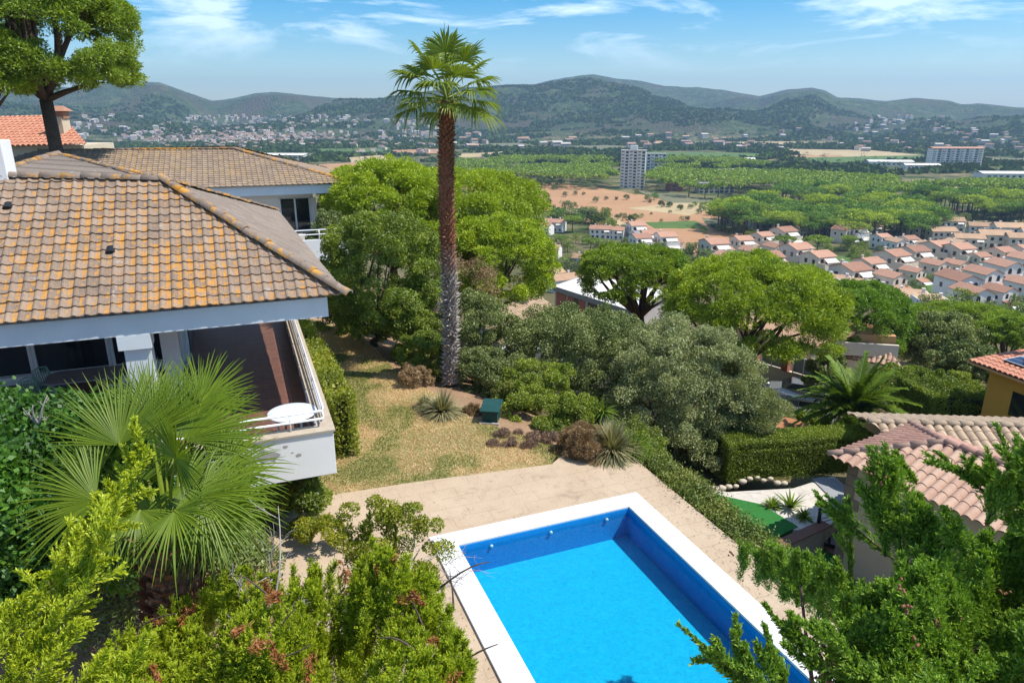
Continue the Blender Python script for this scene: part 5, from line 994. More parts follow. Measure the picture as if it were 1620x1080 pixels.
# ------------------------------------------------------------ fields of the plain
def patch(name, pxs, mat, lift=.25, z=-63.0):
    P = [at_z(px, py, z) for px, py in pxs]; a = sum(P[i][0] * P[(i + 1) % len(P)][1] - P[(i + 1) % len(P)][0] * P[i][1] for i in range(len(P)))
    P = P if a > 0 else P[::-1]; Q2 = []
    for i in range(len(P)):   # ragged edges
        p, q = P[i], P[(i + 1) % len(P)]; n_ = 8; dd = q - p; nv = unit(np.array([-dd[1], dd[0], 0])); L0 = np.linalg.norm(dd)
        for k in range(n_): Q2.append(p + dd * k / n_ + nv * (float(vnoise(np.array(i * 9.1 + k), np.array(px * .1), 4)) - .5) * min(6, L0 * .05) * (k > 0))
    b = B(); b.slab([(p[0], p[1], z + lift) for p in Q2], .2); return put(name, b.mesh(name, mat), kind='structure')
FL = [([(715, 292), (830, 284), (960, 300), (1080, 318), (1190, 345), (1200, 372), (1130, 405), (1060, 402), (990, 372), (900, 345), (800, 318)], 'field_brown'), ([(745, 290), (830, 298), (960, 318), (1060, 330), (1150, 345), (1140, 352), (1010, 345), (900, 335), (850, 316), (760, 298)], 'field_brown'), ([(880, 303), (1000, 310), (1000, 318), (890, 310)], 'field_brown'),
 ([(930, 320), (1110, 330), (1150, 350), (1020, 348), (940, 340)], 'field_brown'), ([(1040, 372), (1110, 372), (1140, 395), (1060, 390)], 'field_brown'), ([(1020, 352), (1100, 350), (1120, 362), (1035, 362)], 'field_green'),
 ([(1110, 345), (1170, 350), (1170, 362), (1120, 360)], 'field_grey'), ([(990, 330), (1090, 318), (1140, 330), (1090, 342)], 'field_tan'), ([(1000, 300), (1060, 305), (1160, 322), (1060, 322)], 'field_grey'),
 ([(725, 244), (800, 240), (800, 247), (725, 250)], 'field_tan'), ([(720, 229), (820, 226), (860, 232), (720, 235)], 'field_grey'), ([(1240, 236), (1380, 238), (1460, 246), (1400, 252), (1250, 244)], 'field_tan'), ([(1240, 246), (1330, 246), (1340, 252), (1250, 252)], 'field_brown'),
 ([(1250, 250), (1460, 246), (1480, 256), (1300, 258)], 'field_green'), ([(1560, 250), (1700, 252), (1700, 262), (1560, 258)], 'field_grey'), ([(1080, 224), (1240, 226), (1240, 231), (1080, 228)], 'field_grey'), ([(545, 250), (600, 246), (660, 256), (560, 262)], 'field_tan'),
 ([(500, 236), (620, 234), (620, 240), (500, 243)], 'field_green'), ([(480, 262), (560, 258), (600, 268), (520, 275)], 'field_brown'), ([(860, 233), (960, 230), (1060, 236), (950, 240)], 'field_grey'), ([(1460, 355), (1560, 350), (1600, 358), (1480, 364)], 'field_tan'),
 ([(1170, 225), (1330, 224), (1330, 229), (1170, 230)], 'field_tan'), ([(1000, 240), (1200, 243), (1230, 250), (1020, 248)], 'field_green'), ([(830, 222), (900, 220), (930, 225), (840, 227)], 'field_green'), ([(1300, 356), (1420, 356), (1430, 366), (1330, 366)], 'field_tan'), ([(620, 238), (700, 236), (700, 243), (630, 245)], 'field_brown')]
for i, (p, m_) in enumerate(FL): patch('field', p, M[m_], .2 + .02 * i)
patch('country_road', [(960, 342), (1030, 372), (1090, 396), (1084, 398), (1015, 373), (950, 343)], M['field_tan'], .9)
# ------------------------------------------------------------ belts of stone pine
def proto_pine(seed, rx, h, n, mat, leaf):
    rg = np.random.default_rng(seed); lob, rad = lobes_dome(rx, rx * .42, 34, rg, (.2, .32), .5, -.15); lob[:, 2] += h - rx * .42
    cr = crown_mesh('crown', lob, rad, n, leaf, leaf * .55, M[mat], rg, .3, (1, 1, .7), .3); b = B(); b.tube([(0, 0, -1), (rg.normal() * .4, 0, h * .4), (rg.normal() * .5, 0, h - rx * .45)], [.42, .32, .25], 6)
    for k in range(5): q = lob[rg.integers(len(lob))]; b.tube([(0, 0, h * .62), (q[0] * .5, q[1] * .5, h * .75), (q[0] * .8, q[1] * .8, q[2] - .4)], [.2, .14, .07], 5)
    return cr, b.mesh('trunk', M['bark'])
PP = [proto_pine(300 + k, 6.5 + .7 * k, 14 + .8 * k, 2600, ['pine', 'pinedk', 'pinedk', 'pine2'][k], .85) for k in range(4)]
FARP = [proto_pine(320 + k, 6.5, 14, 420, ['pine', 'pinedk'][k], 1.9) for k in range(2)]
rgp = np.random.default_rng(55)
def inpoly(x, y, P):
    c = False
    for i in range(len(P)):
        x0, y0 = P[i][:2]; x1, y1 = P[i - 1][:2]
        if (y0 > y) != (y1 > y) and x < (x1 - x0) * (y - y0) / (y1 - y0) + x0: c = not c
    return c
# crown-top outlines of each belt in the photograph, turned into ground areas (crowns about 14 m up)
BELTS = [([(1135, 322), (1180, 310), (1270, 316), (1400, 312), (1490, 325), (1500, 338), (1450, 348), (1330, 345), (1200, 338), (1140, 334)], 8.6, 'the belt behind the village'),
 ([(1430, 296), (1540, 288), (1640, 290), (1640, 330), (1560, 318), (1470, 308)], 9.5, 'the belt at the right edge'), ([(1340, 285), (1430, 288), (1540, 282), (1640, 284), (1640, 292), (1440, 300), (1350, 300)], 9.5, 'the belt before the red roofed block'),
 ([(1235, 285), (1340, 285), (1360, 300), (1240, 303)], 9.5, 'the belt in the middle'), ([(1020, 264), (1120, 268), (1210, 272), (1230, 285), (1140, 290), (1030, 284)], 9.5, 'the belt right of the tower block'),
 ([(722, 250), (860, 256), (975, 258), (975, 278), (860, 276), (722, 266)], 10, 'the belt left of the tower block'), ([(800, 236), (900, 232), (960, 244), (972, 256), (850, 254), (760, 250)], 11, 'the far belt behind the tower block'), ([(1040, 250), (1160, 248), (1220, 256), (1130, 262), (1040, 262)], 11, 'the far belt right of the tower block'), ([(1030, 242), (1160, 246), (1160, 250), (1040, 250)], 12, 'the farthest belt'), ([(1150, 266), (1240, 268), (1420, 276), (1420, 284), (1240, 284), (1150, 274)], 10, 'the belt')]
cnt = 0; stuffV = []
def put_pine(x, y, z, big, lab, grp):
    global cnt
    pr2 = PP[rgp.integers(4)] if big else FARP[rgp.integers(2)]; s = rgp.uniform(.72, 1.22)
    o = put('stone_pine', None, None, (x, y, z), rgp.random() * 6.28, lab, 'pine tree', grp); o.scale = (s * rgp.uniform(.95, 1.25), s * rgp.uniform(.95, 1.25), s * rgp.uniform(.8, 1.08))
    put('crown', pr2[0], o); put('trunk', pr2[1], o); cnt += 1
far_pos = []
for poly, sp, nm in BELTS:
    P = [at_z(px, py, -49.0) for px, py in poly]; xs = [p[0] for p in P]; ys = [p[1] for p in P]
    y = min(ys)
    while y < max(ys):
        x = min(xs)
        while x < max(xs):
            a, b_ = x + rgp.normal() * sp * .28, y + rgp.normal() * sp * .28
            if inpoly(a, b_, P) and (b_ < 560 or float(fbm(np.array(a / 45.), np.array(b_ / 60.), 3, 31)) > .37):
                if math.hypot(a, b_) < 640 and cnt < 225: put_pine(a, b_, hz(a, b_), True, 'flat topped green stone pine in %s' % (nm if nm != 'the belt' else 'the belt between the hotel and the fields'), 'stone pines of the belts across the plain')
                else: far_pos.append((a, b_))
            x += sp
        y += sp
far_pos.sort(key=lambda p: p[0] ** 2 + p[1] ** 2)
for a, b_ in far_pos[:max(0, 262 - cnt)]: put_pine(a, b_, hz(a, b_), False, 'flat topped green stone pine in the far belts around the tower block', 'stone pines of the belts across the plain')
rest = far_pos[max(0, 262 - cnt):] if cnt < 262 else far_pos
rest = [p for p in far_pos if p not in far_pos[:0]][-max(0, len(far_pos) - 40):]
Vs = []; Qs = []; Rs = []; o_ = 0
if rest:
    C = []; L2 = []
    for (a, b_) in rest[:900]:
        lob, rad = lobes_dome(6.8, 3.0, 12, rgp, (.3, .42), .5, -.1); c, d, i = crown_pts(lob, rad, 110, rgp, .3); C.append(c + np.array([a, b_, hz(a, b_) + 11.5]))
    C = np.concatenate(C); V, Q = leaves(C, rgp.normal(size=C.shape), 2.3, 1.5, rgp); put('pine_wood', arr_mesh('pine_wood', V, Q, M['pine'], rgp.random(len(C))), kind='stuff', label='far wood of flat topped pines across the plain', cat='wood')
# ------------------------------------------------------------ broadleaf trees and bushes dotted over plain and village
def proto_round(seed, mat, n=900, leaf=.55):
    rg = np.random.default_rng(seed); lob, rad = lobes_dome(3.2, 2.6, 22, rg, (.3, .45), .7, -.6); lob[:, 2] += 3.4
    b = B(); b.tube([(0, 0, -.6), (0, 0, 1.5), (.2, 0, 3)], [.25, .2, .12], 6); return crown_mesh('crown', lob, rad, n, leaf, leaf * .6, M[mat], rg, .5, (1, 1, .85), .2), b.mesh('trunk', M['bark'])
RD_ = [proto_round(400 + k, m_) for k, m_ in enumerate(('oak', 'wood_far', 'olive', 'broad', 'pinedk'))]
def rt(px, py, s, k, lab, grp, z=None, sz=1.0):
    g = ground(px, py) if z is None else at_z(px, py, z); o = put('round_tree', None, None, (g[0], g[1], g[2] - .3), rgp.random() * 6.28, lab, 'tree', grp); o.scale = (s, s, s * sz); put('crown', RD_[k][0], o); put('trunk', RD_[k][1], o); return o
GT = 'small trees and bushes dotted over the plain'
LN = [((745, 275), (905, 300), 16, 1.5), ((780, 300), (870, 315), 9, 1.4), ((870, 305), (1100, 330), 14, 1.2), ((900, 340), (1010, 352), 10, 1.6), ((1020, 318), (1180, 345), 13, 1.5), ((985, 345), (1100, 348), 7, .9), ((1095, 365), (1200, 372), 12, 1.1), ((1180, 380), (1290, 372), 8, 1.2), ((1150, 350), (1340, 362), 18, 1.8), ((1490, 350), (1640, 345), 12, 2.0),
 ((500, 250), (700, 262), 18, 1.8), ((480, 240), (640, 246), 14, 1.8), ((520, 275), (700, 280), 14, 2.0), ((870, 345), (990, 372), 14, 2.2), ((850, 330), (930, 338), 8, 2.2), ((1380, 262), (1640, 272), 16, 2.4), ((1200, 258), (1420, 262), 14, 2.2), ((830, 355), (960, 352), 10, 2.0)]
tot = 0
FC = []
for (p, q, n_, s) in LN:
    if p[1] < 285:
        for k in range(n_ * 2):
            u = rgp.random(); g = ground(p[0] + (q[0] - p[0]) * u, p[1] + (q[1] - p[1]) * u + rgp.normal() * 4); z_ = s * rgp.uniform(1.4, 3.2); lob, rad = lobes_dome(z_, z_ * .8, 7, rgp, (.35, .5), .7, -.4)
            cc_, dd_, ii_ = crown_pts(lob, rad, 60, rgp, .4); FC.append(cc_ + g + np.array([0, 0, z_ * .8]))
        continue
    for k in range(n_):
        u = (k + rgp.random()) / n_; rt(p[0] + (q[0] - p[0]) * u, p[1] + (q[1] - p[1]) * u + rgp.normal() * 4, s * .62 * rgp.uniform(.6, 1.25), [0, 1, 2, 0, 1, 3, 4][rgp.integers(7)], 'small rounded tree in the rows and clumps between the fields of the plain', GT); tot += 1
FC = np.concatenate(FC); V, Q = leaves(FC, rgp.normal(size=FC.shape), 1.3, .85, rgp); put('field_copses', arr_mesh('field_copses', V, Q, M['wood_far'], rgp.random(len(FC))), kind='stuff', label='scattered copses and bushes between the far fields', cat='wood')
# far woodland on plain and hills: one mass
C = []; S_ = []
rgw = np.random.default_rng(91); n_ = 60000; thh = rgw.uniform(-R(44), R(44), n_); rr_ = 560 + 2400 * rgw.random(n_) ** .8; x = rr_ * np.sin(thh); y = rr_ * np.cos(thh)
dens = fbm(x / 170 + 3, y / 90, 4, 21) ; line = np.abs(np.sin(y / 46 + 1.2 * np.sin(x / 210))) ; keep = ((dens > .47) & (rr_ > 1250)) | ((line > .985) & (rgw.random(n_) > .3) & (rr_ > 950)) | ((dens > .56) & (rr_ > 800)); keep |= (rr_ > 2300) & (dens > .40)
hol = np.zeros(n_, bool)
for p, m_ in FL:
    P = [at_z(a, b_, -63) for a, b_ in p]; xs = [q[0] for q in P]; ys = [q[1] for q in P]; cand = np.where((x > min(xs)) & (x < max(xs)) & (y > min(ys)) & (y < max(ys)))[0]
    for i in cand:
        if inpoly(x[i], y[i], P): hol[i] = True
keep &= ~hol; x, y, rr_ = x[keep], y[keep], rr_[keep]; z = height(x, y); m_ = len(x); sz = rgw.uniform(4, 8, m_)
k_ = 7; d = sphere_dirs(m_ * k_, rgw); d[:, 2] = np.abs(d[:, 2]); C = np.repeat(np.stack([x, y, z], 1), k_, 0) + d * np.repeat(sz, k_)[:, None] * np.array([1, 1, .9]) * .8
V, Q = leaves(C, rgw.normal(size=C.shape), np.repeat(sz, k_) * 1.5, np.repeat(sz, k_) * .95, rgw)
put('woodland', arr_mesh('woodland', V, Q, M['wood_far'], np.repeat(rgw.random(m_), k_) * .6 + .4 * rgw.random(m_ * k_)), kind='stuff', label='dark green woodland scattered over the far plain and foothills', cat='wood')
# ------------------------------------------------------------ village houses
def win(o, x, y, z, w, h, face, arch=False, name='window', mat=None):
    """dark opening with a frame, on a wall whose outer face is at x or y; face 'f' looks to -y, 'r' to +x, 'l' to -x"""
    b = B(); pts = [(-w / 2, 0), (w / 2, 0), (w / 2, h * (.62 if arch else 1))]
    if arch: pts += [(w / 2 * math.cos(a), h * .62 + h * .38 * math.sin(a)) for a in np.linspace(.25, math.pi - .25, 6)]
    pts += [(-w / 2, h * (.62 if arch else 1))]
    if face == 'f': V = [(x + p, y - .03, z + q) for p, q in pts]
    elif face == 'r': V = [(x + .03, y + p, z + q) for p, q in pts]
    else: V = [(x - .03, y - p, z + q) for p, q in pts]
    b.add(V, [tuple(range(len(V)))]); return put(name, b.mesh(name, mat or M['glass']), o)
def gable(b, x0, x1, y0, y1, z, rise, ov=.35, th_=.16, axis='x'):
    if axis == 'x': ym = (y0 + y1) / 2; A = [(x0 - ov, y0 - ov, z - ov * .3), (x1 + ov, y0 - ov, z - ov * .3), (x1 + ov, ym, z + rise), (x0 - ov, ym, z + rise)]; C = [(x1 + ov, y1 + ov, z - ov * .3), (x0 - ov, y1 + ov, z - ov * .3), (x0 - ov, ym, z + rise), (x1 + ov, ym, z + rise)]
    else: xm = (x0 + x1) / 2; A = [(x0 - ov, y1 + ov, z - ov * .3), (x0 - ov, y0 - ov, z - ov * .3), (xm, y0 - ov, z + rise), (xm, y1 + ov, z + rise)]; C = [(x1 + ov, y0 - ov, z - ov * .3), (x1 + ov, y1 + ov, z - ov * .3), (xm, y1 + ov, z + rise), (xm, y0 - ov, z + rise)]
    b.slab([(p[0], p[1], p[2] + th_) for p in A], th_); b.slab([(p[0], p[1], p[2] + th_) for p in C], th_)
def gwall(b, x0, x1, y0, y1, z0, z1, rise, axis='x'):
    b.box(((x0 + x1) / 2, (y0 + y1) / 2, (z0 + z1) / 2), (x1 - x0, y1 - y0, z1 - z0))
    if axis == 'x':
        ym = (y0 + y1) / 2; b.add([(x0, y0, z1), (x0, y1, z1), (x0, ym, z1 + rise), (x1, y0, z1), (x1, y1, z1), (x1, ym, z1 + rise)], [(0, 2, 1), (3, 4, 5), (0, 3, 5, 2), (1, 2, 5, 4)])
    else:
        xm = (x0 + x1) / 2; b.add([(x0, y0, z1), (x1, y0, z1), (xm, y0, z1 + rise), (x0, y1, z1), (x1, y1, z1), (xm, y1, z1 + rise)], [(0, 1, 2), (3, 5, 4), (0, 2, 5, 3), (1, 4, 5, 2)])
def awn(o, x, y, z, w, d, mat):
    b = B(); b.slab([(x - w / 2, y - d, z - d * .55), (x + w / 2, y - d, z - d * .55), (x + w / 2, y, z), (x - w / 2, y, z)], .06); b.slab([(x - w / 2, y - d, z - d * .55 + .02), (x - w / 2, y - d + .02, z - d * .55 + .02), (x + w / 2, y - d + .02, z - d * .55 + .02), (x + w / 2, y - d, z - d * .55 + .02)], .3); put('awning', b.mesh('awning', mat), o)
def chim(o, x, y, z, mat): b = B(); b.box((x, y, z), (.6, .6, 1.5)); b.box((x, y, z + .8), (.8, .8, .15)); put('chimney', b.mesh('chimney', mat), o)
def house_a(o, wall, roof):      # stepped two-storey house, arched openings, awnings on the garden side
    b = B(); gwall(b, -3.4, 3.4, -3.5, 4.5, -3, 6.0, 1.3, 'x'); b.box((0, -5.0, .2), (6.8, 3.0, 6.4)); b.box((-3.28, -5.0, 3.9), (.24, 3.0, 1.0)); b.box((3.28, -5.0, 3.9), (.24, 3.0, 1.0)); b.box((0, -6.4, 3.8), (6.3, .2, .8)); put('wall', b.mesh('wall', wall), o)
    b = B(); gable(b, -3.4, 3.4, -3.5, 4.5, 6.0, 1.3); put('roof', b.mesh('roof', roof), o)
    b = B(); gwall(b, 3.405, 6.8, -2.0, 4.0, -3, 3.2, .9, 'x'); put('side_wing', b.mesh('side_wing', wall), o); b = B(); gable(b, 3.76, 6.8, -2.0, 4.0, 3.2, .9); put('wing_roof', b.mesh('wing_roof', roof), o)
    for (x, z) in ((-2.0, 3.6), (.2, 3.6), (2.2, 3.6)): win(o, x, -3.5, z, 1.3, 1.9, 'f', x < 0)
    for x in (-2.0, .2, 2.2): win(o, x, -6.5, .3, 1.4, 2.1, 'f', True)
    for y in (-1.5, 1.8): win(o, -3.4, y, 3.6, 1.2, 1.4, 'l'); 
    win(o, -3.4, -5.0, .8, 1.5, 1.7, 'l', True); win(o, -3.4, 1.5, .5, 1.2, 1.5, 'l')
    awn(o, .8, -3.52, 5.6, 4.6, 1.9, M['awning']); awn(o, .8, -6.55, 2.9, 4.8, 2.0, M['awning']); chim(o, -1.8, 1.8, 7.2, wall)
def house_b(o, wall, roof):      # long low house with plain gable
    b = B(); gwall(b, -5.5, 5.5, -3.6, 3.6, -3, 4.8, 1.5, 'x'); put('wall', b.mesh('wall', wall), o); b = B(); gable(b, -5.5, 5.5, -3.6, 3.6, 4.8, 1.5); put('roof', b.mesh('roof', roof), o)
    for x in (-4, -1.6, 1.2, 3.9): win(o, x, -3.6, 2.8, 1.1, 1.2, 'f'); win(o, x + .2, -3.6, .2, 1.3, 1.4, 'f')
    win(o, -5.5, 0, 2.8, 1.2, 1.3, 'l'); chim(o, 2.5, 1.2, 6.1, wall); chim(o, -3.0, 1.0, 6.0, wall); awn(o, 3.4, -3.62, 4.5, 2.6, 1.4, M['awning'])
def house_c(o, wall, roof):      # white house, tall gable front, small monopitch below
    b = B(); gwall(b, -3.2, 3.2, -4.2, 4.2, -3, 6.2, 1.4, 'y'); b.box((0, -5.6, -.1), (6.0, 2.8, 5.4)); put('wall', b.mesh('wall', wall), o); b = B(); gable(b, -3.2, 3.2, -4.2, 4.2, 6.2, 1.4, axis='y'); put('roof', b.mesh('roof', roof), o)
    b = B(); b.slab([(-3.2, -7.3, 2.65), (3.2, -7.3, 2.65), (3.2, -4.22, 3.6), (-3.2, -4.22, 3.6)], .14); put('porch_roof', b.mesh('porch_roof', roof), o)
    for x in (-1.5, 1.5): win(o, x, -4.2, 4.1, 1.2, 1.7, 'f', True); win(o, x, -7.0, .2, 1.5, 1.8, 'f')
    for y in (-2, 1.5): win(o, -3.2, y, 3.6, 1, 1.2, 'l')
    awn(o, 0, -7.05, 2.5, 5, 2.0, M['white']); chim(o, 1.4, 2.4, 7.0, wall)
def house_d(o, wall, roof):      # row of low garages and patios: monopitch roof with parapets
    b = B(); b.box((0, 0, .2), (7.4, 8.5, 6.4)); b.box((-3.6, 0, 3.7), (.22, 8.6, .8)); b.box((3.6, 0, 3.7), (.22, 8.6, .8)); put('wall', b.mesh('wall', wall), o); b = B(); b.slab([(-3.45, -4.7, 3.45), (3.45, -4.7, 3.45), (3.45, 4.6, 4.3), (-3.45, 4.6, 4.3)], .16); put('roof', b.mesh('roof', roof), o)
    for x in (-1.9, 0, 1.9): win(o, x, -4.25, 1.4, 1.4, 1.3, 'f')
    chim(o, 2.4, 1.5, 4.4, wall)
VS = 1.42
HB = dict(a=house_a, b=house_b, c=house_c, d=house_d); PRO = {}
def vh(kind, wall, roof, px, py, rot, s, label, grp, sc=(1, 1, 1)):
    key = (kind, wall, roof); g = ground(px, py)
    if key not in PRO:
        o = thing('village_house', label, 'house', (0, 0, 0)); HB[kind](o, M[wall], M[roof]); bpy.context.view_layer.update(); index_kids(o); PRO[key] = o
    else: o = copy_tree(PRO[key], None, label)
    o.location = (g[0], g[1], g[2] + .4); o.rotation_euler.z = R(rot); o.scale = tuple(s * VS * k for k in sc); o['group'] = grp; return o
G1, G2, G3, G4, G5, G6, G7 = 'stepped cream houses with awnings on the left', 'middle row of cream houses with awnings', 'back rows of tan roofed houses', 'low tan roofed row at the front', 'white houses at the right edge', 'white houses left of the ploughed field', 'small houses beside the pines on the slope'
ORD = ['first', 'second', 'third', 'fourth', 'fifth', 'sixth', 'seventh', 'eighth', 'ninth', 'tenth', 'eleventh']
def row(L_, kind, wall, roof, rot, s, lab, grp, names=None, sc=(1, 1, 1)):
    for k, (px, py) in enumerate(L_): vh(kind, wall, roof, px, py + rgp.normal() * 1.2, rot + rgp.normal() * 5, s * rgp.uniform(.88, 1.12), lab % ORD[k], grp, sc)
row([(1128, 412), (1172, 402), (1205, 396), (1238, 390)], 'a', 'creamfar', 'redroof', 20, .95, 'cream awning house, %s from left in the upper left stepped row', G1)
row([(1212, 436), (1258, 424), (1292, 432)], 'a', 'creamfar', 'redroof', 20, 1.0, 'cream awning house, %s from left above the deep green pine', G1)
row([(1268, 372), (1300, 368)], 'b', 'creamfar', 'redroof', 15, .8, 'long cream house, %s of the pair above the small umbrella pines', G1)
row([(1342, 460), (1372, 444), (1408, 434), (1442, 424), (1478, 416), (1512, 420)], 'a', 'creamfar', 'redroof', 20, .95, 'cream awning house, %s from left in the row right of the turquoise pool', G2)
row([(1350, 384), (1392, 392), (1434, 398)], 'a', 'whitefar', 'redroof', 16, .85, 'white house with awnings, %s from the left just below the pine belt', G3)
row([(1372, 372), (1412, 364), (1448, 376), (1486, 382), (1528, 392), (1568, 392), (1612, 392)], 'b', 'creamfar', 'tanroof', -12, .95, 'long tan roofed house, %s from the left in the middle back row', G3)
row([(1392, 358), (1462, 360), (1500, 366), (1548, 372), (1592, 378), (1634, 384)], 'b', 'whitefar', 'tanroof', -14, .95, 'long tan roofed house, %s from the left in the rearmost row', G3)
row([(1296, 462), (1322, 466), (1350, 471), (1379, 477), (1409, 484), (1440, 491), (1470, 498)], 'd', 'whitefar', 'tanroof', -14, .9, 'low house with sloping tan roof, %s from the left in the front row', G4)
row([(1508, 478), (1548, 462), (1582, 452), (1618, 444)], 'c', 'whitefar', 'redroof', 16, 1.0, 'tall white gabled house, %s from the left in the white row at the right edge', G5)
row([(1530, 498), (1575, 488), (1612, 478)], 'c', 'whitefar', 'redroof', 16, .8, 'small white house with white awning, %s from the left in the lowest white row', G5)
row([(858, 372), (878, 366), (950, 376), (972, 378)], 'b', 'whitefar', 'redroof', -20, .8, 'white house with orange roof, %s from the left between slope pines and field', G6)
row([(1006, 378), (1026, 392), (1052, 396), (1012, 398)], 'a', 'whitefar', 'redroof', 10, .85, 'white house, %s from left in the cluster beside the ploughed field', G6)
row([(852, 398), (870, 408), (925, 424), (955, 428)], 'b', 'whitefar', 'tanroof', -20, .75, 'small pale house, %s from the left among the slope pines', G7)
row([(872, 448), (892, 462)], 'b', 'whitefar', 'tanroof', 30, .7, 'small white house, %s of the pair left of the white flat roof', G7)
row([(1148, 428), (1186, 420), (1222, 412), (1330, 384)], 'c', 'creamfar', 'redroof', 24, .75, 'small cream gabled house, %s from left in the lower left cluster', G1)
row([(1404, 462), (1440, 452), (1475, 442), (1508, 440)], 'c', 'creamfar', 'redroof', 24, .75, 'small cream gabled house, %s from left in the gardens of the middle row', G2)
row([(1545, 428), (1580, 422), (1616, 416)], 'a', 'creamfar', 'redroof', 14, .85, 'cream awning house, %s from left below the tan roofed back rows', G3)
row([(1352, 372), (1415, 402), (1462, 404), (1508, 404)], 'c', 'whitefar', 'tanroof', 20, .7, 'small pale gabled house, %s from left among the back rows', G3)
vh('b', 'whitefar', 'redroof', 1206, 360, 8, 1.15, 'white farmhouse with red roof standing alone below the pine belt', 'farm buildings'); vh('b', 'creamfar', 'redroof', 1213, 350, 8, .8, 'cream upper block behind the lone white farmhouse', 'farm buildings', (.5, 1, 1.3))
# community pool, gardens, small umbrella pines of the village
g = ground(1325, 420); t_ = thing('community_pool', 'small turquoise swimming pool among village gardens', 'swimming pool', tuple(g), R(18)); b = B(); b.box((0, 0, .9), (13, 5, .12)); part(t_, 'water', b, M['bluewater']); b = B()
for (x, y, w, d) in ((0, 2.95, 14.6, .9), (0, -2.95, 14.6, .9), (6.95, 0, .9, 4.99), (-6.95, 0, .9, 4.99)): b.box((x, y, .85), (w, d, .3))
part(t_, 'coping', b, M['whitefar'])
def drapeg(name, pxs, mat, off): return drape(name, pxs, mat, off)
for pxs in ([(1280, 412), (1345, 405), (1350, 430), (1295, 428)], [(1430, 455), (1500, 435), (1510, 455), (1440, 478)], [(1500, 430), (1560, 420), (1560, 440), (1505, 448)]): drapeg('garden', pxs, M['field_green'], .5)
def up(px, py, s, lab): g = ground(px, py); o = put('umbrella_pine', None, None, tuple(g), rgp.random() * 6, lab, 'pine tree', 'small umbrella pines among the houses'); o.scale = (s, s, s * .8); put('crown', PP[0][0], o); put('trunk', PP[0][1], o)
for px, py, s, lab in ((1240, 402, .85, 'small dark umbrella pine left of the turquoise pool'), (1292, 408, 1.0, 'broad umbrella pine just above the turquoise pool'), (888, 392, .6, 'small umbrella pine with bare limbs above the tan roofs, left of its neighbour'), (935, 402, .75, 'broader umbrella pine right of the small one on the slope'), (905, 368, .9, 'dark pine behind the pair of small umbrella pines'), (1340, 396, .7, 'round pine behind the turquoise pool')): up(px, py, s, lab)
VG = 'bushes and small trees between the village houses'
for (p, q, n_, s, k) in (((1335, 398), (1370, 408), 9, 1.0, 3), ((1300, 395), (1430, 402), 12, .9, 3), ((1400, 470), (1500, 450), 11, .9, 3), ((1220, 448), (1330, 452), 9, .8, 0), ((1440, 496), (1640, 500), 14, 1.2, 0), ((1480, 440), (1560, 428), 7, .7, 3), ((830, 418), (960, 440), 12, 1.4, 0), ((960, 400), (1100, 415), 12, 1.3, 1), ((840, 385), (1000, 400), 12, 1.3, 3), ((1060, 410), (1130, 430), 8, 1.2, 0), ((1270, 478), (1330, 478), 5, .9, 0), ((1440, 410), (1620, 410), 9, .6, 3), ((1370, 352), (1560, 350), 10, 1.0, 0), ((1150, 420), (1200, 440), 6, .9, 0), ((1560, 480), (1640, 470), 6, .8, 3)):
    for i in range(n_): u = (i + rgp.random()) / n_; rt(p[0] + (q[0] - p[0]) * u, p[1] + (q[1] - p[1]) * u + rgp.normal() * 6, s * rgp.uniform(.5, 1.15), [k, 0, 3][rgp.integers(3)], 'small garden tree or bush between the pale village houses', VG)
# ------------------------------------------------------------ blocks of flats
def block(label, px, py, w, d, h, rot, fl, bays, wall, roofmat=None, z=None, balc=True, name='apartment_block', dep=None, over=0):
    g = ground(px, py) if z is None else at_z(px, py, z); t_ = thing(name, label, 'apartment block', tuple(g), R(rot)); b = B(); b.box((0, 0, h / 2 - 2), (w, d, h + 4)); part(t_, 'wall', b, M[wall]); b = B(); b.box((0, 0, h + .35), (w + 1.2, d + 1.2, .7)); 
    if roofmat: b.slab([(-w / 2 - 1, -d / 2 - 1, h + .75), (w / 2 + 1, -d / 2 - 1, h + .75), (w / 2 + 1, 0, h + 2.6), (-w / 2 - 1, 0, h + 2.6)], .2); b.slab([(w / 2 + 1, d / 2 + 1, h + .75), (-w / 2 - 1, d / 2 + 1, h + .75), (-w / 2 - 1, .01, h + 2.6), (w / 2 + 1, .01, h + 2.6)], .2)
    part(t_, 'roof', b, M[roofmat or 'concrete']); fh = h / fl; k_ = 0
    for f in range(fl):
        for q in range(bays):
            if k_ > 98: break
            x = (q + .5) / bays * w - w / 2; bw = w / bays * .66; m1 = B(); m1.box((x, -d / 2 - .02, f * fh + fh * .55), (bw, .1, fh * .6)); o = part(t_, 'window', m1, M['glass'])
            if balc and q % 2 == 0: m2 = B(); m2.box((x, -d / 2 - .75, f * fh + fh * .2), (bw * 1.15, 1.3, .2)); m2.box((x, -d / 2 - 1.4, f * fh + fh * .42), (bw * 1.15, .1, fh * .34)); put('balcony', m2.mesh('balcony', M[wall]), o)
            k_ += 1
        m1 = B()
        for q in range(3): m1.box((-w / 2 - .02, (q - 1) * d * .3, f * fh + fh * .55), (.1, 1.3, fh * .45))
        part(t_, 'side_windows', m1, M['glass'])
    return t_
tw = block('tall white twelve storey tower block rising from the pine belt', 1000, 297, 24, 16, 36, -12, 12, 6, 'whitefar'); b = B(); b.box((0, 2, 39), (7, 6, 4)); part(tw, 'lift_tower', b, M['whitefar'])
block('lower white block with terraces just right of the tower block', 1028, 268, 40, 14, 20, -8, 5, 8, 'whitefar', z=-63)
block('long white eight storey block with red tiled roof at the right', 1507, 263, 68, 16, 24, -4, 8, 11, 'whitefar', 'redroof')
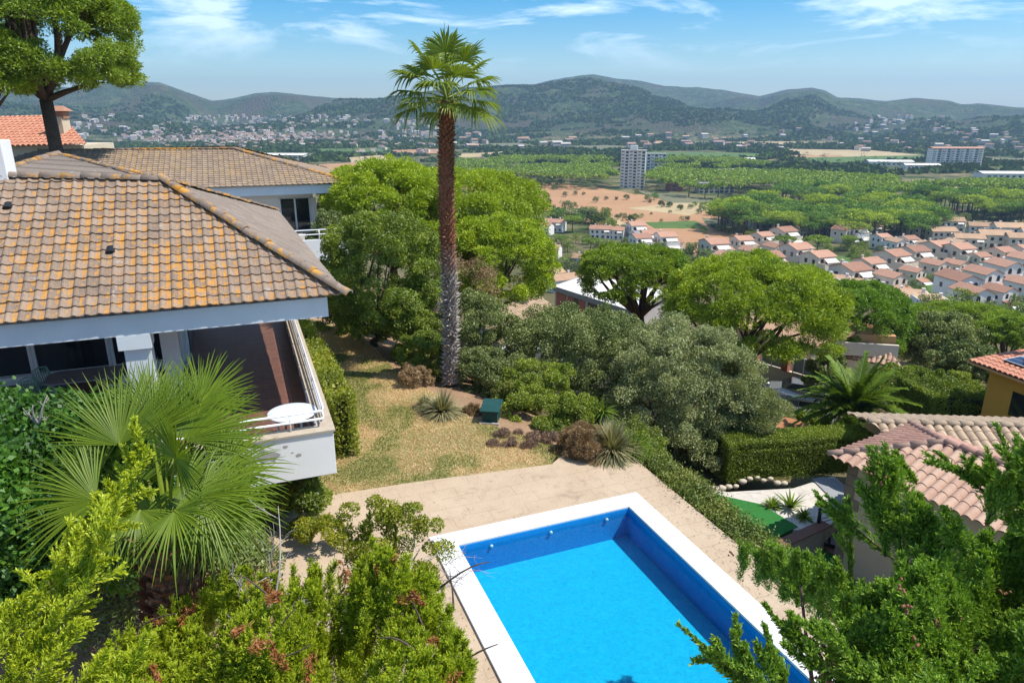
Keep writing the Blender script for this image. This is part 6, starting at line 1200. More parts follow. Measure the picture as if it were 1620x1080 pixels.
block('small orange brick block at the edge of the pine belt', 1066, 302, 16, 12, 10, -10, 3, 3, 'brick')
block('long low white hotel building in the pines at the centre right', 1165, 281, 52, 14, 9, 6, 2, 10, 'whitefar')
block('low pinkish building inside the middle pine belt', 1262, 304, 30, 12, 6, -6, 2, 6, 'whitefar', 'redroof', balc=False); block('low white building with pale roof inside the middle pine belt', 1305, 308, 26, 12, 6, 8, 2, 5, 'whitefar', None, balc=False)
block('pale grey building among trunks below the hotel', 1130, 305, 34, 12, 9, 4, 3, 7, 'concrete', balc=False)
for px, py, w, lab in ((432, 250, 120, 'long white industrial shed seen over the roof of the second house'), (300, 246, 70, 'white flat roofed shed at the plain edge left of the long one'), (1405, 262, 60, 'low white sheds among the fields before the red roofed block'), (1165, 258, 50, 'grey white sheds beyond the hotel'), (1590, 282, 60, 'white boxy building group at the right edge of the plain'), (1455, 268, 44, 'pale flat sheds left of the red roofed block')):
    g = ground(px, py); t_ = thing('shed', lab, 'warehouse', tuple(g), R(-5)); b = B(); b.box((0, 0, 1.5), (w, w * .35, 9)); part(t_, 'wall', b, M['whitefar']); b = B(); b.slab([(-w / 2 - 1, -w * .18 - 1, 6.1), (w / 2 + 1, -w * .18 - 1, 6.1), (w / 2 + 1, 0, 8), (-w / 2 - 1, 0, 8)], .3); b.slab([(w / 2 + 1, w * .18 + 1, 6.1), (-w / 2 - 1, w * .18 + 1, 6.1), (-w / 2 - 1, .01, 8), (w / 2 + 1, .01, 8)], .3); part(t_, 'roof', b, M['whitefar']); b = B()
    for k in range(8): b.box(((k - 3.5) * w / 9, -w * .175 - .03, 2.6), (w / 18, .1, 2.2))
    part(t_, 'window_row', b, M['glass'])
# ------------------------------------------------------------ far towns and villas
HM = []
for k, (wm, rm) in enumerate((('farwall', 'farroof'), ('farwall', 'farwall'), ('creamfar', 'farroof'), ('farwall', 'tanroof'))):
    me = bpy.data.meshes.new('far_house'); b = B(); gwall(b, -6, 6, -4.5, 4.5, -4, 6, 1.8); nf = len(b.f); gable(b, -6, 6, -4.5, 4.5, 6, 1.8, .6, .3); n2 = len(b.f)
    for x in (-4, -1.3, 1.3, 4):
        for z in (1, 4): b.add([(x - .7, -4.55, z), (x + .7, -4.55, z), (x + .7, -4.55, z + 1.4), (x - .7, -4.55, z + 1.4)], [(0, 1, 2, 3)])
    me.from_pydata(b.v, [], b.f); [me.materials.append(M[q]) for q in (wm, rm, 'glass')]; me.polygons.foreach_set('material_index', [0] * nf + [1] * (n2 - nf) + [2] * (len(b.f) - n2)); HM.append(me)
rgt = np.random.default_rng(12)
AREA = [((215, 205, 560, 232), 400, (0, 2, 3, 2, 0, 1), .8, 'town'), ((95, 185, 260, 222), 130, (1, 0, 1), .9, 'white villas on the far left hillside'), ((250, 176, 600, 204), 170, (1, 0, 1, 2), .8, 'white houses above the old town'), ((1340, 180, 1500, 208), 60, (1, 0, 1), 1.0, 'white villas on the hillside at the right'), ((600, 186, 700, 232), 40, (0, 1, 2), 1.0, 'houses'), ((1150, 205, 1620, 240), 50, (0, 1, 2), 1.1, 'farmhouses'), ((700, 215, 1150, 238), 36, (0, 3, 1), 1.4, 'farmhouses'), ((560, 230, 720, 245), 22, (0, 2, 3), .8, 'houses')]
ind = []; mass = []
for (x0, y0, x1, y1), n_, ks, s, nm in AREA:
    for i in range(n_):
        if nm == 'town': px = rgt.normal() * 85 + 385; py = 219 + rgt.normal() * 7 + abs(px - 385) * .01
        else: px, py = rgt.uniform(x0, x1), rgt.uniform(y0, y1)
        if nm.startswith('white') and fbm(np.array(px / 26.), np.array(py / 9.), 3, 77) < .40: continue
        if py < 184: py = 184 + rgt.random() * 10
        (ind if len(ind) < 245 and rgt.random() < .30 and nm != 'houses' or (nm in ('farmhouses',)) else mass).append((px, py, ks[rgt.integers(len(ks))], s, nm))
LBF = {'town': 'small pale house of the far old town below the left hills', 'farmhouses': 'far white farmhouse at the foot of the hills', 'houses': 'small far house on the plain behind the palm'}
for px, py, k, s, nm in ind:
    g = ground(px, py); o = put('far_house', HM[k], None, (g[0], g[1], g[2]), rgt.uniform(-.6, .6), LBF.get(nm, 'one of the ' + nm), 'house', nm if nm != 'town' else 'houses of the far old town'); o.scale = (s * rgt.uniform(.7, 1.3),) * 2 + (s * rgt.uniform(.8, 1.3),)
V = []; Q = []; MI = []
for px, py, k, s, nm in mass:
    g = ground(px, py); me = HM[k]; a = rgt.uniform(-.6, .6); s2 = s * rgt.uniform(.7, 1.3); ca, sa = math.cos(a) * s2, math.sin(a) * s2; o = len(V); w, d, h = 6, 4.5, rgt.uniform(5, 9)
    for (x, y, z) in ((-w, -d, -4), (w, -d, -4), (w, d, -4), (-w, d, -4), (-w, -d, h), (w, -d, h), (w, d, h), (-w, d, h), (-w, 0, h + 1.8), (w, 0, h + 1.8)): V.append((g[0] + x * ca - y * sa, g[1] + x * sa + y * ca, g[2] + z * s2))
    Q += [(o, o + 1, o + 5, o + 4), (o + 1, o + 2, o + 6, o + 5), (o + 2, o + 3, o + 7, o + 6), (o + 3, o, o + 4, o + 7), (o + 4, o + 5, o + 9, o + 8), (o + 6, o + 7, o + 8, o + 9)]; wm = 0 if k < 2 else 1; MI += [wm] * 4 + ([2, 2] if k != 1 else [0, 0])
put('town_houses', arr_mesh('town_houses', V, Q, [M['farwall'], M['creamfar'], M['farroof']], None, False, MI), kind='stuff', label='mass of tiny pale houses of the far towns below the hills', cat='town')
# ------------------------------------------------------------ buildings of the middle slope
def simple_roof_house(label, P4, wallmat, roofmat, zb, uv, tk=(.34, .5, .08), seed=60, name='house'):
    c = sum(P4) / 4; t_ = thing(name, label, 'house', (c[0], c[1], zb)); tiles(P4, uv, *tk, roofmat, 'barrel', .035, 'roof', t_, seed=seed, nu=6); q = [c + (p - c) * .9 for p in P4]; b = B(); n = 4
    b.add([(p[0], p[1], zb) for p in q] + [(p[0], p[1], p[2] - .12) for p in q], [(0, 1, 5, 4), (1, 2, 6, 5), (2, 3, 7, 6), (3, 0, 4, 7)]); part(t_, 'wall', b, wallmat, True); return t_
yb = 72; a, b_, c, d = at_y(874, 452, yb), at_y(994, 500, yb - 10), at_y(1010, 458, yb + 12), at_y(925, 432, yb + 16); a[2] = b_[2] = c[2] = d[2] = a[2]
fb = thing('brick_villa', 'modern villa with white flat roof and red brick panels beyond the oaks', 'house', (a[0], a[1], a[2] - 8)); a2 = at_z(874, 452, a[2]); b2 = at_z(1000, 492, a[2]); c2 = at_z(1060, 462, a[2]); d2 = at_z(930, 433, a[2])
b = B(); b.slab([tuple(p) for p in (a2, b2, c2, d2)], .5); part(fb, 'roof', b, simple('dark_roof_edge', (.24,.24,.24), (.18,.18,.18), 2, .8), True); b = B(); cc = (a2 + b2 + c2 + d2) / 4; b.slab([tuple(cc + (p - cc) * .97 + np.array([0, 0, .004])) for p in (a2, b2, c2, d2)], .003); part(fb, 'roof_gravel', b, M['whitefar'], True)
dd = unit(b2 - a2); q = [cc + (p - cc) * .95 for p in (a2, b2, c2, d2)]; b = B(); b.add([(p[0], p[1], a2[2] - 6) for p in q] + [(p[0], p[1], a2[2] - .5) for p in q], [(0, 1, 5, 4), (1, 2, 6, 5), (2, 3, 7, 6), (3, 0, 4, 7)]); part(fb, 'wall', b, M['concrete'], True)
qd = q[1] - q[0]; nrm_ = unit(np.array([qd[1], -qd[0], 0])) * .06
for u0, u1, m_ in ((.03, .16, 'brick'), (.19, .27, 'brick'), (.28, .34, 'glass'), (.35, .43, 'brick'), (.47, .75, 'glass'), (.78, .95, 'brick')):
    b = B(); p, r_ = q[0] + qd * u0 + nrm_, q[0] + qd * u1 + nrm_; b.add([(p[0], p[1], a2[2] - 5), (r_[0], r_[1], a2[2] - 5), (r_[0], r_[1], a2[2] - .6), (p[0], p[1], a2[2] - .6)], [(0, 1, 2, 3)]); part(fb, 'brick_panel' if m_ == 'brick' else 'window', b, M[m_], True)
def rq(px): return px
P4 = [at_y(905, 500, 50), at_y(860, 512, 46), at_y(800, 470, 56), at_y(850, 462, 60)]
def zplane(pts, zs): return [at_z(p[0], p[1], z) for p, z in zip(pts, zs)]
P4 = zplane([(900, 508), (790, 545), (750, 500), (845, 465)], (-7.6, -7.6, -6.4, -6.4)); P4[3] = on_plane(850, 464, P4[0], unit(np.cross(P4[1] - P4[0], P4[2] - P4[0]))); t_ = simple_roof_house('low house with tan barrel tiled roof half hidden under the pine, right of the palm', P4, M['white'], M['barreltan'], -11, P4[1] - P4[0])
c = at_z(828, 482, -6.6); b = B(); b.box(tuple(c + np.array([0, 0, .2])), (.7, .7, 1.6)); b.box(tuple(c + np.array([0, 0, 1.05])), (1.1, 1.1, .12)); part(t_, 'chimney', b, M['concrete'], True)
P4 = zplane([(950, 480), (880, 500), (858, 462), (905, 458)], (-10, -10, -9, -9)); P4[3] = on_plane(912, 462, P4[0], unit(np.cross(P4[1] - P4[0], P4[2] - P4[0]))); 
P4 = zplane([(1075, 560), (985, 545), (985, 485), (1060, 490)], (-12.5, -12.5, -11, -11)); P4[3] = on_plane(1060, 488, P4[0], unit(np.cross(P4[1] - P4[0], P4[2] - P4[0]))); simple_roof_house('house with pinkish orange tiled roof behind the spreading pine trunk', P4, M['white'], M['barrelor'], -18, P4[0] - P4[1], (.4, .6, .09), 62)
P4 = zplane([(640, 555), (560, 540), (580, 470), (650, 480)], (-5.8, -5.8, -4.9, -4.9)); P4 = zplane([(700, 520), (600, 505), (600, 455), (700, 455)], (-6.5, -6.5, -5.5, -5.5)); P4[3] = on_plane(700, 452, P4[0], unit(np.cross(P4[1] - P4[0], P4[2] - P4[0]))); simple_roof_house('house with pale tan tiled roof glimpsed through the fruit tree', P4, M['white'], M['barreltan'], -9, P4[0] - P4[1], (.34, .5, .08), 63)
# house behind the deep green pine (balcony)
zr = -9.2; P4 = [at_z(1302, 560, zr), at_z(1430, 583, zr), at_z(1400, 548, zr + 1.1), at_z(1310, 535, zr + 1.1)]; P4[3] = on_plane(1312, 533, P4[0], unit(np.cross(P4[1] - P4[0], P4[2] - P4[0]))); t_ = simple_roof_house('house with orange terrace and brown tiled roof behind the pine trunks', P4, M['creamfar'], M['barrel'], -16, P4[1] - P4[0], (.34, .5, .09), 64)
c = at_z(1370, 560, zr + .6); b = B(); b.box(tuple(c + np.array([.5, 2.2, .6])), (4.2, 3.2, 1.5), R(-12)); part(t_, 'terrace_block', b, M['orangewall'], True); b = B(); b.box(tuple(c + np.array([0, .2, .3])), (4.6, .25, 1.0), R(-12)); part(t_, 'balcony_wall', b, M['creamfar'], True)
P4 = zplane([(1180, 600), (1300, 640), (1300, 560), (1200, 545)], (-6.9,) * 4); 
b = B(); hb = thing('bungalow', 'low cream bungalow behind the fence panels of the road wall', 'house', tuple(w0 + np.array([1, 4, 0]))); wa, wb = w0 + np.array([.6, 3.2, 0]), w1 + np.array([.6, 3.2, 0]); beam(b, wa, wb, 5, -10.6, -7.3); part(hb, 'wall', b, M['cream'], True); b = B(); beam(b, wa - np.array([0, .5, 0]), wb - np.array([0, .5, 0]), 6, -7.295, -7.05); part(hb, 'roof', b, M['tanroof'], True)
# white walls glimpsed between the oak stems, and a second parked car
b = B(); g = at_z(905, 625, -3.6); t_ = thing('white_wall', 'white garden wall glimpsed between the oak stems on the slope', 'wall', tuple(g)); b.box((0, 1.5, .4), (5.5, .3, 2.4), R(-25)); part(t_, 'wall_body', b, M['white'])
for (px, py, s) in ((1585, 412, 1),):
    g = ground(px, py); 
# ------------------------------------------------------------ foreground fan palm
def wp(px, py, d): return at_d(px, py, d)
rg = np.random.default_rng(7)
D0_ = 9.3; cb = wp(262, 800, D0_); trunk_top = wp(262, 850, D0_ + .1)
fp = thing('fan_palm', 'big leafy fan palm in the left foreground before the terrace', 'palm tree', (trunk_top[0], trunk_top[1], -.2)); o0 = np.array(fp.location)
# trunk with brown leaf bases
V = []; Q = []; Rn = []; hh = trunk_top[2] + .2; na_, rows = 22, 40
for i in range(rows + 1):
    z = hh * i / rows
    for k in range(na_): a = 2 * math.pi * k / na_; V.append(np.array([math.cos(a), math.sin(a), 0]) * (.30 + .05 * (z / hh) ** 3 + rg.normal() * .02) + np.array([0, 0, z]))
for i in range(rows):
    for k in range(na_): Q.append((i * na_ + k, i * na_ + (k + 1) % na_, (i + 1) * na_ + (k + 1) % na_, (i + 1) * na_ + k)); Rn.append(rg.random() * .5)
for i in range(150):
    z = hh - 1.6 + 1.7 * (i / 150); a = i * 2.39996; d = np.array([math.cos(a), math.sin(a), 0]); s = np.array([-math.sin(a), math.cos(a), 0]); c = np.array([0, 0, z]) + d * .30; w = rg.uniform(.07, .12); ln = rg.uniform(.14, .28); tip = c + d * ln * .7 + np.array([0, 0, ln * .8]); o = len(V); V += [c - s * w, c + s * w, tip + s * w * .6, tip - s * w * .6]; Q.append((o, o + 1, o + 2, o + 3)); Rn.append(rg.uniform(.4, 1))
M['boots'] = trunkmat('leaf_base_trunk', ((.06,.04,.03), (.22,.13,.08)), ((.10,.045,.025), (.40,.20,.11)), .5)
put('trunk', arr_mesh('trunk', V, Q, M['boots'], Rn), fp)
b = B(); 
# (hub px, hub py, hub depth, tip direction px offset, tip depth change, normal tilt, radius, spread, droop)
FN = [(190, 708, 9.2, (-18, -150), .3, (0, -1, .5), 1.30, 150, .10), (246, 690, 9.35, (-6, -150), .25, (0, -1, .4), 1.25, 150, .10), (300, 700, 9.4, (75, -130), .3, (.1, -1, .5), 1.25, 160, .15),
 (286, 728, 8.9, (10, -60), -.5, (0, -1, .9), 1.0, 300, .25), (330, 690, 9.9, (60, -80), .6, (.2, -.8, .8), 1.1, 170, .2), (150, 795, 9.0, (-130, -30), .1, (.1, -.9, .6), 1.25, 150, .28), (205, 790, 9.5, (-60, -80), .6, (0, -1, .6), 1.0, 200, .3),
 (330, 790, 8.9, (110, 10), -.1, (0, -.8, .8), 1.05, 190, .45), (285, 835, 8.5, (50, 40), -.5, (0, -.7, .9), 1.0, 220, .5), (350, 840, 9.0, (90, -15), -.1, (0, -.8, .8), .95, 200, .45), (225, 835, 8.7, (-30, 60), -.3, (-.1, -.8, .6), .85, 200, .55),
 (180, 850, 9.2, (-70, 40), .1, (-.1, -.8, .6), .8, 190, .5), (370, 750, 9.6, (80, -50), .3, (.1, -.9, .7), 1.05, 180, .3), (262, 760, 9.7, (0, -110), 1.2, (0, -.8, .8), 1.1, 220, .2), (240, 640, 9.8, (20, -90), .5, (0, -1, .4), .8, 140, .1), (330, 640, 10.1, (70, -90), .5, (.2, -1, .5), .95, 150, .15), (310, 800, 9.6, (60, 60), .2, (0, -.8, .7), .8, 180, .6), (215, 760, 10.1, (-50, -10), .9, (0, -.8, .8), .9, 220, .4),
 (300, 760, 9.9, (90, -40), .4, (.1, -.8, .8), 1.1, 190, .35), (200, 720, 10.2, (-90, -60), .6, (0, -1, .5), 1.0, 170, .3), (250, 860, 9.2, (-20, 60), .2, (0, -.6, .7), .75, 220, .7), (320, 860, 9.3, (70, 50), .1, (0, -.6, .7), .8, 200, .7), (170, 830, 9.6, (-90, 20), .3, (0, -.8, .6), .95, 160, .5), (280, 660, 10.3, (20, -90), .6, (0, -1, .4), .9, 150, .1),
 (150, 760, 9.6, (-100, -70), .3, (0, -1, .6), 1.05, 170, .25), (360, 800, 9.3, (90, -10), .2, (0, -.9, .7), 1.0, 190, .4), (270, 700, 9.9, (20, -120), .5, (0, -1, .5), 1.15, 160, .15), (210, 680, 9.9, (-40, -110), .5, (0, -1, .5), 1.0, 150, .15), (340, 720, 9.9, (90, -60), .4, (.1, -1, .6), 1.0, 170, .25), (300, 770, 9.2, (60, 50), -.2, (0, -.8, .8), .9, 240, .4), (230, 790, 9.3, (-50, 50), -.1, (0, -.8, .8), .95, 220, .4)]
for (hx, hy, hd_, tpx, td, nr, rad, spd, dr) in FN:
    lowf = hy > 825; hy = hy - (24 if lowf else 0); dr = min(dr, .42) if lowf else dr; rad *= .82 if lowf else .86; hx = 250 + (hx - 250) * .92 - 6; hy = hy - 4
    hub = wp(hx, hy, hd_) - o0; tip = wp(hx + tpx[0], hy + tpx[1], hd_ + td) - o0; fwd = tip - hub; c0 = trunk_top - o0 + unit(np.array([fwd[0], fwd[1], 0]) + 1e-4) * .12
    v, q, rn = fan_leaf(hub, fwd, nr, rad, 44 if spd < 260 else 64, R(spd), dr, rg, .42, .10); bt = B(); mid = (c0 + hub) / 2 + np.array([0, 0, .12]); bt.tube([c0, mid, hub, hub + unit(fwd) * .12], [.034, .02, .014, .006], 6); o = len(v)
    v = v + [np.array(x) for x in bt.v]; q = q + [tuple(o + k for k in f) for f in bt.f if len(f) == 4]; rn = rn + [.85] * (len(q) - len(rn)); put('frond', arr_mesh('frond', np.array(v), q, M['palm'], rn), fp)
# hanging leaf fibres
# ------------------------------------------------------------ ivy-like shrub at the left
bush('climbing_shrub', 'glossy dark green climbing shrub filling the left edge below the porch', 'shrub', wp(10, 765, 11.5), (2.0, 1.4, 1.3), 'ivy', 501, 34000, (.11, .07), 40, lr=(.25, .4), tuft=.25)
bush('climbing_shrub', 'glossy green shrub just left of the big fan palm, before the grey table', 'shrub', wp(120, 740, 11.0), (1.25, 1.1, .85), 'ivy', 502, 22000, (.11, .07), 30, lr=(.25, .4), tuft=.25)
bush('climbing_shrub', 'dark glossy shrub low at the left edge under the big palm fronds', 'shrub', wp(20, 850, 10.2), (1.35, 1.1, 1.15), 'ivy', 503, 26000, (.11, .07), 30, lr=(.25, .4), tuft=.25)
bush('shrub', 'dark green shrub beneath the palm fronds in front of the terrace wall', 'shrub', (-6.3, 11.2, .8), (1.8, 1.2, .9), 'oak', 504, 22000, (.09, .05), 30)
bush('shrub', 'green shrub hugging the foot of the white terrace corner', 'shrub', at_z(468, 800, .35), (.85, .75, .85), 'broad', 505, 16000, (.085, .045), 22)
bush('shrub', 'yellow green sprawling shrub at the corner of the paved path', 'shrub', at_z(505, 850, .3) + np.array([0, 0, .1]), (.55, .5, .35), 'yellow', 506, 5000, (.07, .035), 14)
b = B(); 
def twigs(name, label, root_p, tips, r0, mat='deadwood', cat='dead branch', seed=1, sub=5):
    rg_ = np.random.default_rng(seed); b = B(); root_p = np.array(root_p)
    for tp_ in tips:
        tp_ = np.array(tp_); L0 = np.linalg.norm(tp_ - root_p); limb_b(b, (0, 0, 0), tp_ - root_p, r0, r0 * .25, rg_, .10, 6, 6)
        for k in range(sub):
            u = rg_.uniform(.35, .95); p = (tp_ - root_p) * u; d = unit(tp_ - root_p) + rg_.normal(size=3) * .7; limb_b(b, p, p + unit(d) * L0 * rg_.uniform(.12, .3), r0 * .4, r0 * .12, rg_, .12, 4, 5)
            for j in range(2): p2 = p + unit(d) * L0 * .12; limb_b(b, p2, p2 + unit(d + rg_.normal(size=3) * .8) * L0 * .12, r0 * .2, r0 * .08, rg_, .1, 3, 4)
    return put(name, b.mesh(name, M[mat]), None, root_p, label=label, cat=cat)
twigs('dead_branch', 'bare forked grey branch sticking up through the thuja bush', wp(418, 1000, 8.6), [wp(440, 800, 8.9), wp(365, 905, 8.6), wp(480, 950, 8.4), wp(360, 980, 8.3)], .018, seed=3, sub=9)
twigs('dead_branch', 'thin curling bare twigs reaching over the pool corner', wp(640, 930, 9.6), [wp(700, 850, 11), wp(738, 875, 11.4), wp(735, 925, 11.2), wp(660, 815, 10.6), wp(750, 900, 11.3)], .014, seed=4, sub=8)
twigs('dead_branch', 'white broken branch lying on the climbing shrub by the porch', wp(62, 672, 10.6), [wp(52, 640, 10.4), wp(75, 625, 10.5), wp(36, 645, 10.3), wp(68, 660, 10.2)], .022, 'deadwood', seed=5, sub=2)
# ------------------------------------------------------------ thuja bush, bottom left
def outp(px, py, d): return wp(px, py, d)
sp = []; spr = []
rg = np.random.default_rng(21)
TB = thing('thuja_bush', 'sprawling yellow green thuja with rusty dead patches along the bottom', 'conifer bush', (wp(470, 1080, 9)[0], wp(470, 1080, 9)[1], -.1)); ob = np.array(TB.location)
TP = [(590, 850), (640, 880), (700, 915), (715, 960), (740, 1020), (770, 1090), (690, 1100), (150, 1100), (160, 1010), (250, 960), (330, 915), (380, 890), (440, 905), (500, 880), (545, 880)]
def tdepth(px, py): return 9.6 - (py - 800) / 280 * 2.0 + .35 * math.sin(px / 37.) + .3 * math.cos(py / 29. + px / 61.)
def in_tp(px, py, P): return inpoly(px, py, P)
axis_pt = wp(480, 1230, 9.6)
n_ = 0
while n_ < 620:
    px, py = rg.uniform(140, 790), rg.uniform(795, 1150)
    if py < 1100 and not in_tp(px, py, TP): continue
    if py >= 1100 and (px < 150 or px > 790): continue
    dd = tdepth(px, py); tip = wp(px, py, dd); cen = wp(px * .85 + 70, py + 160, dd + .9); d = unit(tip - cen + rg.normal(size=3) * .22); L0 = rg.uniform(.55, .95); sp.append((tip - d * L0, tip, rg.uniform(.13, .22), 85, 20)); n_ += 1
put('foliage', plumes_mesh('foliage', sp, 'thuja', rg, (.036, .0095), ob), TB)
sp = []
for (px, py, s) in [(545, 925, 1), (300, 960, .9), (405, 1010, 1), (455, 1075, 1), (700, 950, .9), (720, 1055, 1), (270, 985, .6), (350, 1040, .7), (640, 960, .8), (500, 1000, .7), (430, 960, .5), (590, 900, .5), (380, 920, .7), (680, 1010, .8), (240, 1055, .6)]:
    for k in range(2): dd = tdepth(px, py) - .02; tip = wp(px + rg.normal() * 16, py + rg.normal() * 13, dd); d = unit(rg.normal(size=3) + np.array([0, -.3, .5])); sp.append((tip - d * .3 * s, tip, .11 * s, 30, 10))
put('dead_sprays', plumes_mesh('dead_sprays', sp, 'rust', rg, (.045, .014), ob), TB)
b = B()
for k in range(12): px, py = rg.uniform(200, 740), rg.uniform(930, 1080); a = wp(px, py, tdepth(px, py) + .15) - ob; c = wp(px + rg.normal() * 60, py - rg.uniform(20, 70), tdepth(px, py) + .1) - ob; limb_b(b, a, c, .016, .006, rg, .12, 5, 5)
for k in range(9): px = 200 + k * 62; limb_b(b, (rg.normal() * .2, rg.normal() * .2, .0), wp(px, 1010, tdepth(px, 1010) + .5) - ob, .06, .02, rg, .1, 6, 6)
put('branches', b.mesh('branches', M['bark']), TB)
# yellow leaved shrub poking above it
bush('yellow_shrub', 'upright shrub with small yellow green leaves beside the pool corner', 'shrub', wp(625, 880, 9.9), (.72, .55, .72), 'yellow', 510, 14000, (.045, .024), 45, lr=(.16, .26), tuft=.3, flat=.9, under=-.9)
sp = [(wp(600 + 4 * k, 890, 9.8), wp(598 + 14 * (k - 2) , 790 + abs(k - 2) * 22, 9.8), .11, 60, 9) for k in range(5)]; r0_ = wp(600, 890, 9.8)
put('yellow_shrub', plumes_mesh('yellow_shrub', sp, 'yellow', rg, (.04, .022), r0_), None, r0_, label='tall thin shoots of yellow green leaves, tallest by the paved path', cat='shrub')
# leaning cypress branches at the left
LB = thing('leaning_cypress', 'leaning light green cypress plume rising in front of the fan palm at the left', 'cypress tree', tuple(wp(40, 1180, 7.2))); ol = np.array(LB.location)
pth_ = [(-20, 1120), (40, 1040), (90, 960), (130, 890), (165, 820), (200, 760), (225, 700)]; sp = []
for i in range(len(pth_) - 1):
    p, q = pth_[i], pth_[i + 1]; w = [.30, .30, .26, .20, .14, .10][i]; dpt = 7.3 + i * .12
    for k in range(9): u = rg.random(); bx, by = p[0] + (q[0] - p[0]) * u, p[1] + (q[1] - p[1]) * u; a = wp(bx, by, dpt + rg.normal() * .08); d = unit(wp(q[0], q[1], dpt + .1) - wp(p[0], p[1], dpt) + rg.normal(size=3) * .28); sp.append((a - d * .15, a + d * rg.uniform(.35, .6) * (w / .28) ** .5, w * .62, 75, 12))
for (a, c) in (((20, 1080), (60, 930)), ((0, 1000), (30, 940)), ((60, 1060), (130, 990)), ((-20, 1060), (0, 960)), ((30, 1100), (110, 1050)), ((150, 880), (170, 780)), ((100, 900), (110, 830)), ((170, 1090), (240, 1010)), ((150, 1110), (200, 1050)), ((130, 1100), (170, 1020))):
    for k in range(3): p = wp(a[0] + rg.normal() * 8, a[1] + rg.normal() * 8, 7.3 + rg.normal() * .1); q = wp(c[0] + rg.normal() * 10, c[1] + rg.normal() * 10, 7.3 + rg.normal() * .1); sp.append((p, q, .16, 85, 12))
put('foliage', plumes_mesh('foliage', sp, 'thuja', rg, (.042, .014), ol), LB)
b = B(); b.tube([wp(*p, 7.35 + i * .12) - ol for i, p in enumerate(pth_[:-1])], [.03, .027, .024, .018, .012, .007], 6); b.tube([(0, 0, 0), (-.2, 0, -2), (-.3, 0, -4.5)], [.04, .07, .1], 8); part(LB, 'stem', b, M['bark'])
# ------------------------------------------------------------ dark cypress mass, bottom right
CB = thing('spreading_cypress', 'large spreading dark green cypress filling the lower right corner', 'cypress tree', (wp(1480, 1080, 7)[0] + .8, wp(1480, 1080, 7)[1] + .8, -3.6)); oc_ = np.array(CB.location); sp = []
CPOLY = [(1300, 940), (1320, 925), (1350, 925), (1400, 885), (1450, 860), (1520, 850), (1560, 835), (1640, 800), (1700, 800), (1700, 1150), (1300, 1150), (1290, 1080), (1315, 1040), (1300, 985), (1285, 965)]
def cdepth(px, py): return 8.3 - (py - 850) / 230 * 1.7 + .4 * math.sin(px / 41. + 1) + .35 * math.cos(py / 33. + px / 57.)
n_ = 0
while n_ < 460:
    px, py = rg.uniform(1190, 1700), rg.uniform(800, 1150)
    if not inpoly(px, py, CPOLY): continue
    dd = cdepth(px, py); tip = wp(px, py, dd); cen = wp(px * .8 + 300, py + 170, dd + .8); d = unit(tip - cen + rg.normal(size=3) * .2 + np.array([-.1, 0, .12])); L0 = rg.uniform(.55, .95); sp.append((tip - d * L0, tip, rg.uniform(.15, .24), 100, 15)); n_ += 1
# mid band between hedge and mass
n_ = 0
while n_ < 60:
    px, py = rg.uniform(1120, 1330), rg.uniform(850, 1010)
    if not inpoly(px, py, [(1120, 830), (1170, 840), (1250, 865), (1330, 870), (1340, 940), (1300, 950), (1250, 915), (1180, 872)]): continue
    dd = 12.2 - (px - 1105) / 225 * 2.6; tip = wp(px, py, dd); d = unit(np.array([-.35, .1, .9]) + rg.normal(size=3) * .25); sp.append((tip - d * .6, tip, rg.uniform(.15, .22), 80, 12)); n_ += 1
SPI = [((1430, 900), (1400, 705), 8.4, .30, 5), ((1400, 880), (1392, 760), 8.4, .25, 3), ((1450, 880), (1445, 790), 8.3, .24, 3), ((1470, 900), (1470, 800), 8.2, .2, 2), ((1450, 765), (1416, 714), 8.5, .09, 1),
 ((1660, 900), (1575, 672), 7.6, .14, 3), ((1640, 860), (1560, 735), 7.6, .13, 2), ((1640, 840), (1480, 712), 7.8, .10, 2), ((1600, 760), (1500, 735), 7.8, .08, 1), ((1415, 885), (1290, 778), 8.7, .11, 2), ((1450, 850), (1370, 782), 8.5, .08, 1), ((1345, 920), (1337, 800), 8.9, .07, 1),
 ((1420, 1080), (1230, 980), 6.9, .13, 3), ((1300, 1050), (1210, 955), 6.9, .10, 2), ((1240, 1090), (1210, 990), 6.6, .09, 2), ((1250, 1140), (1075, 990), 6.5, .10, 3), ((1180, 1080), (1160, 1000), 6.5, .08, 2), ((1200, 1110), (1185, 1040), 6.5, .08, 1), ((1560, 830), (1600, 750), 7.4, .14, 2), ((1520, 870), (1500, 820), 7.8, .2, 2), ((1640, 830), (1620, 700), 7.2, .15, 2), ((1260, 960), (1270, 890), 9.6, .12, 1)]
for (a, c, dp, w, m_) in SPI:
    p, q = wp(*a, dp), wp(*c, dp - .1); ax = q - p
    for k in range(m_ * 3):
        u = rg.uniform(0, .75); s0 = p + ax * u + rg.normal(size=3) * .03; d = unit(ax) + rg.normal(size=3) * .25; L0 = np.linalg.norm(ax) * rg.uniform(.3, .55) * (1.1 - u * .5); sp.append((s0, s0 + unit(d) * L0, w * (1.1 - u * .8), 80, 12))
    sp.append((p, q, w * .5, 200, 12, dict(bend=.04)))
put('foliage', plumes_mesh('foliage', sp, 'cyp', rg, (.040, .013), oc_), CB)
b = B()
for k in range(16): px, py = rg.uniform(1230, 1640), rg.uniform(900, 1090); e = wp(px, py, cdepth(px, py) + .2) - oc_; limb_b(b, (rg.normal() * .1, rg.normal() * .1, 2.5), e, .06, .015, rg, .1, 7, 6)
b.tube([(0, 0, -.2), (0, 0, 2), (.1, 0, 5.5)], [.25, .2, .1], 10)
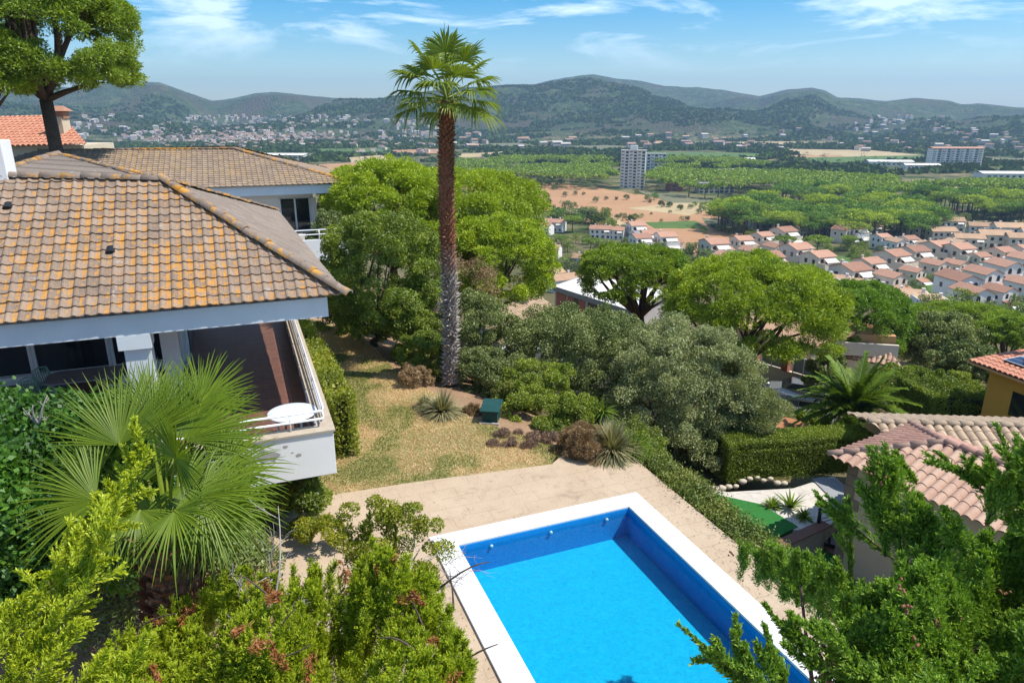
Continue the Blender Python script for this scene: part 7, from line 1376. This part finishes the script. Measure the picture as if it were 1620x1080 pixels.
for (a, c, dp, w, m_) in SPI: b.tube([wp(*a, dp) - oc_, wp((a[0] + c[0]) / 2, (a[1] + c[1]) / 2, dp - .05) - oc_ - np.array([0, 0, .03]), wp(*c, dp - .1) - oc_], [.014, .009, .003], 5)
put('branches', b.mesh('branches', M['bark']), CB)
for (px, py) in ((1155, 875), (1232, 927), (1435, 965), (1420, 930), (1445, 1015), (1590, 935), (1480, 985), (1395, 760), (1310, 1060), (1325, 1045), (1298, 1072), (1380, 740), (1515, 975), (1340, 1050)):
    b = B(); dd = cdepth(px, py) - .25 if px > 1290 and py > 850 else (11.5 if px < 1240 else 8.2); c = wp(px, py, dd) - oc_
    M.setdefault('conemat', simple('brown_cones', (.30,.13,.07), (.2,.08,.045), 30, .8) if 'conemat' not in M else None)
    for k in range(6): b = B(); q = c + rg.normal(size=3) * .035; b.lathe([(.004, -.016), (.014, -.008), (.015, .004), (.008, .016)], 7, tuple(q)); put('cone', b.mesh('cone', M['conemat']), CB)
# ------------------------------------------------------------ lawn grass, leaf litter
rg = np.random.default_rng(64); n_ = 220000; LX = np.array([(p[0], p[1]) for p in LAWN]); x = rg.uniform(-9, 2.2, n_); y = rg.uniform(14.5, 30, n_); ok = np.array([inpoly(a, c, LX) for a, c in zip(x, y)]); x, y = x[ok], y[ok]; n_ = len(x)
g1 = fbm(x * .55 + 3, y * .55, 4, 50); keep = rg.random(n_) < .35 + 1.1 * g1; x, y, g1 = x[keep], y[keep], g1[keep]; n_ = len(x)
hL = .035 + .03 * rg.random(n_); V, Q = leaves(np.stack([x, y, hL * .4], 1), np.stack([rg.normal(size=n_) * .7, rg.normal(size=n_) * .7, np.ones(n_)], 1), hL * 1.3, .018, rg)
gr = np.clip(.88 - sstep(.44, .56, g1) * .80 + rg.normal(size=n_) * .15, 0, 1); put('grass', arr_mesh('grass', V, Q, M['grass'], gr), kind='stuff', label='short patchy straw and green grass of the lawn', cat='grass')
n_ = 9000; x = rg.uniform(-6, 8.5, n_); y = rg.uniform(5, 25, n_); a_ = (x - B0[0]) * E1[0] + (y - B0[1]) * E1[1]; b__ = (x - B0[0]) * E2[0] + (y - B0[1]) * E2[1]; inpool = (a_ > -PW) & (a_ < 0) & (b__ > 0) & (b__ < PL)
near_ = ((a_ > 0) & (a_ < .95) & (b__ > -1.6)) | ((b__ < -1.2) & (b__ > -3.4) & (a_ < 1) & (a_ > -8) & (rg.random(n_) < .25)) | ((a_ < -PW) & (a_ > -PW - 3)& (rg.random(n_) < .5)); x, y = x[near_ & ~inpool], y[near_ & ~inpool]; n_ = len(x)
V, Q = leaves(np.stack([x, y, .012 + .01 * rg.random(n_)], 1), np.stack([rg.normal(size=n_), rg.normal(size=n_), .15 * rg.normal(size=n_)], 1), .045, .018, rg, np.stack([.3 * rg.normal(size=n_), .3 * rg.normal(size=n_), np.ones(n_)], 1)); put('leaf_litter', arr_mesh('leaf_litter', V, Q, M['dry'], rg.random(n_)), kind='stuff', label='dry leaves scattered over the paving round the pool', cat='leaves')
# ------------------------------------------------------------ haze
HAZE = True
if HAZE:
    m, t = newmat('haze'); v = N(t, 'ShaderNodeVolumePrincipled'); v.inputs['Color'].default_value = (.50, .74, 1, 1); v.inputs['Density'].default_value = .00013; v.inputs['Anisotropy'].default_value = .2; o = N(t, 'ShaderNodeOutputMaterial'); t.links.new(v.outputs[0], o.inputs['Volume'])
    b = B(); b.box((0, 0, 150), (18800, 18800, 490)); hzo = put('haze', b.mesh('haze', m), kind='stuff', label='thin blue haze over the valley and hills', cat='haze');
